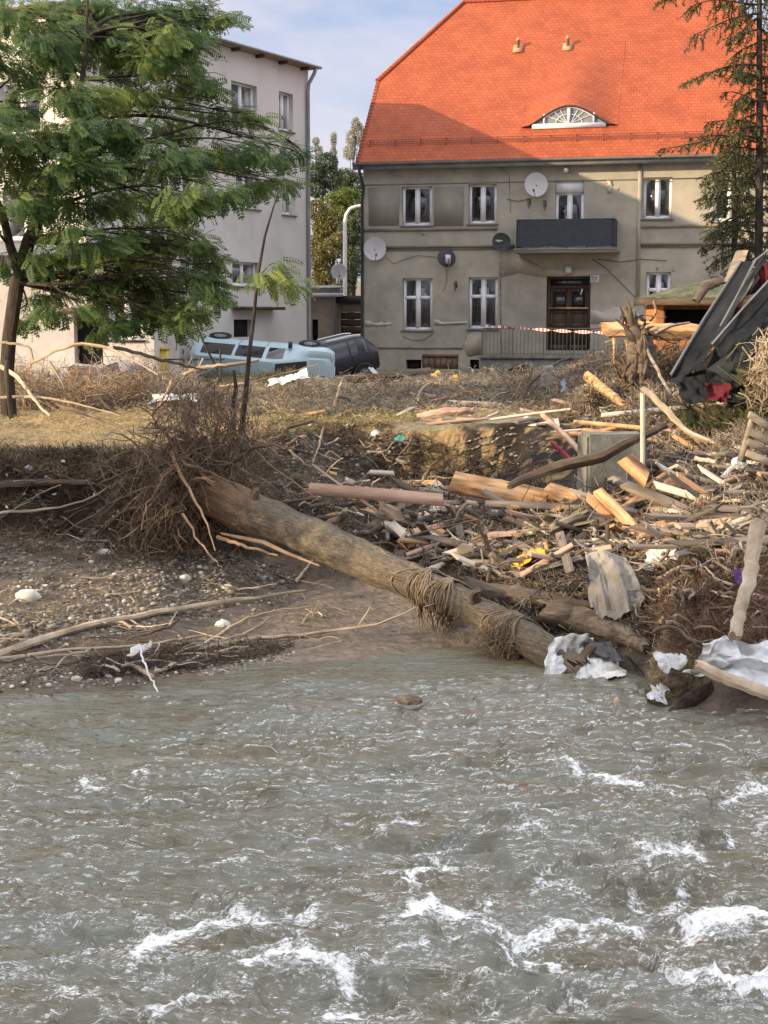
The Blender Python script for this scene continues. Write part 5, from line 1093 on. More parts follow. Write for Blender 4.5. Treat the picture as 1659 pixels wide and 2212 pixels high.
for k in range(20):
    an = rng.uniform(0, 6.283); L_ = rng.uniform(1.0, 1.9); r0 = rng.uniform(.035, .06); rp_ = root_path(an, L_, 900 + k, droop=.35); m = MB(); m.tube(rp_, [r0, r0 * .75, r0 * .4, .008], 8, wob=.3)
    for j in (3, 5, 7): m.tube(curve(rp_[j], np.array(rp_[j]) + rng.normal(0, .28, 3) + np.array([0, 0, -.1]), 0, .12, 7) if 'curve' in globals() else [rp_[j], rp_[j]], [r0 * .4, .005], 6)
    m.build('root', M['root'] if k % 3 else M['root_lit'], tree0, smooth=True)
def twigs(mb, base, d, L_, r, tone, bend=.35, ns=4, sides=3):
    n = len(base); d = d / np.linalg.norm(d, axis=1)[:, None]; t = np.linspace(0, 1, ns)[None, :, None]
    s1 = np.cross(d, rng.normal(0, 1, (n, 3))); s1 /= np.linalg.norm(s1, axis=1)[:, None]; s2 = np.cross(d, s1)
    P = base[:, None] + d[:, None] * L_[:, None, None] * (t - .5) + s1[:, None] * (L_ * rng.normal(0, bend, n))[:, None, None] * (t - .5) ** 2 * 2 + s2[:, None] * (L_ * rng.normal(0, bend * .5, n))[:, None, None] * np.sin(t * 5)
    P += rng.normal(0, .03, P.shape) * L_[:, None, None]
    th = np.arange(sides) * 2 * math.pi / sides; ring = np.cos(th)[None, None, :, None] * s1[:, None, None] + np.sin(th)[None, None, :, None] * s2[:, None, None]
    rr = r[:, None] * np.linspace(1, .45, ns)[None]; V = P[:, :, None] + ring * rr[:, :, None, None]
    base_i = (np.arange(n) * ns * sides)[:, None, None]; a = (np.arange(ns - 1) * sides)[None, :, None]; j = np.arange(sides)[None, None]; j2 = (j + 1) % sides
    F = np.stack([base_i + a + j, base_i + a + j2, base_i + a + sides + j2, base_i + a + sides + j], -1).reshape(-1, 4)
    mb.add(V.reshape(-1, 3), F, c=np.repeat(tone, ns * sides))
m = MB(); n = 2100; an = rng.uniform(0, 6.283, n); ra = rng.uniform(.1, 1.0, n) ** .7 * 1.35
b_ = np.array(at(412,1035,21.2) - Vector(B0)) + (np.cos(an) * ra * .85)[:, None] * e1 + (np.sin(an) * ra)[:, None] * e2 - tdir * rng.normal(-.12, .28, (n, 1))
twigs(m, b_, np.stack([rng.normal(-.1,.5,n), rng.normal(0,.5,n), rng.normal(-.9,.7,n)], 1), rng.uniform(.15,.7,n), rng.uniform(.003,.009,n), np.clip(rng.normal(.5,.25,n),0,1), .5)
m.build('fine_roots', M['root_fine'], tree0, kind='stuff')
for (tp_, ang, ln) in ((.18, 1.2, .16), (.33, 2.4, .12), (.72, 1.0, .13)):
    c_0 = ap[int(tp_ * 109)]; dd_ = math.cos(ang) * e1 + math.sin(ang) * e2; q = MB(); q.tube([c_0 + dd_ * .2, c_0 + dd_ * (.27 + ln * .5), c_0 + dd_ * (.28 + ln) + tdir * .06], [.07, .05, .035], 9, wob=.4); q.build('branch_stub', M['dark_wood'], tree0, smooth=True)
# peeled strip along the underside
m = MB(); m.tube([np.array(at(x, y, Y)) - B0 for x, y, Y in ((478,1152,20.55),(520,1162,20.3),(570,1172,20.05),(620,1195,19.8),(690,1222,19.4))], [.012,.035,.03,.012], 7, flat=1.6); m.build('peeled_bark_strip', M['root_lit'], tree0)
# dry grass and roots wrapped round the trunk
M['wrap'] = mat('muddy_grass', [(.10,.075,.05), (.20,.155,.105), (.28,.225,.155)], 5, .9, 0, tone=.45)
def wrap(cx, tp, w_, nloop, nhang, label):
    i = int(tp * 109); c = ap[i] + B0; ax = ap[min(i+3,109)] - ap[max(i-3,0)]; ax /= np.linalg.norm(ax); a = np.cross(ax, [0,0,1]); a /= np.linalg.norm(a); b = np.cross(a, ax); rr = float(np.interp(tp, np.linspace(0,1,12), [.46,.37,.31,.285,.27,.257,.235,.215,.20,.195,.19,.185]))
    m = MB()
    for k in range(nloop):
        off = rng.normal(0, w_ * .5); tw = rng.normal(0, .13); R0 = rr + rng.uniform(.0, .035); th = np.linspace(0, 6.6, 22) + rng.uniform(0, 6); P = c + np.outer(off + tw * np.cos(th) + rng.normal(0,.01,22), ax) + np.outer(np.cos(th) * R0, a) + np.outer(np.sin(th) * R0, b)
        m.tube(P, rng.uniform(.004, .012), 4, cap=False)
    for k in range(nhang):
        th = rng.uniform(-2.6, -.3); off = rng.normal(0, w_ * .7); p = c + off * ax + a * math.cos(th) * rr * 1.05 * (-1 if rng.random() < .75 else 1) + b * math.sin(th) * rr * .9; q = p + np.array([rng.normal(0,.05), rng.normal(0,.04), -rng.uniform(.12,.5)])
        q[2] = max(q[2], -.03); m.tube(curve(p, q, 0, .08, 6), [rng.uniform(.006,.014), .004], 4, cap=False)
    m.build('grass_wrap', M['wrap'], label=label, cat='tangle')
wrap(945, .60, .05, 34, 26, 'thin ring of dry grass and roots wound round the fallen trunk, upper of the two')
wrap(975, .645, .04, 30, 40, 'rope of grass round the fallen trunk right beside the thin upper ring')
wrap(1110, .80, .09, 60, 110, 'thick muddy clump of grass hanging from the fallen trunk into the water')
m = MB(); n = 900; c0 = np.array(at(1095,1388,17.4)); b_ = c0 + rng.normal(0, 1, (n, 3)) * np.array([.17,.10,.13]); twigs(m, b_, rng.normal(0, 1, (n, 3)) + np.array([0,0,-.8]), rng.uniform(.1,.35,n), rng.uniform(.003,.007,n), rng.uniform(.1,.9,n), .5); m.build('grass_clump', M['wrap'], label='muddy dry grass clump caught on the near side of the fallen trunk', cat='tangle')

M['bark_mid'] = mat('brown_bark', [(.06,.045,.033), (.15,.115,.08), (.25,.20,.15)], 5, .9, .8, stretch=(.6,2,2), bscale=20)
# ================================================================ helper builders for wreckage
def P3(q, offd=.0):
    h_ = float(hitY(q[0], q[1])); return np.array(at(q[0], q[1], (min(q[2], h_ - .14) if 748 <= q[1] < 1480 else q[2]) if len(q) > 2 else h_ - offd))
def stick(name, label, cat, pts, r, m, off=.2, group=None, wob=.012, n=16, sides=8, uvs=1):
    W = np.array([P3(q, off) for q in pts]); s = np.concatenate([[0], np.cumsum(np.linalg.norm(np.diff(W, axis=0), axis=1))]); s /= s[-1]; t = np.linspace(0, 1, n); Q = np.stack([np.interp(t, s, W[:, k]) for k in range(3)], 1)
    for k in range(3): Q[:, k] = np.convolve(np.pad(Q[:, k], 1, 'edge'), [.25,.5,.25], 'valid')
    L_ = np.linalg.norm(W[-1] - W[0]); Q[1:-1] += rng.normal(0, 1, (n - 2, 3)) * wob * min(L_, 1.2) * .6
    o0 = Q.mean(0); mb = MB(); mb.tube(Q - o0, r, sides, wob=.25, uvs=uvs); o = mb.build(name, m, smooth=True, label=label, cat=cat, group=group); o.location = o0; return o
def plank(name, label, cat, p, q, wpx, m, th=.04, off=.15, group=None, face=(0, -1, .35), broken=True):
    a, b = P3(p, off), P3(q, off); Ym = (a[1] + b[1]) / 2; w_ = wpx * Ym / FPX; L_ = np.linalg.norm(b - a); n = 9; mb = MB()
    x = np.linspace(-L_/2, L_/2, n); 
    e0 = rng.uniform(0, .08 if broken else .0, 2) * w_ * 6; g = []
    for k, X in enumerate(x):
        yy = w_ / 2 * (1 + rng.normal(0, .025)); bo = .01 * L_ * math.sin(k / (n - 1) * math.pi)
        xa = X + (-e0[0] if k == 0 else 0) + (e0[1] if k == n-1 else 0); xb = X
        g.append([(xa,-yy,-th/2+bo),(xb,yy,-th/2+bo),(xb,yy,th/2+bo),(xa,-yy,th/2+bo),(xa,-yy,-th/2+bo)])
    mb.grid(np.array(g)); mb.add(g[0][:4], [[0,1,2,3]]); mb.add(g[-1][:4], [[3,2,1,0]])
    Rm = frame_from(b - a, face); o = mb.build(name, m, label=label, cat=cat, group=group); o.matrix_world = Matrix.Translation(Vector((a + b) / 2)) @ Matrix(Rm.tolist()).to_4x4(); return o
def sheet(name, label, cat, corners, m, fold=.06, nx=26, ny=22, hole=None, seed=1, sharp=1.7):
    nx = max(8, int(nx * .8)); ny = max(7, int(ny * .8))
    """crumpled cloth spanned between 4 world corners (tl,tr,br,bl given as px,py,Y)"""
    C = [P3((q[0], q[1], min(q[2], float(hitY(q[0], q[1])) - .5) if 748 <= q[1] < 1480 else q[2])) for q in corners]; u, v_ = np.meshgrid(np.linspace(0, 1, nx), np.linspace(0, 1, ny)); u3, v3 = u[..., None], v_[..., None]
    G = (C[0] * (1-u3) + C[1] * u3) * (1-v3) + (C[3] * (1-u3) + C[2] * u3) * v3; sz = np.linalg.norm(C[1] - C[0]); nrm = np.cross(C[1] - C[0], C[3] - C[0]); nrm /= np.linalg.norm(nrm)
    d = np.abs(fbm(u * 3.2 + seed * 7, v_ * 3.2 + seed, None, 4)) * sharp * 1.2 + .4 * fbm(u * 2 + seed, v_ * 2, None, 2)
    G = G + nrm * (d * fold)[..., None]; j = np.stack([fbm(u*3+9*k+seed, v_*3, None, 3) for k in range(3)], -1) * fold * .9; G = G + j
    o0 = G.reshape(-1, 3).mean(0); mb = MB(); mb.grid(G - o0); mb.grid((G - o0 + nrm * .004)[::-1]); o = mb.build(name, m, label=label, cat=cat); o.location = o0; return o

# ---------------- main wreckage in the middle and on the right
stick('dark_log', 'smooth dark log lying behind the fallen trunk', 'log', [(1005,1265,18.75),(1080,1286,18.7),(1160,1292,18.6),(1280,1312,18.3)], [.12,.135,.12,.07], M['dark_wood'], n=20, sides=14)
stick('half_sunk_log', 'bark covered log dipping into the water behind the white sheet', 'log', [(1170,1318,18.3),(1250,1338,18.2),(1340,1372,17.9),(1400,1400,17.5)], [.13,.16,.14,.09], M['bark_mid'], n=20, sides=20)
cb = thing('concrete_block', 'large grey concrete block standing upright in the rubble', 'concrete block', tuple(at(1320,1072,float(hitY(1320,1068)) + .3)), .12)
YB = cb.location.y; bw_, bh_ = 132*YB/FPX, 138*YB/FPX; n_ = 12
bmh = bmesh.new(); bmesh.ops.create_cube(bmh, size=1); 
for v in bmh.verts: v.co = Vector((v.co.x * bw_, v.co.y * .6, (v.co.z + .5) * bh_))
bmesh.ops.bevel(bmh, geom=bmh.edges[:], offset=.035, segments=2, affect='EDGES'); bmesh.ops.subdivide_edges(bmh, edges=bmh.edges[:], cuts=4, use_grid_fill=True)
for v in bmh.verts: v.co += Vector((fbm([v.co.x*6],[v.co.y*6],[v.co.z*6],3)[0], fbm([v.co.x*6+9],[v.co.y*6],[v.co.z*6],3)[0], 0)) * .018
me = bpy.data.meshes.new('block'); bmh.to_mesh(me); bmh.free(); me.materials.append(M['concrete']); o = bpy.data.objects.new('block', me); COL.objects.link(o); o.parent = cb
MB().box((bw_/2-.30, -.312, bh_*.35), (.02, .02, bh_*.6)).build('formwork_ridge', M['concrete'], cb)
fw_, ow_, dw_, bw2 = M['fresh_wood'], M['old_wood'], M['dark_wood'], M['bare_wood']
M['pale_board'] = mat('pale_board', [(.44,.36,.27), (.58,.50,.40), (.64,.58,.49)], 3, .7, .3, stretch=(.4,3,3))
M['pink_board'] = mat('pinkish_board', [(.32,.19,.13), (.48,.31,.22), (.56,.39,.29)], 2.5, .7, .3, stretch=(.4,3,3))
PL = [
 ('long pinkish plank lying flat left of the tapered slab', (668,1056,22.4),(955,1080,22.0),27,M['pink_board'],.04),
 ('broad tapered slab of fresh orange wood behind the pile', (980,1042,22.1),(1180,1082,21.6),46,fw_,.14),
 ('splintered orange slab in front of the concrete block', (1185,1060,21.6),(1308,1100,21.3),36,fw_,.10),
 ('orange beam leaning down to the right, crossing over another', (1292,1062,20.2),(1395,1165,19.6),22,fw_,.07),
 ('wide orange plank leaning down to the left under the crossing beam', (1412,1096,20.6),(1296,1206,19.7),34,fw_,.05),
 ('thin orange batten above the crossed beams', (1352,1082,21.0),(1440,1024,21.2),13,fw_,.04),
 ('grey weathered beam pointing at the concrete block', (1322,1036,21.2),(1500,1112,20.6),22,ow_,.07),
 ('short orange profiled board leaning on the concrete block', (1352,992,20.3),(1392,1030,20.2),36,fw_,.05),
 ('olive brown board running right from the concrete block', (1386,1002,22.2),(1560,1022,21.8),15,dw_,.06),
 ('narrow white grey post standing at the right edge of the block', (1388,850,20.5),(1388,1015,20.5),9,M['pale_board'],.06),
 ('tan board sloping up to the right beside the yellow plastic', (1078,1204,19.7),(1262,1122,20.2),17,ow_,.05),
 ('dark board with a lit upper edge, below the crossed beams', (1215,1192,19.6),(1335,1118,20.2),26,dw_,.06),
 ('long whitish board lying across the heap below the black wreck', (1300,898,25.0),(1569,872,24.4),10,M['pale_board'],.05),
 ('pinkish post leaning on the left side of the concrete block', (1172,896,25.5),(1254,976,23.2),9,M['pink_board'],.06),
 ('pale long lath on the bank edge left of the heap', (1060,906,27.6),(1232,884,27.2),5,M['pale_board'],.04),
 ('pair of thin laths on the bank edge, lower one', (925,916,27.6),(1052,904,27.6),5,M['pink_board'],.03),
 ('orange strip at the foot of the large tapered slab', (1180,950,24.5),(1330,925,24),7,fw_,.04),
 ('orange lath resting above the concrete block', (1240,912,24.6),(1390,925,24),9,fw_,.04),
 ('thin orange lath right behind the top of the block', (1260,928,24.2),(1385,945,23.6),7,fw_,.04),
 ('grey board half buried under the tapered slab', (1050,1088,21.4),(1290,1098,21.0),14,ow_,.05),
 ('brown board with a sawn end near the middle of the pile', (1145,1160,20.2),(1290,1090,20.8),14,ow_,.05),
 ('light board end sticking out below the yellow plastic', (1150,1246,19.0),(1240,1226,19.2),12,ow_,.04),
 ('small grey block of wood between the plank and the slab', (1045,1062,21.6),(1110,1098,21.2),14,ow_,.05),
 ('upright grey wedge of wood below the two grey logs', (1448,1192,19.2),(1466,1120,19.6),22,ow_,.07),
 ('reddish board at the right edge below the leaning bare trunk', (1600,1282,17.2),(1662,1300,17.0),18,M['pink_board'],.05),
 ('dark red plank lying under the spruce branches', (1500,945,23.6),(1600,970,23.2),9,M['pink_board'],.04),
 ('orange broken board below the spruce branches', (1440,920,24),(1550,962,23.4),12,fw_,.05),
 ('wide board lying on the rubble at the right, third of the heap', (1090,1120,21.0),(1210,1150,20.5),13,ow_,.04),
 ('brown plank leaning between the stones near the yellow plastic', (1030,1185,20.2),(1130,1240,19.4),12,dw_,.05),
 ('short yellow plank end near the small stone heap', (800,1020,23.2),(850,1023,23.1),10,M['pale_board'],.05),
 ('grey shutter board leaning against the house wall hatch', (868,808,47),(930,800,47),14,ow_,.05),
]
for lb_, p, q, wpx, m_, th in PL: plank('plank', lb_, 'plank', p, q, wpx, m_, th)
def pallet():
    t = thing('wooden_pallet', 'broken grey pallet at the right edge of the picture', 'pallet', tuple(at(1665,1000,19.5)), .5)
    for k, z_ in enumerate((.0, .13, .26, .45)): MB().box((0, 0, z_), (.9, .05, .09), rotm(0, .35 + .04*k, 0)).build('slat', ow_, t)
    for x_ in (-.36, .05, .4): MB().box((x_, .06, .2 - x_*.33), (.1, .06, .6), rotm(0, .33, 0)).build('bearer', ow_, t)
pallet()
STK = [
 ('branch', 'long dark branch lying across the top of the concrete block', [(1095,1052,20.6),(1200,1008,20.6),(1300,985,20.5),(1380,944,20.6),(1440,918,21.0)], [.05,.085,.075,.05], dw_),
 ('branch', 'crooked branch, dark above and orange below, right of the block', [(1388,838,23.4),(1430,878,23.2),(1480,930,22.9),(1560,966,22.5)], [.05,.05,.04,.03], M['bare_wood']),
 ('log', 'upper of two parallel grey logs pointing right', [(1415,1103,20.0),(1500,1115,19.7),(1640,1150,19.2)], [.065,.075,.08], ow_),
 ('log', 'lower of two parallel grey logs, partly hidden', [(1480,1128,20.0),(1560,1140,19.8),(1650,1172,19.4)], [.09,.10,.10], ow_),
 ('peeled_pole', 'peeled orange pole slanting down in the upper heap', [(1268,810,28.0),(1315,850,27.0),(1364,886,26.2)], [.09,.085,.06], fw_),
 ('log', 'pinkish log with a sawn end on the bank top', [(905,902,28.6),(960,892,28.6),(1025,886,28.7)], [.09,.085,.06], M['pink_board']),
 ('peeled_log', 'thick pale peeled log lying high across the stump', [(1306,712,29.2),(1400,715,29.2),(1470,716,29.2),(1545,716,29.2)], [.15,.165,.165,.16], M['fresh_wood']),
 ('bleached_log', 'bleached bare trunk leaning upright at the right edge', [(1586,1378,15.0),(1605,1300,15.3),(1626,1210,15.6),(1637,1130,15.9)], [.062,.07,.082,.095], M['bare_wood']),
 ('bare_log', 'bleached log lying over the silver sheet at the lower right', [(1508,1436,14.7),(1580,1470,14.5),(1690,1510,14.3)], [.06,.065,.06], M['bare_wood']),
 ('dark_log', 'black wet log end dipping into the river at the lower right', [(1448,1540,15.0),(1490,1512,15.1),(1535,1490,15.3)], [.04,.085,.08], M['soil']),
 ('leaning_branch', 'curved grey branch arching up in front of the house steps', [(1120,870,31),(1150,822,31),(1200,785,31.2),(1235,768,31.4)], [.05,.045,.035,.02], ow_),
 ('leaning_branch', 'thin grey pole leaning from the stump down to the heap', [(1385,730,27.6),(1420,800,26.8),(1460,868,26.0)], [.03,.03,.025], ow_),
 ('branch', 'curved black branch above the kiosk roof', [(1502,650,26.5),(1522,622,26.6),(1548,609,26.7),(1575,604,26.8)], [.07,.085,.08,.05], dw_),
 ('pole', 'long bare pole lying on the beach from the left edge', [(-20,1420),(120,1368),(300,1330),(470,1302),(670,1275)], [.05,.045,.035,.018], M['bare_wood']),
 ('pole', 'thin bare branch on the mud below the longest pole', [(-20,1424),(180,1402),(330,1392),(440,1372)], [.022,.02,.012], M['bare_wood']),
 ('pole', 'bare branch reaching over the brown water to the fallen trunk', [(430,1400),(560,1379),(700,1366),(830,1346,18.2),(905,1308,18.0)], [.028,.026,.02,.01], M['bare_wood']),
 ('pole', 'thin bare branch bending up over the mud flat, left one', [(432,1398),(500,1350),(570,1322),(700,1308)], [.016,.014,.006], M['bare_wood']),
 ('pole', 'thin bare branch bending up over the mud flat, middle one', [(440,1396),(520,1372),(600,1326)], [.018,.013,.008], M['bare_wood']),
 ('pole', 'short bare stick at the left edge above the long pole', [(-20,1398),(50,1366),(104,1340)], [.025,.02,.012], M['bare_wood']),
 ('pole', 'forked thin twig beside the trunk over the water', [(770,1360,18.5),(785,1335,18.5),(800,1312,18.5)], [.012,.01,.006], M['bare_wood']),
 ('log', 'dark straight log lying along the left bank edge', [(-20,1046),(90,1044),(186,1042)], [.055,.055,.045], dw_),
 ('root_branch', 'thin pale root curving along the left bank', [(-20,1106),(60,1104),(130,1096),(200,1076),(242,1046)], [.022,.02,.016,.01], M['bare_wood']),
 ('pale_splinter', 'flat pale splinter on the lawn edge left of the roots', [(212,980),(235,968),(246,962)], [.03,.03,.015], M['bare_wood']),
 ('arched_branch', 'bright arched branch over the brush at the left', [(62,786,27.5),(120,756,27.4),(180,741,27.3),(240,752,27.2),(300,785,27),(345,812,26.8)], [.03,.034,.032,.03,.02,.01], M['bare_wood']),
 ('arched_branch', 'short bright branch at the left edge above the brush', [(-20,738,27.5),(30,742,27.5),(68,752,27.5),(72,785,27.5)], [.026,.022,.014], M['bare_wood']),
 ('dark_branch', 'long dark branch running right from the top of the bright arch', [(240,750,27.6),(320,768,27.8),(400,790,28.2),(450,800,28.6)], [.035,.03,.015], dw_),
 ('dark_branch', 'long dark branch curving down over the lit lawn', [(95,868,25.6),(180,893,25),(235,908,24.6),(275,932,24.0),(330,938,23.8),(385,918,23.6),(440,895,23.4)], [.028,.03,.026,.014], dw_),
 ('pale_branch', 'pale forked branch across the lawn at the far left', [(-20,858,25.6),(60,856,25.6),(130,866,25.3),(200,880,25),(265,900,24.6)], [.026,.024,.018,.008], M['bare_wood']),
 ('pale_branch', 'pale branch crossing the brush from left to bottom', [(0,790,26.4),(40,815,26),(80,870,25.2),(110,900,24.8)], [.04,.032,.02], M['bare_wood']),
 ('pale_branch', 'pale grey branch sloping up beside the overturned van', [(390,812,32),(430,795,32),(500,788,32),(560,778,32.4)], [.05,.045,.03], M['bare_wood']),
 ('pale_branch', 'thin pale branch sloping up over the van wreck brush', [(470,835,30),(560,822,30),(640,800,30),(690,785,30)], [.022,.02,.012], M['bare_wood']),
 ('pale_branch', 'upright crooked pale branch near the nose of the van', [(720,880,30),(735,835,30),(742,812,30),(790,812,30)], [.03,.025,.012], M['bare_wood']),
 ('dark_branch', 'dark bent stick on the lawn right of the root plate', [(620,925,24.6),(680,908,24.8),(720,932,24.6)], [.03,.032,.012], dw_),
 ('pale_branch', 'two pronged pale root hanging down the bank', [(700,918,24.8),(690,960,24.6),(675,1000,24.4)], [.02,.016,.008], M['bare_wood']),
 ('stick', 'pale stick standing up from the shore tangle', [(365,1355),(388,1310)], [.014,.008], M['bare_wood']),
 ('stick', 'small stick standing up from the stones near the bank', [(640,1255),(668,1218),(680,1206)], [.02,.014], M['bare_wood']),
 ('stick', 'long thin stick low on the shore below the black lump', [(330,1450),(400,1430),(480,1405),(540,1396)], [.025,.02,.01], M['bare_wood']),
 ('stick', 'stick lying across the black lump at the shore', [(255,1425),(290,1440),(330,1460)], [.028,.024], M['bare_wood']),
 ('stick', 'dark twig poking up out of the water at the bottom edge', [(636,2230,8.35),(645,2190,8.4),(656,2170,8.42)], [.012,.010,.006], dw_),
 ('white_rod', 'bent white rod hanging from the white rag into the river', [(303,1400,16.1),(310,1430,15.95),(325,1462,15.8),(343,1500,15.6)], [.012,.011,.009], M['plastic_white']),
 ('white_pipe', 'white pipe sloping down to the left in the right heap', [(1602,1002,20.6),(1575,1016,20.5),(1548,1044,20.4)], [.035,.04,.035], M['plastic_white']),
 ('white_board', 'thin white lath above the white bag on the right', [(1500,988,21.5),(1545,1000,21.4),(1625,1020,21.2)], [.03,.03,.02], M['pale_board']),
 ('broken_stake', 'splintered stake standing at the lower right', [(1570,1250,17.6),(1578,1215,17.6),(1590,1180,17.6)], [.07,.06,.03], M['old_wood']),
 ('red_bar', 'thin red bar slanting down left of the concrete block', [(1192,955,23.5),(1218,978,23.4),(1232,992,23.3)], [.03,.03], flat('red_paint', (.30,.02,.03), .5)),
]
for nm, lb_, pts, r, m_ in STK: stick(nm, lb_, nm.replace('_', ' ').split(' ')[-1], pts, r, m_)
plank('red_board', 'flat red piece touching the left side of the concrete block', 'panel', (1225,994,23.2), (1262,988,23.1), 8, flat('red_panel_paint', (.36,.03,.04), .5), .03)
# splintered crown of the bleached trunk
t = thing('splintered_crown', 'pale tangled splinters on top of the leaning bare trunk', 'splinters', tuple(at(1638,1112,15.9)))
for k in range(26):
    e = np.array([rng.normal(-.05,.17), rng.normal(0,.12), rng.uniform(-.02,.20)]); MB().tube(curve(rng.normal(0,.04,3), e, .1, .12, 7), [rng.uniform(.012,.028), .004], 6).build('splinter', M['bare_wood'], t)
# ---------------- stump with the log
st = thing('uprooted_stump', 'dark upright tangled stump holding the pale log', 'stump', tuple(at(1398,880,27.6)))
sb = np.array(st.location); Pp = lambda x, y, Y=27.6: np.array(at(x, y, Y)) - sb
v, f = I4; c = (Pp(1385,790) ); sv = v * np.array([.27,.28,.66]); sv *= (1 + .5 * fbm(v[:,0]*2.5, v[:,1]*2.5, v[:,2]*2, 5))[:, None]
m = MB(); m.add(sv + c, f); m.tube([Pp(1400,860), Pp(1385,760), Pp(1365,700), Pp(1352,665)], [.26,.18,.10,.03], 16, wob=.5); m.build('stump_body', M['dark_wood'], st, smooth=True)
for k in range(46):
    a0 = Pp(1375 + rng.normal(0,14), rng.uniform(690,860)); e = a0 + np.array([rng.normal(0,.4), rng.normal(-.1,.25), rng.uniform(-.35,.38)]); MB().tube(curve(a0, e, .1, .12, 8), [rng.uniform(.02,.05), .006], 6).build('root', M['root'], st)
for k, (x, y) in enumerate(((1340,662),(1352,640),(1372,672),(1395,690),(1330,690),(1412,705))): MB().tube(curve(Pp(1375,740), Pp(x, y), .0, .06, 8), [.09,.05,.012], 7, wob=.4).build('root', M['dark_wood'], st)
MB().tube([Pp(1395,735), Pp(1425,715), Pp(1450,703), Pp(1490,697)], [.05,.04,.02], 7).build('branch_stub', M['old_wood'], st)
for x, y in ((1325,730),(1352,735)): MB().tube(curve(Pp(x, y, 28.6), Pp(x + 8, y + 72, 28.4), 0, .05, 7), [.03,.012], 6, flat=1.5).build('hanging_bark', M['fresh_wood'], st)
rtm = MB(); n = 1500; c0 = np.array(at(1465, 802, 28.4)); b_ = c0 + rng.normal(0, 1, (n, 3)) * np.array([.50,.25,.22]); twigs(rtm, b_, rng.normal(0,1,(n,3)) + np.array([0,0,-.6]), rng.uniform(.15,.6,n), rng.uniform(.005,.014,n), rng.uniform(0,1,n), .5)
rtm.build('root_tangle', M['root_fine'], label='dark tangle of hanging roots below the pale log', cat='root tangle', kind='stuff')
# ---------------- black wreck of folded sheet metal
wk = thing('roof_wreck', 'crumpled black sheet metal roof wreck leaning up at the right with red pieces inside', 'wreck', tuple(at(1560,860,24.6)))
wbp = np.array(wk.location); WP = lambda x, y, Y: np.array(at(x, y, Y)) - wbp
M['sheet'] = mat('black_sheet_metal', [(.006,.007,.009), (.012,.015,.018), (.026,.030,.034)], 1.6, .7, .5, stretch=(1,1,1), bscale=7, bdist=.03, spec=.12)
M['sheet_edge'] = mat('bent_metal_edge', [(.07,.075,.08), (.16,.165,.17)], 3, .5, .2, spec=.5)
M['red'] = flat('red_fabric', (.09, .006, .010), .8)
def strip(A, B, name, m, bulge=.06, nx=40, ny=12, seed=0, ribs=0, th=.02):
    """ruled surface between two polylines"""
    A = np.array([WP(*q) for q in A]); B = np.array([WP(*q) for q in B]); t = np.linspace(0, 1, nx)
    a = np.stack([np.interp(t, np.linspace(0,1,len(A)), A[:,k]) for k in range(3)], 1); b = np.stack([np.interp(t, np.linspace(0,1,len(B)), B[:,k]) for k in range(3)], 1); s = np.linspace(0, 1, ny)[:, None, None]
    G = a[None] * (1 - s) + b[None] * s; nrm = np.array([.2,-.9,.3]); u, v_ = np.meshgrid(t, np.linspace(0,1,ny)); d = bulge * (fbm(u*4+seed, v_*3, None, 4) * 1.6 + (np.sin(v_*math.pi*ribs*2) * .35 if ribs else 0)); G = G + nrm * d[..., None]
    q = MB(); q.grid(G); q.grid((G - nrm * th)[::-1]); return q.build(name, m, wk)
strip([(1449,812,24.2),(1478,760,24.4),(1520,690,24.7),(1566,620,25.0),(1600,566,25.2)], [(1468,832,23.9),(1515,775,24.0),(1556,706,24.2),(1592,640,24.4),(1632,562,24.7)], 'folded_panel', M['sheet'], .05, 60, 16, 1, 2)
strip([(1478,812,23.8),(1520,765,23.9),(1560,700,24.1),(1600,628,24.3),(1640,560,24.5)], [(1500,800,23.6),(1545,745,23.6),(1580,685,23.8),(1622,610,24.0),(1668,545,24.3)], 'folded_panel', M['sheet'], .06, 50, 10, 4, 1)
strip([(1540,742,23.6),(1600,672,23.8),(1670,600,24.0)], [(1562,782,23.4),(1610,740,23.4),(1680,668,23.6)], 'lower_panel', M['sheet'], .05, 40, 12, 7)
strip([(1530,795,23.3),(1600,745,23.2),(1680,670,23.3)], [(1592,838,23.0),(1640,800,22.9),(1690,760,22.9)], 'lower_panel', M['sheet'], .08, 40, 14, 11)
strip([(1452,815,23.9),(1500,805,23.8),(1560,790,23.6)], [(1478,872,23.6),(1530,868,23.4),(1590,850,23.2)], 'crumpled_base', M['sheet'], .10, 40, 14, 15)
strip([(1590,830,23.2),(1640,790,23.1),(1690,750,23.2)], [(1570,880,22.9),(1640,870,22.8),(1700,850,22.8)], 'crumpled_base', M['sheet'], .10, 40, 14, 21)
strip([(1556,775,23.5),(1620,720,23.4),(1690,655,23.4)], [(1575,830,23.1),(1640,800,23.0),(1700,770,23.0)], 'crumpled_base', M['sheet'], .14, 40, 14, 31)
strip([(1566,606,25.2),(1592,541,25.3)], [(1592,612,25.1),(1617,540,25.2)], 'grey_board', M['old_wood'], .01, 8, 4, 2, th=.05)
for pts in ([(1538,744,23.5),(1600,672,23.6),(1672,594,23.8)], [(1449,810,24.1),(1480,757,24.3),(1521,688,24.6),(1567,618,24.9),(1601,564,25.1)], [(1556,706,24.1),(1592,640,24.3),(1632,562,24.6),(1672,532,24.7)]):
    q = MB(); q.tube([WP(*z) for z in pts], .022, 6); q.build('bent_edge', M['sheet_edge'], wk)
strip([(1575,690,24.3),(1610,640,24.4),(1650,570,24.6),(1690,540,24.6)], [(1590,700,24.2),(1630,650,24.2),(1665,610,24.3),(1700,600,24.4)], 'gap_shade_sheet', M['dark'], .05, 30, 10, 23)  # dark sheets behind the gaps stand in for shade inside the wreck
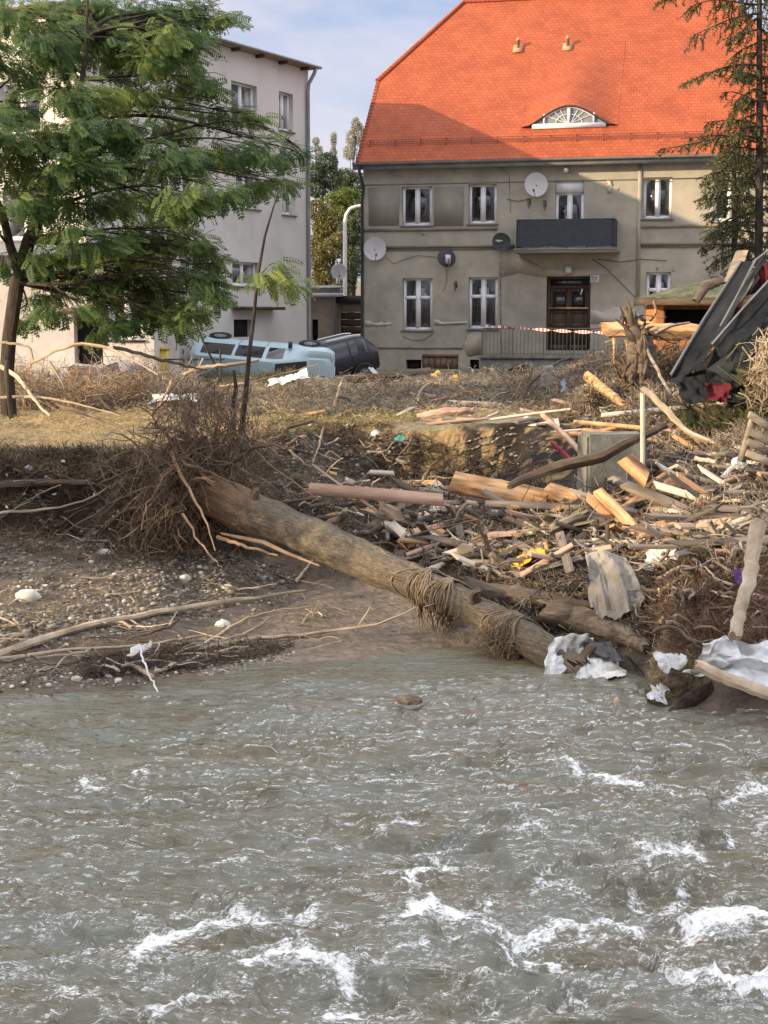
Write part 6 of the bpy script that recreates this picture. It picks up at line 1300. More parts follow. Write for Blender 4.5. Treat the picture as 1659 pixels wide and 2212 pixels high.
strip([(1500,800,24.6),(1560,735,24.7),(1620,660,24.8)], [(1520,850,24.3),(1600,800,24.2),(1690,740,24.2)], 'gap_shade_sheet', M['dark'], .05, 30, 10, 27)
strip([(1640,580,24.2),(1668,560,24.2)], [(1650,632,24.1),(1690,640,24.1)], 'red_lining', M['red'], .08, 16, 10, 3)
strip([(1588,660,24.1),(1606,668,24.1)], [(1590,684,24.0),(1604,686,24.0)], 'red_rag', M['red'], .05, 10, 8, 5)
strip([(1520,830,23.2),(1575,828,23.1)], [(1530,862,23.0),(1572,870,22.9)], 'red_rag', M['red'], .08, 14, 10, 8)
strip([(1612,640,24.1),(1640,630,24.1)], [(1600,670,24.0),(1625,665,24.0)], 'orange_splinter', M['fresh_wood'], .03, 8, 6, 9)
# ---------------- cloth, sheets, plastic
M['cloth'] = mat('muddy_grey_cloth', [(.15,.135,.115), (.24,.22,.19), (.33,.305,.27)], 2.2, .9, .4, bscale=30)
def cloth():
    C0 = P3((1308,1205,18.9)); nx, ny = 46, 40; G = np.zeros((ny, nx, 3)); top = [(1262,1198,18.05),(1300,1188,18.0),(1352,1206,18.0)]; bot = [(1278,1305,17.4),(1318,1335,17.2),(1352,1330,17.2),(1392,1290,17.3)]
    A = np.array([P3(q) for q in top]); B = np.array([P3(q) for q in bot]); t = np.linspace(0,1,nx)
    a = np.stack([np.interp(t, np.linspace(0,1,len(A)), A[:,k]) for k in range(3)], 1); b = np.stack([np.interp(t, np.linspace(0,1,len(B)), B[:,k]) for k in range(3)], 1); s = np.linspace(0,1,ny)[:, None, None]
    G = a[None]*(1-s)+b[None]*s; u, v_ = np.meshgrid(t, np.linspace(0,1,ny)); d = .10 * np.sin(u*11+2*v_+4*fbm(u*2,v_*1.2,None,3))*(0.2+v_) * (.4 + .8 * np.abs(fbm(u*3, v_, None, 2))) + .13*fbm(u*2.5,v_*2.5,None,4); G[:, :, 2] += (.10 * fbm(u*6, v_*0+3, None, 3) * v_) + .05*np.sin(v_*3)
    G = G + np.array([0,-1,.3]) * d[..., None]; o0 = G.reshape(-1,3).mean(0); q = MB(); q.grid(G-o0); q.grid((G-o0+np.array([0,.008,0]))[::-1]); o = q.build('grey_cloth', M['cloth'], label='large muddy grey cloth draped over the sticks above the river', cat='cloth', smooth=True); o.location = o0
cloth()
sheet('white_sheet', 'crumpled white plastic sheet wrapped round the end of the fallen trunk', 'plastic sheet', [(1196,1374,16.75),(1284,1370,17.0),(1238,1462,16.5),(1174,1460,16.4)], M['plastic_white'], .06, 30, 28, seed=3)
sheet('white_sheet', 'lower white plastic sheet with a dark back just right of the trunk end', 'plastic sheet', [(1258,1415,16.7),(1318,1412,16.8),(1360,1458,16.3),(1245,1466,16.3)], M['plastic_white'], .06, 30, 20, seed=5)
M['tar'] = mat('black_foil', [(.012,.012,.014), (.03,.03,.034)], 4, .4, .5, spec=.5)
sheet('black_foil', 'black foil sticking out between the two white sheets', 'foil', [(1262,1374,17.0),(1320,1382,17.0),(1350,1432,16.7),(1262,1402,16.8)], M['tar'], .04, 20, 16, seed=6)
stick('broken_stake', 'short brown broken stake between the white sheets', 'stake', [(1235,1464,16.5),(1262,1420,16.7),(1280,1396,16.8)], [.02,.07,.05], M['root'])
sheet('silver_sheet', 'big crumpled silver white sheet at the lower right corner of the heap', 'plastic sheet', [(1520,1378,15.0),(1680,1396,15.1),(1690,1492,14.7),(1492,1458,14.8)], M['plastic_white'], .12, 44, 36, seed=8)
sheet('silver_sheet', 'smaller silver scrap left of the big crumpled sheet', 'plastic sheet', [(1408,1406,15.6),(1482,1412,15.4),(1464,1450,15.2),(1426,1442,15.3)], M['plastic_white'], .06, 20, 16, seed=10)
sheet('silver_sheet', 'small silver scrap at the water edge left of the straw clump', 'plastic sheet', [(1398,1476,15.5),(1440,1478,15.5),(1432,1514,15.2),(1392,1508,15.2)], M['plastic_white'], .05, 16, 14, seed=12)
sheet('white_bag', 'crumpled white bag on the brown brush above the grey cloth', 'bag', [(1400,1188,18.7),(1462,1172,18.8),(1455,1208,18.5),(1384,1226,18.4)], M['plastic_white'], .06, 24, 18, seed=14)
sheet('yellow_plastic', 'torn bright yellow plastic piece in the middle of the heap', 'plastic', [(1098,1206,19.4),(1160,1176,19.5),(1176,1192,19.3),(1118,1224,19.2)], flat('yellow_plastic', (.66,.36,.02), .45), .05, 22, 12, seed=16)
sheet('white_rag', 'white rag lying on the black lump at the left shore', 'rag', [(292,1388,16.2),(331,1384,16.2),(322,1404,16.1),(270,1418,16.0)], M['plastic_white'], .03, 16, 12, seed=18)
sheet('grey_rag', 'pale grey rag hanging from the arched branch by the steps', 'rag', [(1172,790,30.8),(1192,786,30.8),(1204,828,30.6),(1168,832,30.6)], M['cloth'], .05, 14, 18, seed=20)
sheet('white_foil', 'long dirty white foil lying on the brush below the van', 'foil', [(580,815,33),(660,798,33),(668,812,32.6),(578,828,32.6)], M['litter'], .10, 24, 12, seed=22)
sheet('grey_foil', 'rumpled grey foil spread on the lawn left of the roots', 'foil', [(330,852,30.5),(420,848,30.5),(425,862,29.8),(320,866,29.8)], M['litter'], .06, 24, 10, seed=24)
sheet('yellow_bag', 'yellow scrap lying in front of the house hatch', 'scrap', [(930,808,40),(945,797,40),(950,802,39.8),(934,815,39.8)], flat('yellow_scrap', (.62,.36,.05), .6), .05, 10, 8, seed=26)
sheet('yellow_bag', 'orange yellow scrap right of the smaller yellow one by the house', 'scrap', [(970,812,38.5),(984,806,38.5),(990,818,38.2),(974,822,38.2)], flat('amber_scrap', (.60,.30,.04), .6), .06, 10, 8, seed=28)
sheet('white_bag', 'white bag on the ground behind the black car', 'bag', [(796,790,46),(808,792,46),(818,812,45.6),(798,800,45.6)], M['plastic_white'], .05, 10, 10, seed=30)
sheet('blue_rag', 'pale blue rag low in the brush beside the arched branch', 'rag', [(1208,820,30),(1222,818,30),(1226,845,29.8),(1212,846,29.8)], flat('blue_rag', (.22,.27,.34), .8), .05, 10, 10, seed=33)
sheet('teal_scrap', 'small teal scrap on the bank top', 'scrap', [(850,945,25.6),(872,938,25.7),(876,948,25.5),(856,954,25.4)], flat('teal_scrap', (.06,.24,.20), .7), .03, 8, 8, seed=34)
sheet('purple_rag', 'dark purple rag in the brush at the right edge', 'rag', [(1586,1232,17.4),(1612,1228,17.4),(1614,1256,17.2),(1588,1258,17.2)], flat('purple_rag', (.07,.03,.12), .8), .04, 10, 10, seed=35)
M['red_lump'] = flat('faded_red', (.38,.10,.08), .7)
def lump(name, label, cat, px, py, Y, rx, ry, m, seed=0, I=None, flatn=.7):
    v, f = I or I3; c = P3((px, py, Y) if Y else (px, py), .05); s = c[1] / FPX; q = v * np.array([rx, max(rx, ry) * flatn, ry]) * s * (1 + .35 * fbm(v[:,0]*1.8+seed, v[:,1]*1.8, v[:,2]*1.8, 4))[:, None]; o = MB().add(q, f).build(name, m, label=label, cat=cat, smooth=True); o.location = c; return o
lump('red_scrap', 'faded red lump in the wrack line at the shore', 'scrap', 466, 1421, None, 10, 6, M['red_lump'], 3)
lump('black_lump', 'black rotten lump of roots on the left shore', 'rotten lump', 246, 1438, None, 34, 32, M['soil'], 5, I4)
lump('white_bucket_lid', 'round white plastic bowl at the top of the white pipe', 'bowl', 1596, 1000, 20.4, 17, 13, M['plastic_white'], 1)
lump('root_ball', 'round brown root ball in the right heap behind the grey logs', 'root ball', 1462, 1078, 20.6, 55, 60, M['root'], 9, I4, .6)
lump('straw_clump', 'rounded straw coloured clump at the lower right water edge', 'clump', 1466, 1474, 15.5, 32, 24, M['root'], 12, I4)
lump('floating_clump', 'small clump of twigs drifting in the middle of the river', 'clump', 884, 1512, 15.15, 28, 9, M['twig'], 15, I4)
lump('floating_stub', 'tiny upright stub of wood drifting near the right heap', 'stub', 1331, 1520, 15.05, 6, 14, M['bare_wood'], 17)
lump('brown_mound', 'bare brown mound of silt in front of the house', 'mound', 815, 818, 40, 60, 12, M['soil'], 19, I4)
lump('blue_tank', 'dark blue barrel lying left of the van brush', 'barrel', 292, 800, 38.5, 20, 10, paint('barrel_blue', (.02,.06,.16), .05), 21)
yb = thing('yellow_bin', 'yellow waste bin standing at the foot of the apartment block', 'bin', tuple(at(349,800,41)), 0); yb.location.z = 2.2
m = MB(); m.box((0,0,.48), (.34,.4,.96), taper=1.12); m.build('bin_body', flat('bin_yellow', (.55,.42,.06), .5), yb); MB().box((0,0,1.0), (.42,.5,.07)).build('lid', flat('bin_lid', (.5,.38,.05), .5), yb)
rail = thing('yard_railing', 'dark metal yard railing in front of the apartment block', 'railing', tuple(at(397,800,40.5))); rail.location.z = 2.2
for x_ in (-.02, 1.0, -1.1): MB().tube([(x_,0,-.1),(x_,0,1.0)], .03, 6).build('post', M['dark_metal'], rail)
m = MB(); m.tube([(-1.2,0,.72),(1.1,0,.72)], .025, 6); m.build('rail', M['dark_metal'], rail)
# barrier tape
def tape():
    m = bpy.data.materials.new('red_white_tape'); m.use_nodes = True; t = m.node_tree; N = t.nodes; L = t.links.new; b = N['Principled BSDF']; u = N.new('ShaderNodeUVMap'); s = N.new('ShaderNodeSeparateXYZ'); L(u.outputs[0], s.inputs[0])
    a = N.new('ShaderNodeMath'); a.operation = 'MULTIPLY'; a.inputs[1].default_value = 2.6; L(s.outputs[0], a.inputs[0]); f = N.new('ShaderNodeMath'); f.operation = 'FRACT'; L(a.outputs[0], f.inputs[0]); g = N.new('ShaderNodeMath'); g.operation = 'GREATER_THAN'; g.inputs[1].default_value = .5; L(f.outputs[0], g.inputs[0])
    x = N.new('ShaderNodeMix'); x.data_type = 'RGBA'; L(g.outputs[0], x.inputs['Factor']); x.inputs['A'].default_value = (.70,.68,.66,1); x.inputs['B'].default_value = (.55,.10,.09,1); L(x.outputs['Result'], b.inputs['Base Color'])
    P = [P3(q) for q in ((1048,704,50.5),(1110,708,49),(1180,713,46),(1250,717,42),(1325,719,38))]; n = 60; tq = np.linspace(0,1,n); P = np.array(P); Q = np.stack([np.interp(tq, np.linspace(0,1,5), P[:,k]) for k in range(3)], 1); tw = tq * 40
    G = np.stack([Q + np.stack([0*tw, .04*np.sin(tw), .05*np.cos(tw*.5)+.0*tw], 1), Q - np.stack([0*tw, .04*np.sin(tw), .05*np.cos(tw*.5)], 1)]); L_ = np.concatenate([[0], np.cumsum(np.linalg.norm(np.diff(Q, axis=0), axis=1))]); uv = np.stack([np.stack([L_, 0*L_], 1), np.stack([L_, 0*L_+1], 1)])
    q = MB(); q.grid(G, uv=uv); q.build('barrier_tape', m, label='red and white barrier tape stretched in front of the house steps', cat='tape')
tape()
# ================================================================ scattered individuals
def cpick(region):
    """random picture point inside a polygon"""
    xs = [p[0] for p in region]; ys = [p[1] for p in region]
    while True:
        x, y = rng.uniform(min(xs), max(xs)), rng.uniform(min(ys), max(ys)); c = False; j = len(region) - 1
        for i in range(len(region)):
            if (ys[i] > y) != (ys[j] > y) and x < (xs[j] - xs[i]) * (y - ys[i]) / (ys[j] - ys[i]) + xs[i]: c = not c
            j = i
        if c: return x, y
LMK = [(1390,840,'the stump'),(1320,990,'the concrete block'),(1090,1060,'the tapered slab'),(810,1065,'the long pinkish plank'),(1340,1130,'the crossed orange beams'),(1135,1200,'the yellow plastic'),(1322,1265,'the grey cloth'),(1425,1200,'the white bag'),(1540,1130,'the two grey logs'),(1462,1078,'the root ball'),(1540,770,'the black wreck'),(1560,900,'the spruce boughs'),(1645,990,'the pallet'),(1615,1240,'the bleached leaning log'),(1590,1440,'the silver sheet'),(1235,1420,'the white sheets'),(1110,1380,'the thick grass clump'),(955,1290,'the thin grass ring'),(760,1190,'the upper half of the fallen trunk'),(540,1110,'the base of the fallen trunk'),(410,1030,'the root plate'),(226,1198,'the biggest boulder'),(90,1044,'the straight bank log'),(60,1290,'the wide pale boulder'),(480,1350,'the flat mud stone'),(246,1438,'the black lump'),(300,1400,'the white rag'),(492,1270,'the white oval stone'),(466,1421,'the red scrap'),(180,745,'the bright arched branch'),(35,880,'the leafy tree trunk'),(300,930,'the dark lawn branch'),(540,880,'the tall sapling'),(620,820,'the white foil'),(370,858,'the grey foil'),(815,815,'the silt mound'),(965,895,'the pinkish log'),(1190,810,'the grey hanging rag'),(1315,850,'the peeled orange pole'),(862,949,'the teal scrap'),(1220,935,'the pinkish leaning post'),(1060,1280,'the smooth dark log'),(680,920,'the bent dark stick'),(700,1390,'the thin branch over the water'),(330,1335,'the longest pole')]
USED = {}
MN = {'old_wood': 'grey weathered', 'dark_wood': 'dark brown', 'pale_board': 'pale', 'fresh_wood': 'orange', 'pinkish_board': 'pinkish', 'twig_grey': 'greyish', 'bare_wood': 'bleached', 'root_bark': 'reddish brown'}
def describe(what, x, y, size=None, lean=None):
    best = None
    for q in sorted(LMK, key=lambda l: (l[0] - x) ** 2 + 1.7 * (l[1] - y) ** 2)[:4]:
        dx, dy = x - q[0], y - q[1]; dist = math.hypot(dx, dy)
        if best and dist > 190: break
        rel = []
        if dy < -14: rel.append('above')
        elif dy > 14: rel.append('below')
        if abs(dx) > 26: rel.append(('right of' if dx > 0 else 'left of'))
        pre = ('well ' if dist > 75 else 'just ') if rel else ''
        r_ = (pre + ' and '.join(rel)) if rel else 'right at'
        w_ = ' '.join(k for k in (size, what) if k) + (' ' + lean if lean else '')
        lab = w_ + ' ' + r_ + ' ' + q[2]
        if len(lab.split()) > 16: lab = lab.replace('just ', '').replace('well ', '')
        if len(lab.split()) > 16: lab = lab.replace('lying ', '').replace('the upper half of the fallen trunk', 'the fallen trunk top').replace('the base of the fallen trunk', 'the trunk base')
        if best is None: best = lab
        if lab not in USED: best = lab; break
    USED[best] = USED.get(best, 0) + 1; return best
protos = []
for k in range(7):
    v, f = I2; q = v * np.array([1, rng.uniform(.7,1), rng.uniform(.5,.75)]) * (1 + .28 * fbm(v[:,0]*1.2+k*7, v[:,1]*1.2, v[:,2]*1.2, 3))[:, None]; me = MB().add(q, f)
    protos.append(me)
def stone_set(n, region, smin, smax, m, label, group, sink=.3):
    obs = []
    for k in range(n):
        x, y = cpick(region); c = P3((x, y), 0); s = rng.uniform(smin, smax) * (rng.uniform(.6, 1) ** 1.5) * c[1] / FPX
        if k < 7: o = protos[k].build('stone', m, smooth=True); obs.append(o)
        else: o = obs[k % 7].copy(); COL.objects.link(o)
        tag(o, describe(label, x, y, 'big' if s * pxm(c[1]) > smin + (smax - smin) * .5 else 'small'), 'stone', group); o.location = (c[0], c[1], float(tz(c[0], c[1])) + s * (1 - sink) * .5); o.rotation_euler = (rng.uniform(-.3,.3), rng.uniform(-.3,.3), rng.uniform(0,6.3)); o.scale = (s, s, s)
beach = [(0,1180),(250,1160),(480,1215),(640,1240),(560,1320),(400,1340),(200,1330),(0,1400)]
stone_set(150, beach, 4, 10, M['stone'], 'grey brown stone', 'grey stones on the beach')
stone_set(55, beach, 3, 7.5, M['stone_pale'], 'pale stone', 'pale stones on the beach')
stone_set(40, [(0,1455),(200,1450),(420,1440),(560,1425),(560,1450),(300,1475),(0,1500)], 4, 9, M['stone_pale'], 'pale waterline stone', 'pale stones at the waterline')
stone_set(28, [(600,950),(760,930),(900,1000),(860,1070),(700,1080)], 4, 9, M['stone'], 'bank stone', 'stones in the dark bank')
for x, y, r, lab in ((226,1198,17,'biggest boulder on the gravel beach, speckled grey'),(492,1270,13,'white oval stone right of the big boulder'),(60,1290,26,'wide pale boulder at the left edge of the beach'),(480,1350,16,'flat smooth pale stone on the mud flat'),(400,1250,14,'tan rounded stone in the middle of the gravel'),(165,1468,12,'white angular stone at the waterline'),(290,1180,9,'small white stone above the big boulder')):
    lump('boulder', lab, 'boulder', x, y, None, r, r*.7, M['stone_pale'], x, I3)
# planks, sticks and litter of the heap
def plank_set(n, region, lpx, wpx, mats, label, group, off=.42, tilt=.55, name='board'):
    obs = {}
    for k in range(n):
        x, y = cpick(region); c = P3((x, y), .10 + rng.uniform(0, off)); s = c[1] / FPX; mi = int(rng.integers(len(mats))); key = (mi, int(rng.integers(3)))
        if key not in obs:
            q = MB(); g = []; nn_ = 7; e_ = rng.uniform(-.12,.12,4)
            for j in range(nn_):
                X = j / (nn_ - 1) - .5; g.append([(X+(e_[0] if j in (0,nn_-1) else 0),-.5,-.5),(X+(e_[1] if j in (0,nn_-1) else 0),.5,-.5),(X+(e_[1] if j in (0,nn_-1) else 0),.5,.5),(X+(e_[0] if j in (0,nn_-1) else 0),-.5,.5),(X+(e_[0] if j in (0,nn_-1) else 0),-.5,-.5)])
            q.grid(np.array(g)); q.add(g[0][:4], [[0,1,2,3]]); q.add(g[-1][:4], [[3,2,1,0]]); o = q.build(name, mats[mi]); obs[key] = o
        else: o = obs[key].copy(); COL.objects.link(o)
        L_ = rng.uniform(*lpx) * s; W_ = rng.uniform(*wpx) * s
        az = rng.normal(0, .9); el = rng.normal(0, tilt * .5); tag(o, describe(MN[mats[mi].name] + ' ' + name.replace('_', ' '), x, y, 'long' if L_ / s > sum(lpx) * .5 else 'short', 'rising right' if el * math.cos(az) > .12 else ('falling right' if el * math.cos(az) < -.12 else 'lying level')), name.replace('_', ' '), group); d = np.array([math.cos(az) * math.cos(el), math.sin(az) * math.cos(el), math.sin(el)]); Rm = frame_from(d, (rng.normal(0,.4), -.6, 1))
        o.matrix_world = Matrix.Translation(Vector(c)) @ Matrix(Rm.tolist()).to_4x4() @ Matrix.Diagonal((L_, W_, rng.uniform(.02,.045), 1))
mid = [(900,1040),(1180,1080),(1420,1050),(1560,1020),(1660,1060),(1660,1180),(1420,1200),(1240,1215),(1040,1260),(850,1180),(800,1080)]
plank_set(135, mid, (60,215), (7,20), [M['old_wood'], M['dark_wood'], M['old_wood'], M['pale_board']], 'weathered broken board in the middle of the driftwood heap', 'weathered boards in the heap')
plank_set(80, mid, (45,175), (7,19), [M['fresh_wood'], M['fresh_wood'], M['pink_board'], M['old_wood']], 'fresh orange splintered board in the driftwood heap', 'orange boards in the heap')
top = [(880,880),(1120,860),(1250,850),(1300,900),(1600,940),(1650,1010),(1400,1020),(1230,930),(900,915)]
plank_set(90, top, (30,120), (4,10), [M['fresh_wood'], M['pink_board'], M['old_wood'], M['pale_board']], 'thin broken lath on the bank top around the concrete block', 'laths on the bank top', tilt=.25, name='lath')
plank_set(36, [(1380,960),(1660,930),(1660,1200),(1480,1200)], (30,90), (5,14), [M['old_wood'], M['pink_board'], M['fresh_wood']], 'broken board in the right hand heap beside the root ball', 'boards by the root ball')
def stick_set(n, region, lpx, rpx, mats, label, group, off=.3, tilt=.5, bias=0.0, name='stick'):
    obs = {}
    for k in range(n):
        x, y = cpick(region); c = P3((x, y), .10 + rng.uniform(0, off)); s = c[1] / FPX; mi = int(rng.integers(len(mats))); key = (mi, int(rng.integers(6)))
        if key not in obs:
            t = np.linspace(-.5,.5,10); P = np.stack([t, .05*np.sin(t*rng.uniform(3,9)+rng.uniform(0,6))+rng.normal(0,.008,10), .05*np.sin(t*rng.uniform(3,9)+rng.uniform(0,6))+rng.normal(0,.008,10)], 1)
            q = MB(); q.tube(P, [.022,.018,.010], 6, wob=.3)
            for j in range(int(rng.integers(0,3))): a = P[rng.integers(3,8)]; q.tube([a, a + np.array([.12, rng.normal(0,.1), rng.normal(0,.1)]), a + np.array([.22, rng.normal(0,.16), rng.normal(0,.16)])], [.010,.004], 5)
            o = q.build(name, mats[mi], smooth=True); obs[key] = o
        else: o = obs[key].copy(); COL.objects.link(o)
        L_ = rng.uniform(*lpx) * s; r_ = rng.uniform(*rpx) * s / .02
        az = rng.normal(bias, .9) + (math.pi if rng.random() < .5 else 0); el = rng.normal(0, tilt); d = np.array([math.cos(az) * math.cos(el), math.sin(az) * math.cos(el), math.sin(el)])
        tag(o, describe(MN[mats[mi].name] + ' ' + name.replace('_', ' '), x, y, 'long' if L_ / s > sum(lpx) * .5 else 'short', 'rising right' if d[2] * np.sign(d[0]) > .15 else ('falling right' if d[2] * np.sign(d[0]) < -.15 else 'lying level')), name.replace('_', ' '), group)
        o.matrix_world = Matrix.Translation(Vector(c) + Vector((0,0,.02))) @ Matrix(frame_from(d, (0, rng.normal(), 1)).tolist()).to_4x4() @ Matrix.Diagonal((L_, r_, r_, 1))
stick_set(70, mid, (40,150), (1.2,3.6), [M['twig_grey'], M['dark_wood'], M['old_wood']], 'grey stick jammed into the middle of the driftwood heap', 'sticks in the heap')
stick_set(45, [(1230,780),(1460,850),(1660,900),(1660,1000),(1400,1000),(1240,900),(1160,850)], (40,140), (1.2,3.4), [M['twig_grey'], M['bare_wood'], M['dark_wood']], 'brown stick on the upper heap between the stump and the block', 'sticks on the upper heap')
stick_set(40, [(1240,1150),(1440,1160),(1660,1150),(1660,1400),(1480,1400),(1420,1380),(1300,1250)], (40,130), (1.2,3.2), [M['twig_grey'], M['root'], M['old_wood']], 'brown stick in the lower right heap around the white bag', 'sticks in the lower right heap')
stick_set(38, [(0,1230),(420,1250),(700,1240),(900,1300),(700,1400),(380,1440),(0,1460)], (40,160), (.9,2.0), [M['bare_wood'], M['twig_grey']], 'thin bleached stick lying on the beach or the mud flat', 'thin sticks on the beach', off=.1, tilt=.12)
stick_set(38, [(0,840),(440,860),(900,830),(1150,830),(1150,880),(700,890),(400,900),(0,880)], (30,110), (.8,2.0), [M['bare_wood'], M['twig_grey'], M['fresh_wood']], 'pale stick in the low drift of brush on the lawn', 'sticks on the lawn drift', off=.4, tilt=.5)
stick_set(45, [(-20,730),(120,740),(330,780),(430,850),(330,890),(0,880)], (60,200), (1,2.6), [M['fresh_wood'], M['bare_wood'], M['dark_wood']], 'bare branch sticking out of the brush pile at the left edge', 'branches of the left brush pile', off=2.5, tilt=.6, name='branch')
stick_set(28, [(0,1000),(330,1020),(420,1160),(300,1220),(0,1180)], (40,130), (.8,2.0), [M['dark_wood'], M['twig_grey'], M['root']], 'thin root or stick hanging on the dark left bank', 'roots on the left bank', off=.2, tilt=.5)
stick_set(26, [(560,950),(900,1010),(960,1080),(900,1230),(640,1200),(560,1020)], (40,130), (.9,2.4), [M['dark_wood'], M['twig_grey'], M['root']], 'dark stick on the bank between the root plate and the planks', 'sticks on the middle bank', off=.3, tilt=.5)
stick_set(16, mid, (90,230), (6,12), [M['old_wood'], M['dark_wood'], M['bare_wood'], M['twig_grey']], '', 'driftwood logs of the heap', off=.3, tilt=.3, name='driftwood_log')
stick_set(36, [(0,1340),(200,1330),(430,1360),(560,1395),(400,1440),(0,1480)], (50,190), (1.4,3.4), [M['bare_wood'], M['twig_grey'], M['dark_wood']], '', 'branches on the left shore', off=.12, tilt=.12, name='branch')
stick_set(110, mid, (45,170), (2,5.5), [M['twig_grey'], M['old_wood'], M['dark_wood'], M['bare_wood']], '', 'branches in the heap', off=.3, tilt=.35, name='branch')
stick_set(70, [(560,950),(800,940),(1000,1000),(960,1080),(900,1230),(640,1200),(560,1020)], (40,130), (1.4,3.6), [M['dark_wood'], M['twig_grey'], M['root'], M['bare_wood']], '', 'branches on the middle bank', off=.3, tilt=.35, name='branch')
stick_set(50, [(1240,1150),(1440,1160),(1660,1150),(1660,1400),(1480,1400),(1420,1380),(1300,1250)], (45,150), (2,5), [M['twig_grey'], M['root'], M['old_wood'], M['bare_wood']], '', 'branches in the lower right heap', off=.35, tilt=.4, name='branch')
plank_set(45, [(640,1080),(700,1010),(900,1090),(960,1090),(900,1200),(820,1170)], (20,80), (4,11), [M['old_wood'], M['dark_wood'], M['pale_board'], M['fresh_wood']], '', 'broken slats on the middle bank', tilt=.4, name='slat_piece')
def litter_set(n, region, spx, m, label, group, off=.2):
    obs = []
    for k in range(n):
        x, y = cpick(region); c = P3((x, y), rng.uniform(.05, off)); s = rng.uniform(*spx) * c[1] / FPX
        if k < 5: v, f = I2; o = MB().add(v * np.array([1,.6,.5]) * (1 + .9 * fbm(v[:,0]*2+k*9, v[:,1]*2, v[:,2]*2, 4))[:, None], f).build('plastic_scrap', m); obs.append(o)
        else: o = obs[k % 5].copy(); COL.objects.link(o)
        tag(o, describe(label, x, y, 'big' if s * pxm(c[1]) > sum(spx) * .5 else 'tiny'), 'plastic scrap', group); o.location = c; o.rotation_euler = tuple(rng.uniform(0, 6, 3)); o.scale = (s, s, s)
stick_set(55, [(0,830),(420,845),(900,826),(1200,815),(1250,880),(700,900),(380,890),(0,875)], (40,150), (1.2,3), [M['dark_wood'], M['twig_grey'], M['old_wood'], M['bare_wood']], '', 'branches on the lawn', off=.3, tilt=.35, name='branch')
plank_set(34, [(300,840),(900,822),(1250,800),(1250,885),(900,895),(560,900)], (20,80), (3,8), [M['old_wood'], M['pale_board'], M['fresh_wood'], M['dark_wood']], '', 'laths on the lawn', tilt=.4, name='lath')
litter_set(80, [(0,820),(700,830),(1240,820),(1240,900),(700,930),(100,900)], (2.5,6), M['litter'], 'white scrap', 'white scraps on the lawn', .4)
litter_set(34, mid, (2.5,7), M['plastic_white'], 'white plastic scrap', 'white scraps in the heap', .4)
litter_set(16, [(1220,800),(1480,880),(1640,950),(1400,990),(1240,900)], (2.5,7), M['litter'], 'whitish scrap', 'whitish scraps on the upper heap', .4)
litter_set(14, [(0,990),(250,1000),(400,1150),(0,1150)], (3,6), M['litter'], 'white bank scrap', 'white scraps on the left bank', .2)
for x, y, r, lab in ((62,1012,9,'white scrap near the left bank edge above the log'),(104,1040,10,'cream scrap just under the dark bank log'),(812,938,12,'white boulder like scrap on the bank top'),(1012,1112,9,'white scrap right of the grey block of wood'),(1015,1182,10,'white cup shaped scrap above the middle of the trunk'),(770,1150,7,'pale blue and white scrap just above the fallen trunk'),(1138,906,9,'flat white scrap among the laths'),(1250,1210,8,'white scrap below the tan board')):
    lump('plastic_scrap', lab, 'plastic scrap', x, y, None, r, r*.8, M['plastic_white'], x, I2)

# ================================================================ masses
def mass(name, label, n, region, L_, r_, m, raise_=.3, flatd=.5, bend=.4, tone=None, down=0, kind='stuff', cat='debris', bias=(0,0,0)):
    xs = np.array([p[0] for p in region]); ys = np.array([p[1] for p in region]); x = rng.uniform(xs.min(), xs.max(), n * 3); y = rng.uniform(ys.min(), ys.max(), n * 3); c = np.zeros(n * 3, bool); j = len(region) - 1
    for i in range(len(region)):
        k = ((ys[i] > y) != (ys[j] > y)); k &= x < (xs[j] - xs[i]) * (y - ys[i]) / ((ys[j] - ys[i]) or 1e-6) + xs[i]; c ^= k; j = i
    x, y = x[c][:n], y[c][:n]; n = len(x); P = atN(x, y, hitY(x, y)); P[:, 2] = tz(P[:, 0], P[:, 1])
    lump_ = np.clip(.5 + 1.1 * fbm(P[:, 0] * .9, P[:, 1] * .9, None, 3), 0, 1.3)
    P[:, 2] += rng.uniform(0, 1, n) ** 1.3 * raise_ * lump_
    d = rng.normal(0, 1, (n, 3)) * np.array([1, .8, flatd]) + np.array(bias); mb = MB(); q = rng.uniform(0, 1, n)
    twigs(mb, P, d, L_[0] + (L_[1] - L_[0]) * q ** 1.5, (r_[0] + (r_[1] - r_[0]) * rng.uniform(0, 1, n) ** 2), np.clip(rng.normal(.5, .27, n), 0, 1), bend)
    return mb.build(name, m, label=label, cat=cat, kind=kind)
mass('dry_brush', 'tangle of dry brush drifted across the lawn', 9000, [(-40,800),(400,822),(430,838),(590,842),(790,842),(860,818),(1000,815),(1250,805),(1290,880),(1000,895),(700,898),(380,905),(200,885),(-40,880)], (.12,.5), (.004,.011), M['twig_grey'], .35, .55)
mass('straw_litter', 'straw coloured stalks in the lawn drift', 5000, [(-40,820),(560,830),(590,845),(790,845),(860,828),(1250,825),(1290,890),(1000,905),(700,915),(380,905),(-40,890)], (.10,.35), (.003,.007), M['straw'], .30, .5)
mass('bank_roots', 'dark fine roots covering the left bank', 5000, [(-40,985),(330,985),(520,1060),(520,1190),(300,1230),(-40,1190)], (.10,.45), (.003,.009), M['root_fine'], .12, .8, down=1)
mass('bank_twigs', 'dark twigs covering the middle bank', 6500, [(540,930),(760,915),(1000,990),(1180,1010),(1180,1080),(1000,1200),(900,1250),(700,1190),(560,1140)], (.10,.42), (.003,.010), M['twig'], .14, .8)
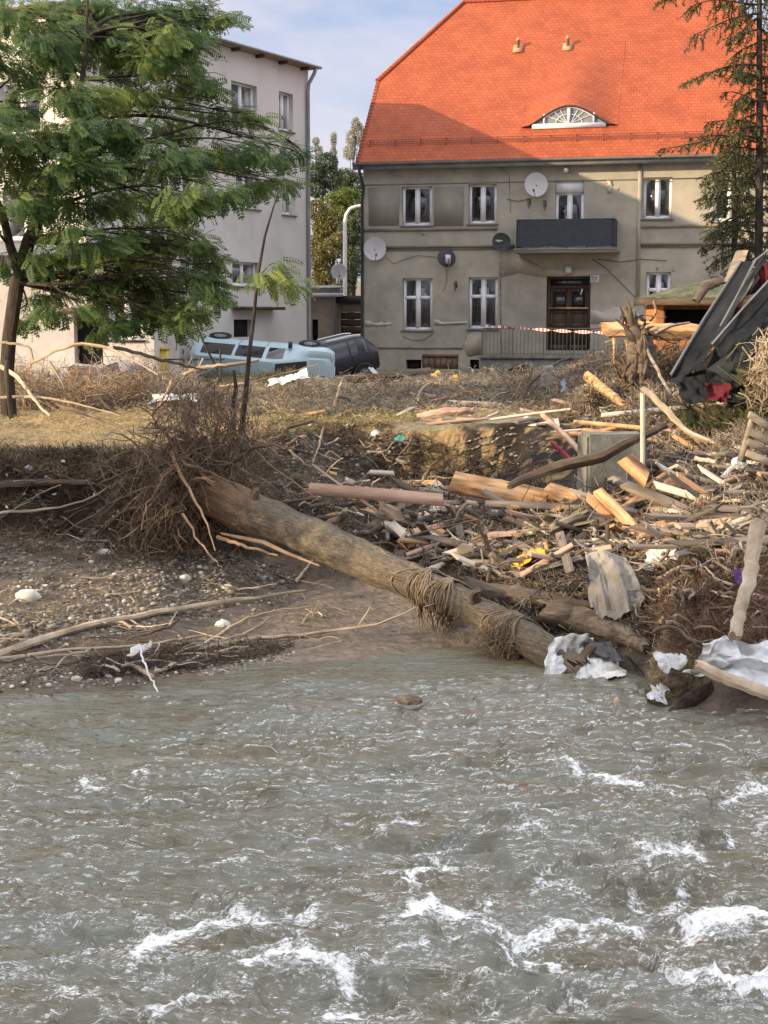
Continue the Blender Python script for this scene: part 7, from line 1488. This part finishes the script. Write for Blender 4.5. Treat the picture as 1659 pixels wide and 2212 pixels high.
mass('heap_twigs', 'brown twigs filling the driftwood heap', 8500, [(860,1090),(1180,1060),(1400,1010),(1680,1000),(1680,1200),(1400,1400),(1180,1390),(1000,1290),(860,1200)], (.10,.5), (.004,.012), M['twig'], .13, .7)
mass('heap_twigs', 'grey twigs filling the driftwood heap', 4500, [(1000,1090),(1180,1060),(1400,1000),(1680,980),(1680,1220),(1400,1400),(1180,1390),(1000,1290)], (.10,.5), (.004,.010), M['twig_grey'], .15, .7)
mass('upper_brush', 'brown brush covering the upper heap below the stump', 11000, [(1100,800),(1300,765),(1480,760),(1680,800),(1680,1000),(1400,1010),(1250,930),(1100,880)], (.12,.55), (.004,.012), M['twig'], .22, .8)
mass('upper_brush', 'grey brush covering the upper heap below the stump', 6000, [(1200,790),(1300,765),(1480,760),(1680,800),(1680,1000),(1400,1010),(1250,930)], (.12,.5), (.004,.010), M['twig_grey'], .24, .8)
mass('reddish_brush', 'reddish fine brush above the water at the lower right', 4800, [(1400,1230),(1520,1210),(1680,1200),(1680,1440),(1500,1430),(1420,1390)], (.12,.45), (.003,.008), mat('reddish_twig', [(.10,.055,.035),(.20,.12,.08),(.30,.20,.135)], 4, .85, 0, tone=.5), .22, .9)
mass('left_brush', 'bare brush piled at the left edge behind the lawn', 8000, [(-60,800),(120,800),(400,825),(430,880),(200,890),(-60,885)], (.2,.9), (.004,.012), M['twig_grey'], .95, 1.0, .5)
mass('left_brush', 'pale orange stalks in the brush pile at the left edge', 1800, [(-60,800),(120,800),(300,825),(330,880),(120,890),(-60,885)], (.3,1.2), (.004,.012), M['fresh_wood'], 1.0, 1.0, .5)
mass('van_brush', 'brush caught in front of the overturned van', 3200, [(430,800),(640,812),(640,835),(430,840)], (.15,.5), (.004,.010), mat('green_brown_twig', [(.06,.055,.03),(.15,.14,.08),(.24,.21,.13)], 4, .85, 0, tone=.5), .30, 1.0, .5)
mass('beach_twigs', 'thin twigs scattered over gravel and mud', 1500, [(-40,1180),(500,1200),(900,1270),(880,1370),(560,1420),(-40,1480)], (.10,.5), (.002,.006), M['twig_grey'], .05, .15)
mass('wrack_line', 'dark wrack line of rotten twigs along the shore', 2600, [(180,1425),(380,1398),(560,1392),(640,1398),(560,1425),(420,1450),(180,1470)], (.06,.3), (.003,.010), M['dark_wood'], .08, .3)
mass('dead_grass', 'flattened straw coloured grass on the lit lawn', 15000, [(-60,890),(200,888),(520,905),(700,905),(900,890),(900,915),(640,935),(360,975),(200,985),(-60,985)], (.06,.28), (.002,.005), M['straw'], .06, .25)
mass('green_grass', 'dull green grass on the bank top', 5000, [(560,895),(900,880),(920,910),(760,925),(600,935)], (.05,.18), (.003,.006), mat('grass', [(.07,.09,.03),(.17,.17,.07),(.28,.24,.12)], 4, .85, 0, tone=.4), .06, .8)
mass('straw_fringe', 'straw fringe on the clump at the lower right', 3200, [(1415,1435),(1510,1425),(1515,1500),(1415,1510)], (.08,.3), (.002,.006), mat('wet_straw', [(.18,.135,.08),(.36,.28,.17),(.5,.4,.26)], 5, .85, 0, tone=.5), .28, .9)
mass('bank_edge_roots', 'fine roots hanging from the lawn edge', 2600, [(-40,975),(330,975),(360,1010),(-40,1010)], (.08,.35), (.003,.007), M['twig'], .05, 1.0, bias=(0,0,-1))
mass('heap_twigs', 'brown twigs of the debris heap continuing downstream', 7000, [(1670,830),(2040,850),(2040,1500),(1670,1480)], (.12,.55), (.004,.012), M['twig'], .25, .8)
mass('heap_twigs', 'grey twigs of the debris heap continuing downstream', 4000, [(1670,830),(2040,850),(2040,1500),(1670,1480)], (.12,.55), (.004,.012), M['twig_grey'], .3, .8)
mass('bank_roots', 'dark roots and stalks on the bank continuing upstream', 4000, [(-380,900),(-35,890),(-35,1190),(-380,1190)], (.12,.45), (.004,.010), M['twig'], .15, .7)
mass('dead_grass', 'straw coloured grass and brush on the lawn continuing upstream', 5000, [(-380,800),(-35,800),(-35,985),(-380,985)], (.10,.5), (.003,.008), M['straw'], .25, .5)
def gravel(n, region, smin, smax, label, m):
    xs = np.array([p[0] for p in region]); ys = np.array([p[1] for p in region]); x = rng.uniform(xs.min(), xs.max(), n * 3); y = rng.uniform(ys.min(), ys.max(), n * 3); c = np.zeros(n * 3, bool); j = len(region) - 1
    for i in range(len(region)):
        k = ((ys[i] > y) != (ys[j] > y)); k &= x < (xs[j] - xs[i]) * (y - ys[i]) / ((ys[j] - ys[i]) or 1e-6) + xs[i]; c ^= k; j = i
    x, y = x[c][:n], y[c][:n]; P = atN(x, y, hitY(x, y)); kp = fbm(P[:, 0] * 1.1, P[:, 1] * 1.6, None, 3) + rng.normal(0, .18, len(x)) > -.08; P = P[kp]; n = len(P); P[:, 2] = tz(P[:, 0], P[:, 1])
    v, f = I1; s = (smin + (smax - smin) * rng.uniform(0, 1, n) ** 2.2); A = rng.uniform(.6, 1.1, (n, 1, 3)) * np.array([1.1, 1, .65]); V = v[None] * A * s[:, None, None]; a = rng.uniform(0, 6, n); V = np.stack([V[..., 0]*np.cos(a)[:,None]-V[...,1]*np.sin(a)[:,None], V[...,0]*np.sin(a)[:,None]+V[...,1]*np.cos(a)[:,None], V[...,2]], -1) + P[:, None]
    F = (f[None] + (np.arange(n) * len(v))[:, None, None]).reshape(-1, 3); mb = MB(); mb.add(V.reshape(-1, 3), F, c=np.repeat(rng.uniform(0, 1, n), len(v))); mb.build('gravel', m, smooth=True, label=label, cat='gravel', kind='stuff')
gravel(6500, [(-40,1150),(250,1150),(500,1200),(660,1245),(600,1320),(400,1345),(-40,1440)], .012, .05, 'fine gravel on the beach below the roots', M['gravel'])
gravel(3600, [(-40,1440),(200,1430),(420,1425),(600,1405),(640,1412),(560,1448),(300,1480),(-40,1510)], .010, .035, 'fine gravel along the left waterline', M['gravel'])
gravel(2200, [(-40,1000),(330,1020),(500,1100),(500,1200),(-40,1180)], .012, .05, 'pebbles stuck in the dark left bank', M['gravel'])
gravel(2600, [(560,950),(900,960),(1180,930),(1230,1000),(1000,1080),(640,1150)], .012, .06, 'pebbles in the middle bank', M['gravel'])
# spruce boughs thrown on the heap
NT = []
for k in range(36):
    x = k / 36; 
    for s in (-1, 1): L_ = .20 * (1 - x * .6); NT.append([[x,0,0],[x+.045,s*L_*.5,.01],[x+.10,s*L_,-.03],[x+.03,s*L_*.5,-.01]])
NT = np.array(NT)
def bough(x, y, Y, dx, dy, label, n=70, spread=38):
    c = P3((x, y, Y)); t = thing('spruce_bough', label, 'spruce bough', tuple(c), group='spruce boughs on the heap'); s = Y / FPX; e = np.array([dx * s, -.3, -dy * s]); st_ = MB(); cv = curve((0,0,0), e, .05, .05, 8); st_.tube(cv, [.03,.008], 6); st_.build('stem', M['root'], t)
    f = rng.uniform(0, 1, n); b = np.stack([np.interp(f, np.linspace(0,1,8), cv[:,k]) for k in range(3)], 1) + rng.normal(0, 1, (n,3)) * np.array([spread, spread*.7, spread*.6]) * s * .5
    d = np.tile(e / np.linalg.norm(e), (n, 1)) + rng.normal(0, .6, (n, 3)) + np.array([0, -.2, -.35]); cm = MB(); fronds(cm, b, d, rng.uniform(.22,.5,n), np.clip(rng.normal(.45,.25,n),0,1), NT); cm.build('needles', M['needle_dry'], t)
for a in ((1600,800,23.0,60,30,'green bough just below the black wreck at the right edge'),(1560,860,23.2,70,50,'green bough hanging over the pale board'),(1620,880,22.8,60,60,'dense green bough at the right edge above the pallet'),(1500,880,23.4,60,40,'drooping bough left of the dense one'),(1580,930,22.8,60,40,'brownish bough above the orange broken board'),(1470,860,24.0,40,40,'short bough at the foot of the black wreck'),(1640,840,22.8,60,20,'highest bough beside the wreck at the frame edge'),(1180,1130,20.2,30,60,'wilted small bough beside the tan board'),(1320,1420,17.2,40,30,'dark wet bough behind the white sheets')):
    bough(*a)
for x, y, Y, lab in ((1664,775,22.6,'sunlit straw coloured bunch of roots at the right edge'),(1664,835,22.5,'second straw bunch hanging under the first at the right edge')):
    m = MB(); n = 260; c = P3((x, y, Y)); twigs(m, c + rng.normal(0,1,(n,3)) * np.array([.14,.1,.2]), rng.normal(0,1,(n,3)) + np.array([-.4,0,-1]), rng.uniform(.1,.4,n), rng.uniform(.005,.014,n), rng.uniform(.2,1,n), .5); m.build('root_bunch', M['bare_wood'], label=lab, cat='root bunch', kind='stuff')
bpy.data.meshes.remove(bpy.data.meshes['tmp'])

for o in COL.objects:
    if o.get('category') and not o.parent and o.get('label') and len(o['label'].split()) > 16: print('LONG', o['label'])
print('dups', sum(v for v in USED.values() if v > 1), 'of', sum(USED.values()))

GR = {'board': 'broken boards of the driftwood heap', 'stick': 'sticks of the flood debris', 'branch': 'bare branches of the flood debris'}
for o in COL.objects:
    if not o.parent and o.get('group') and o.get('category') in GR: o['group'] = GR[o['category']]
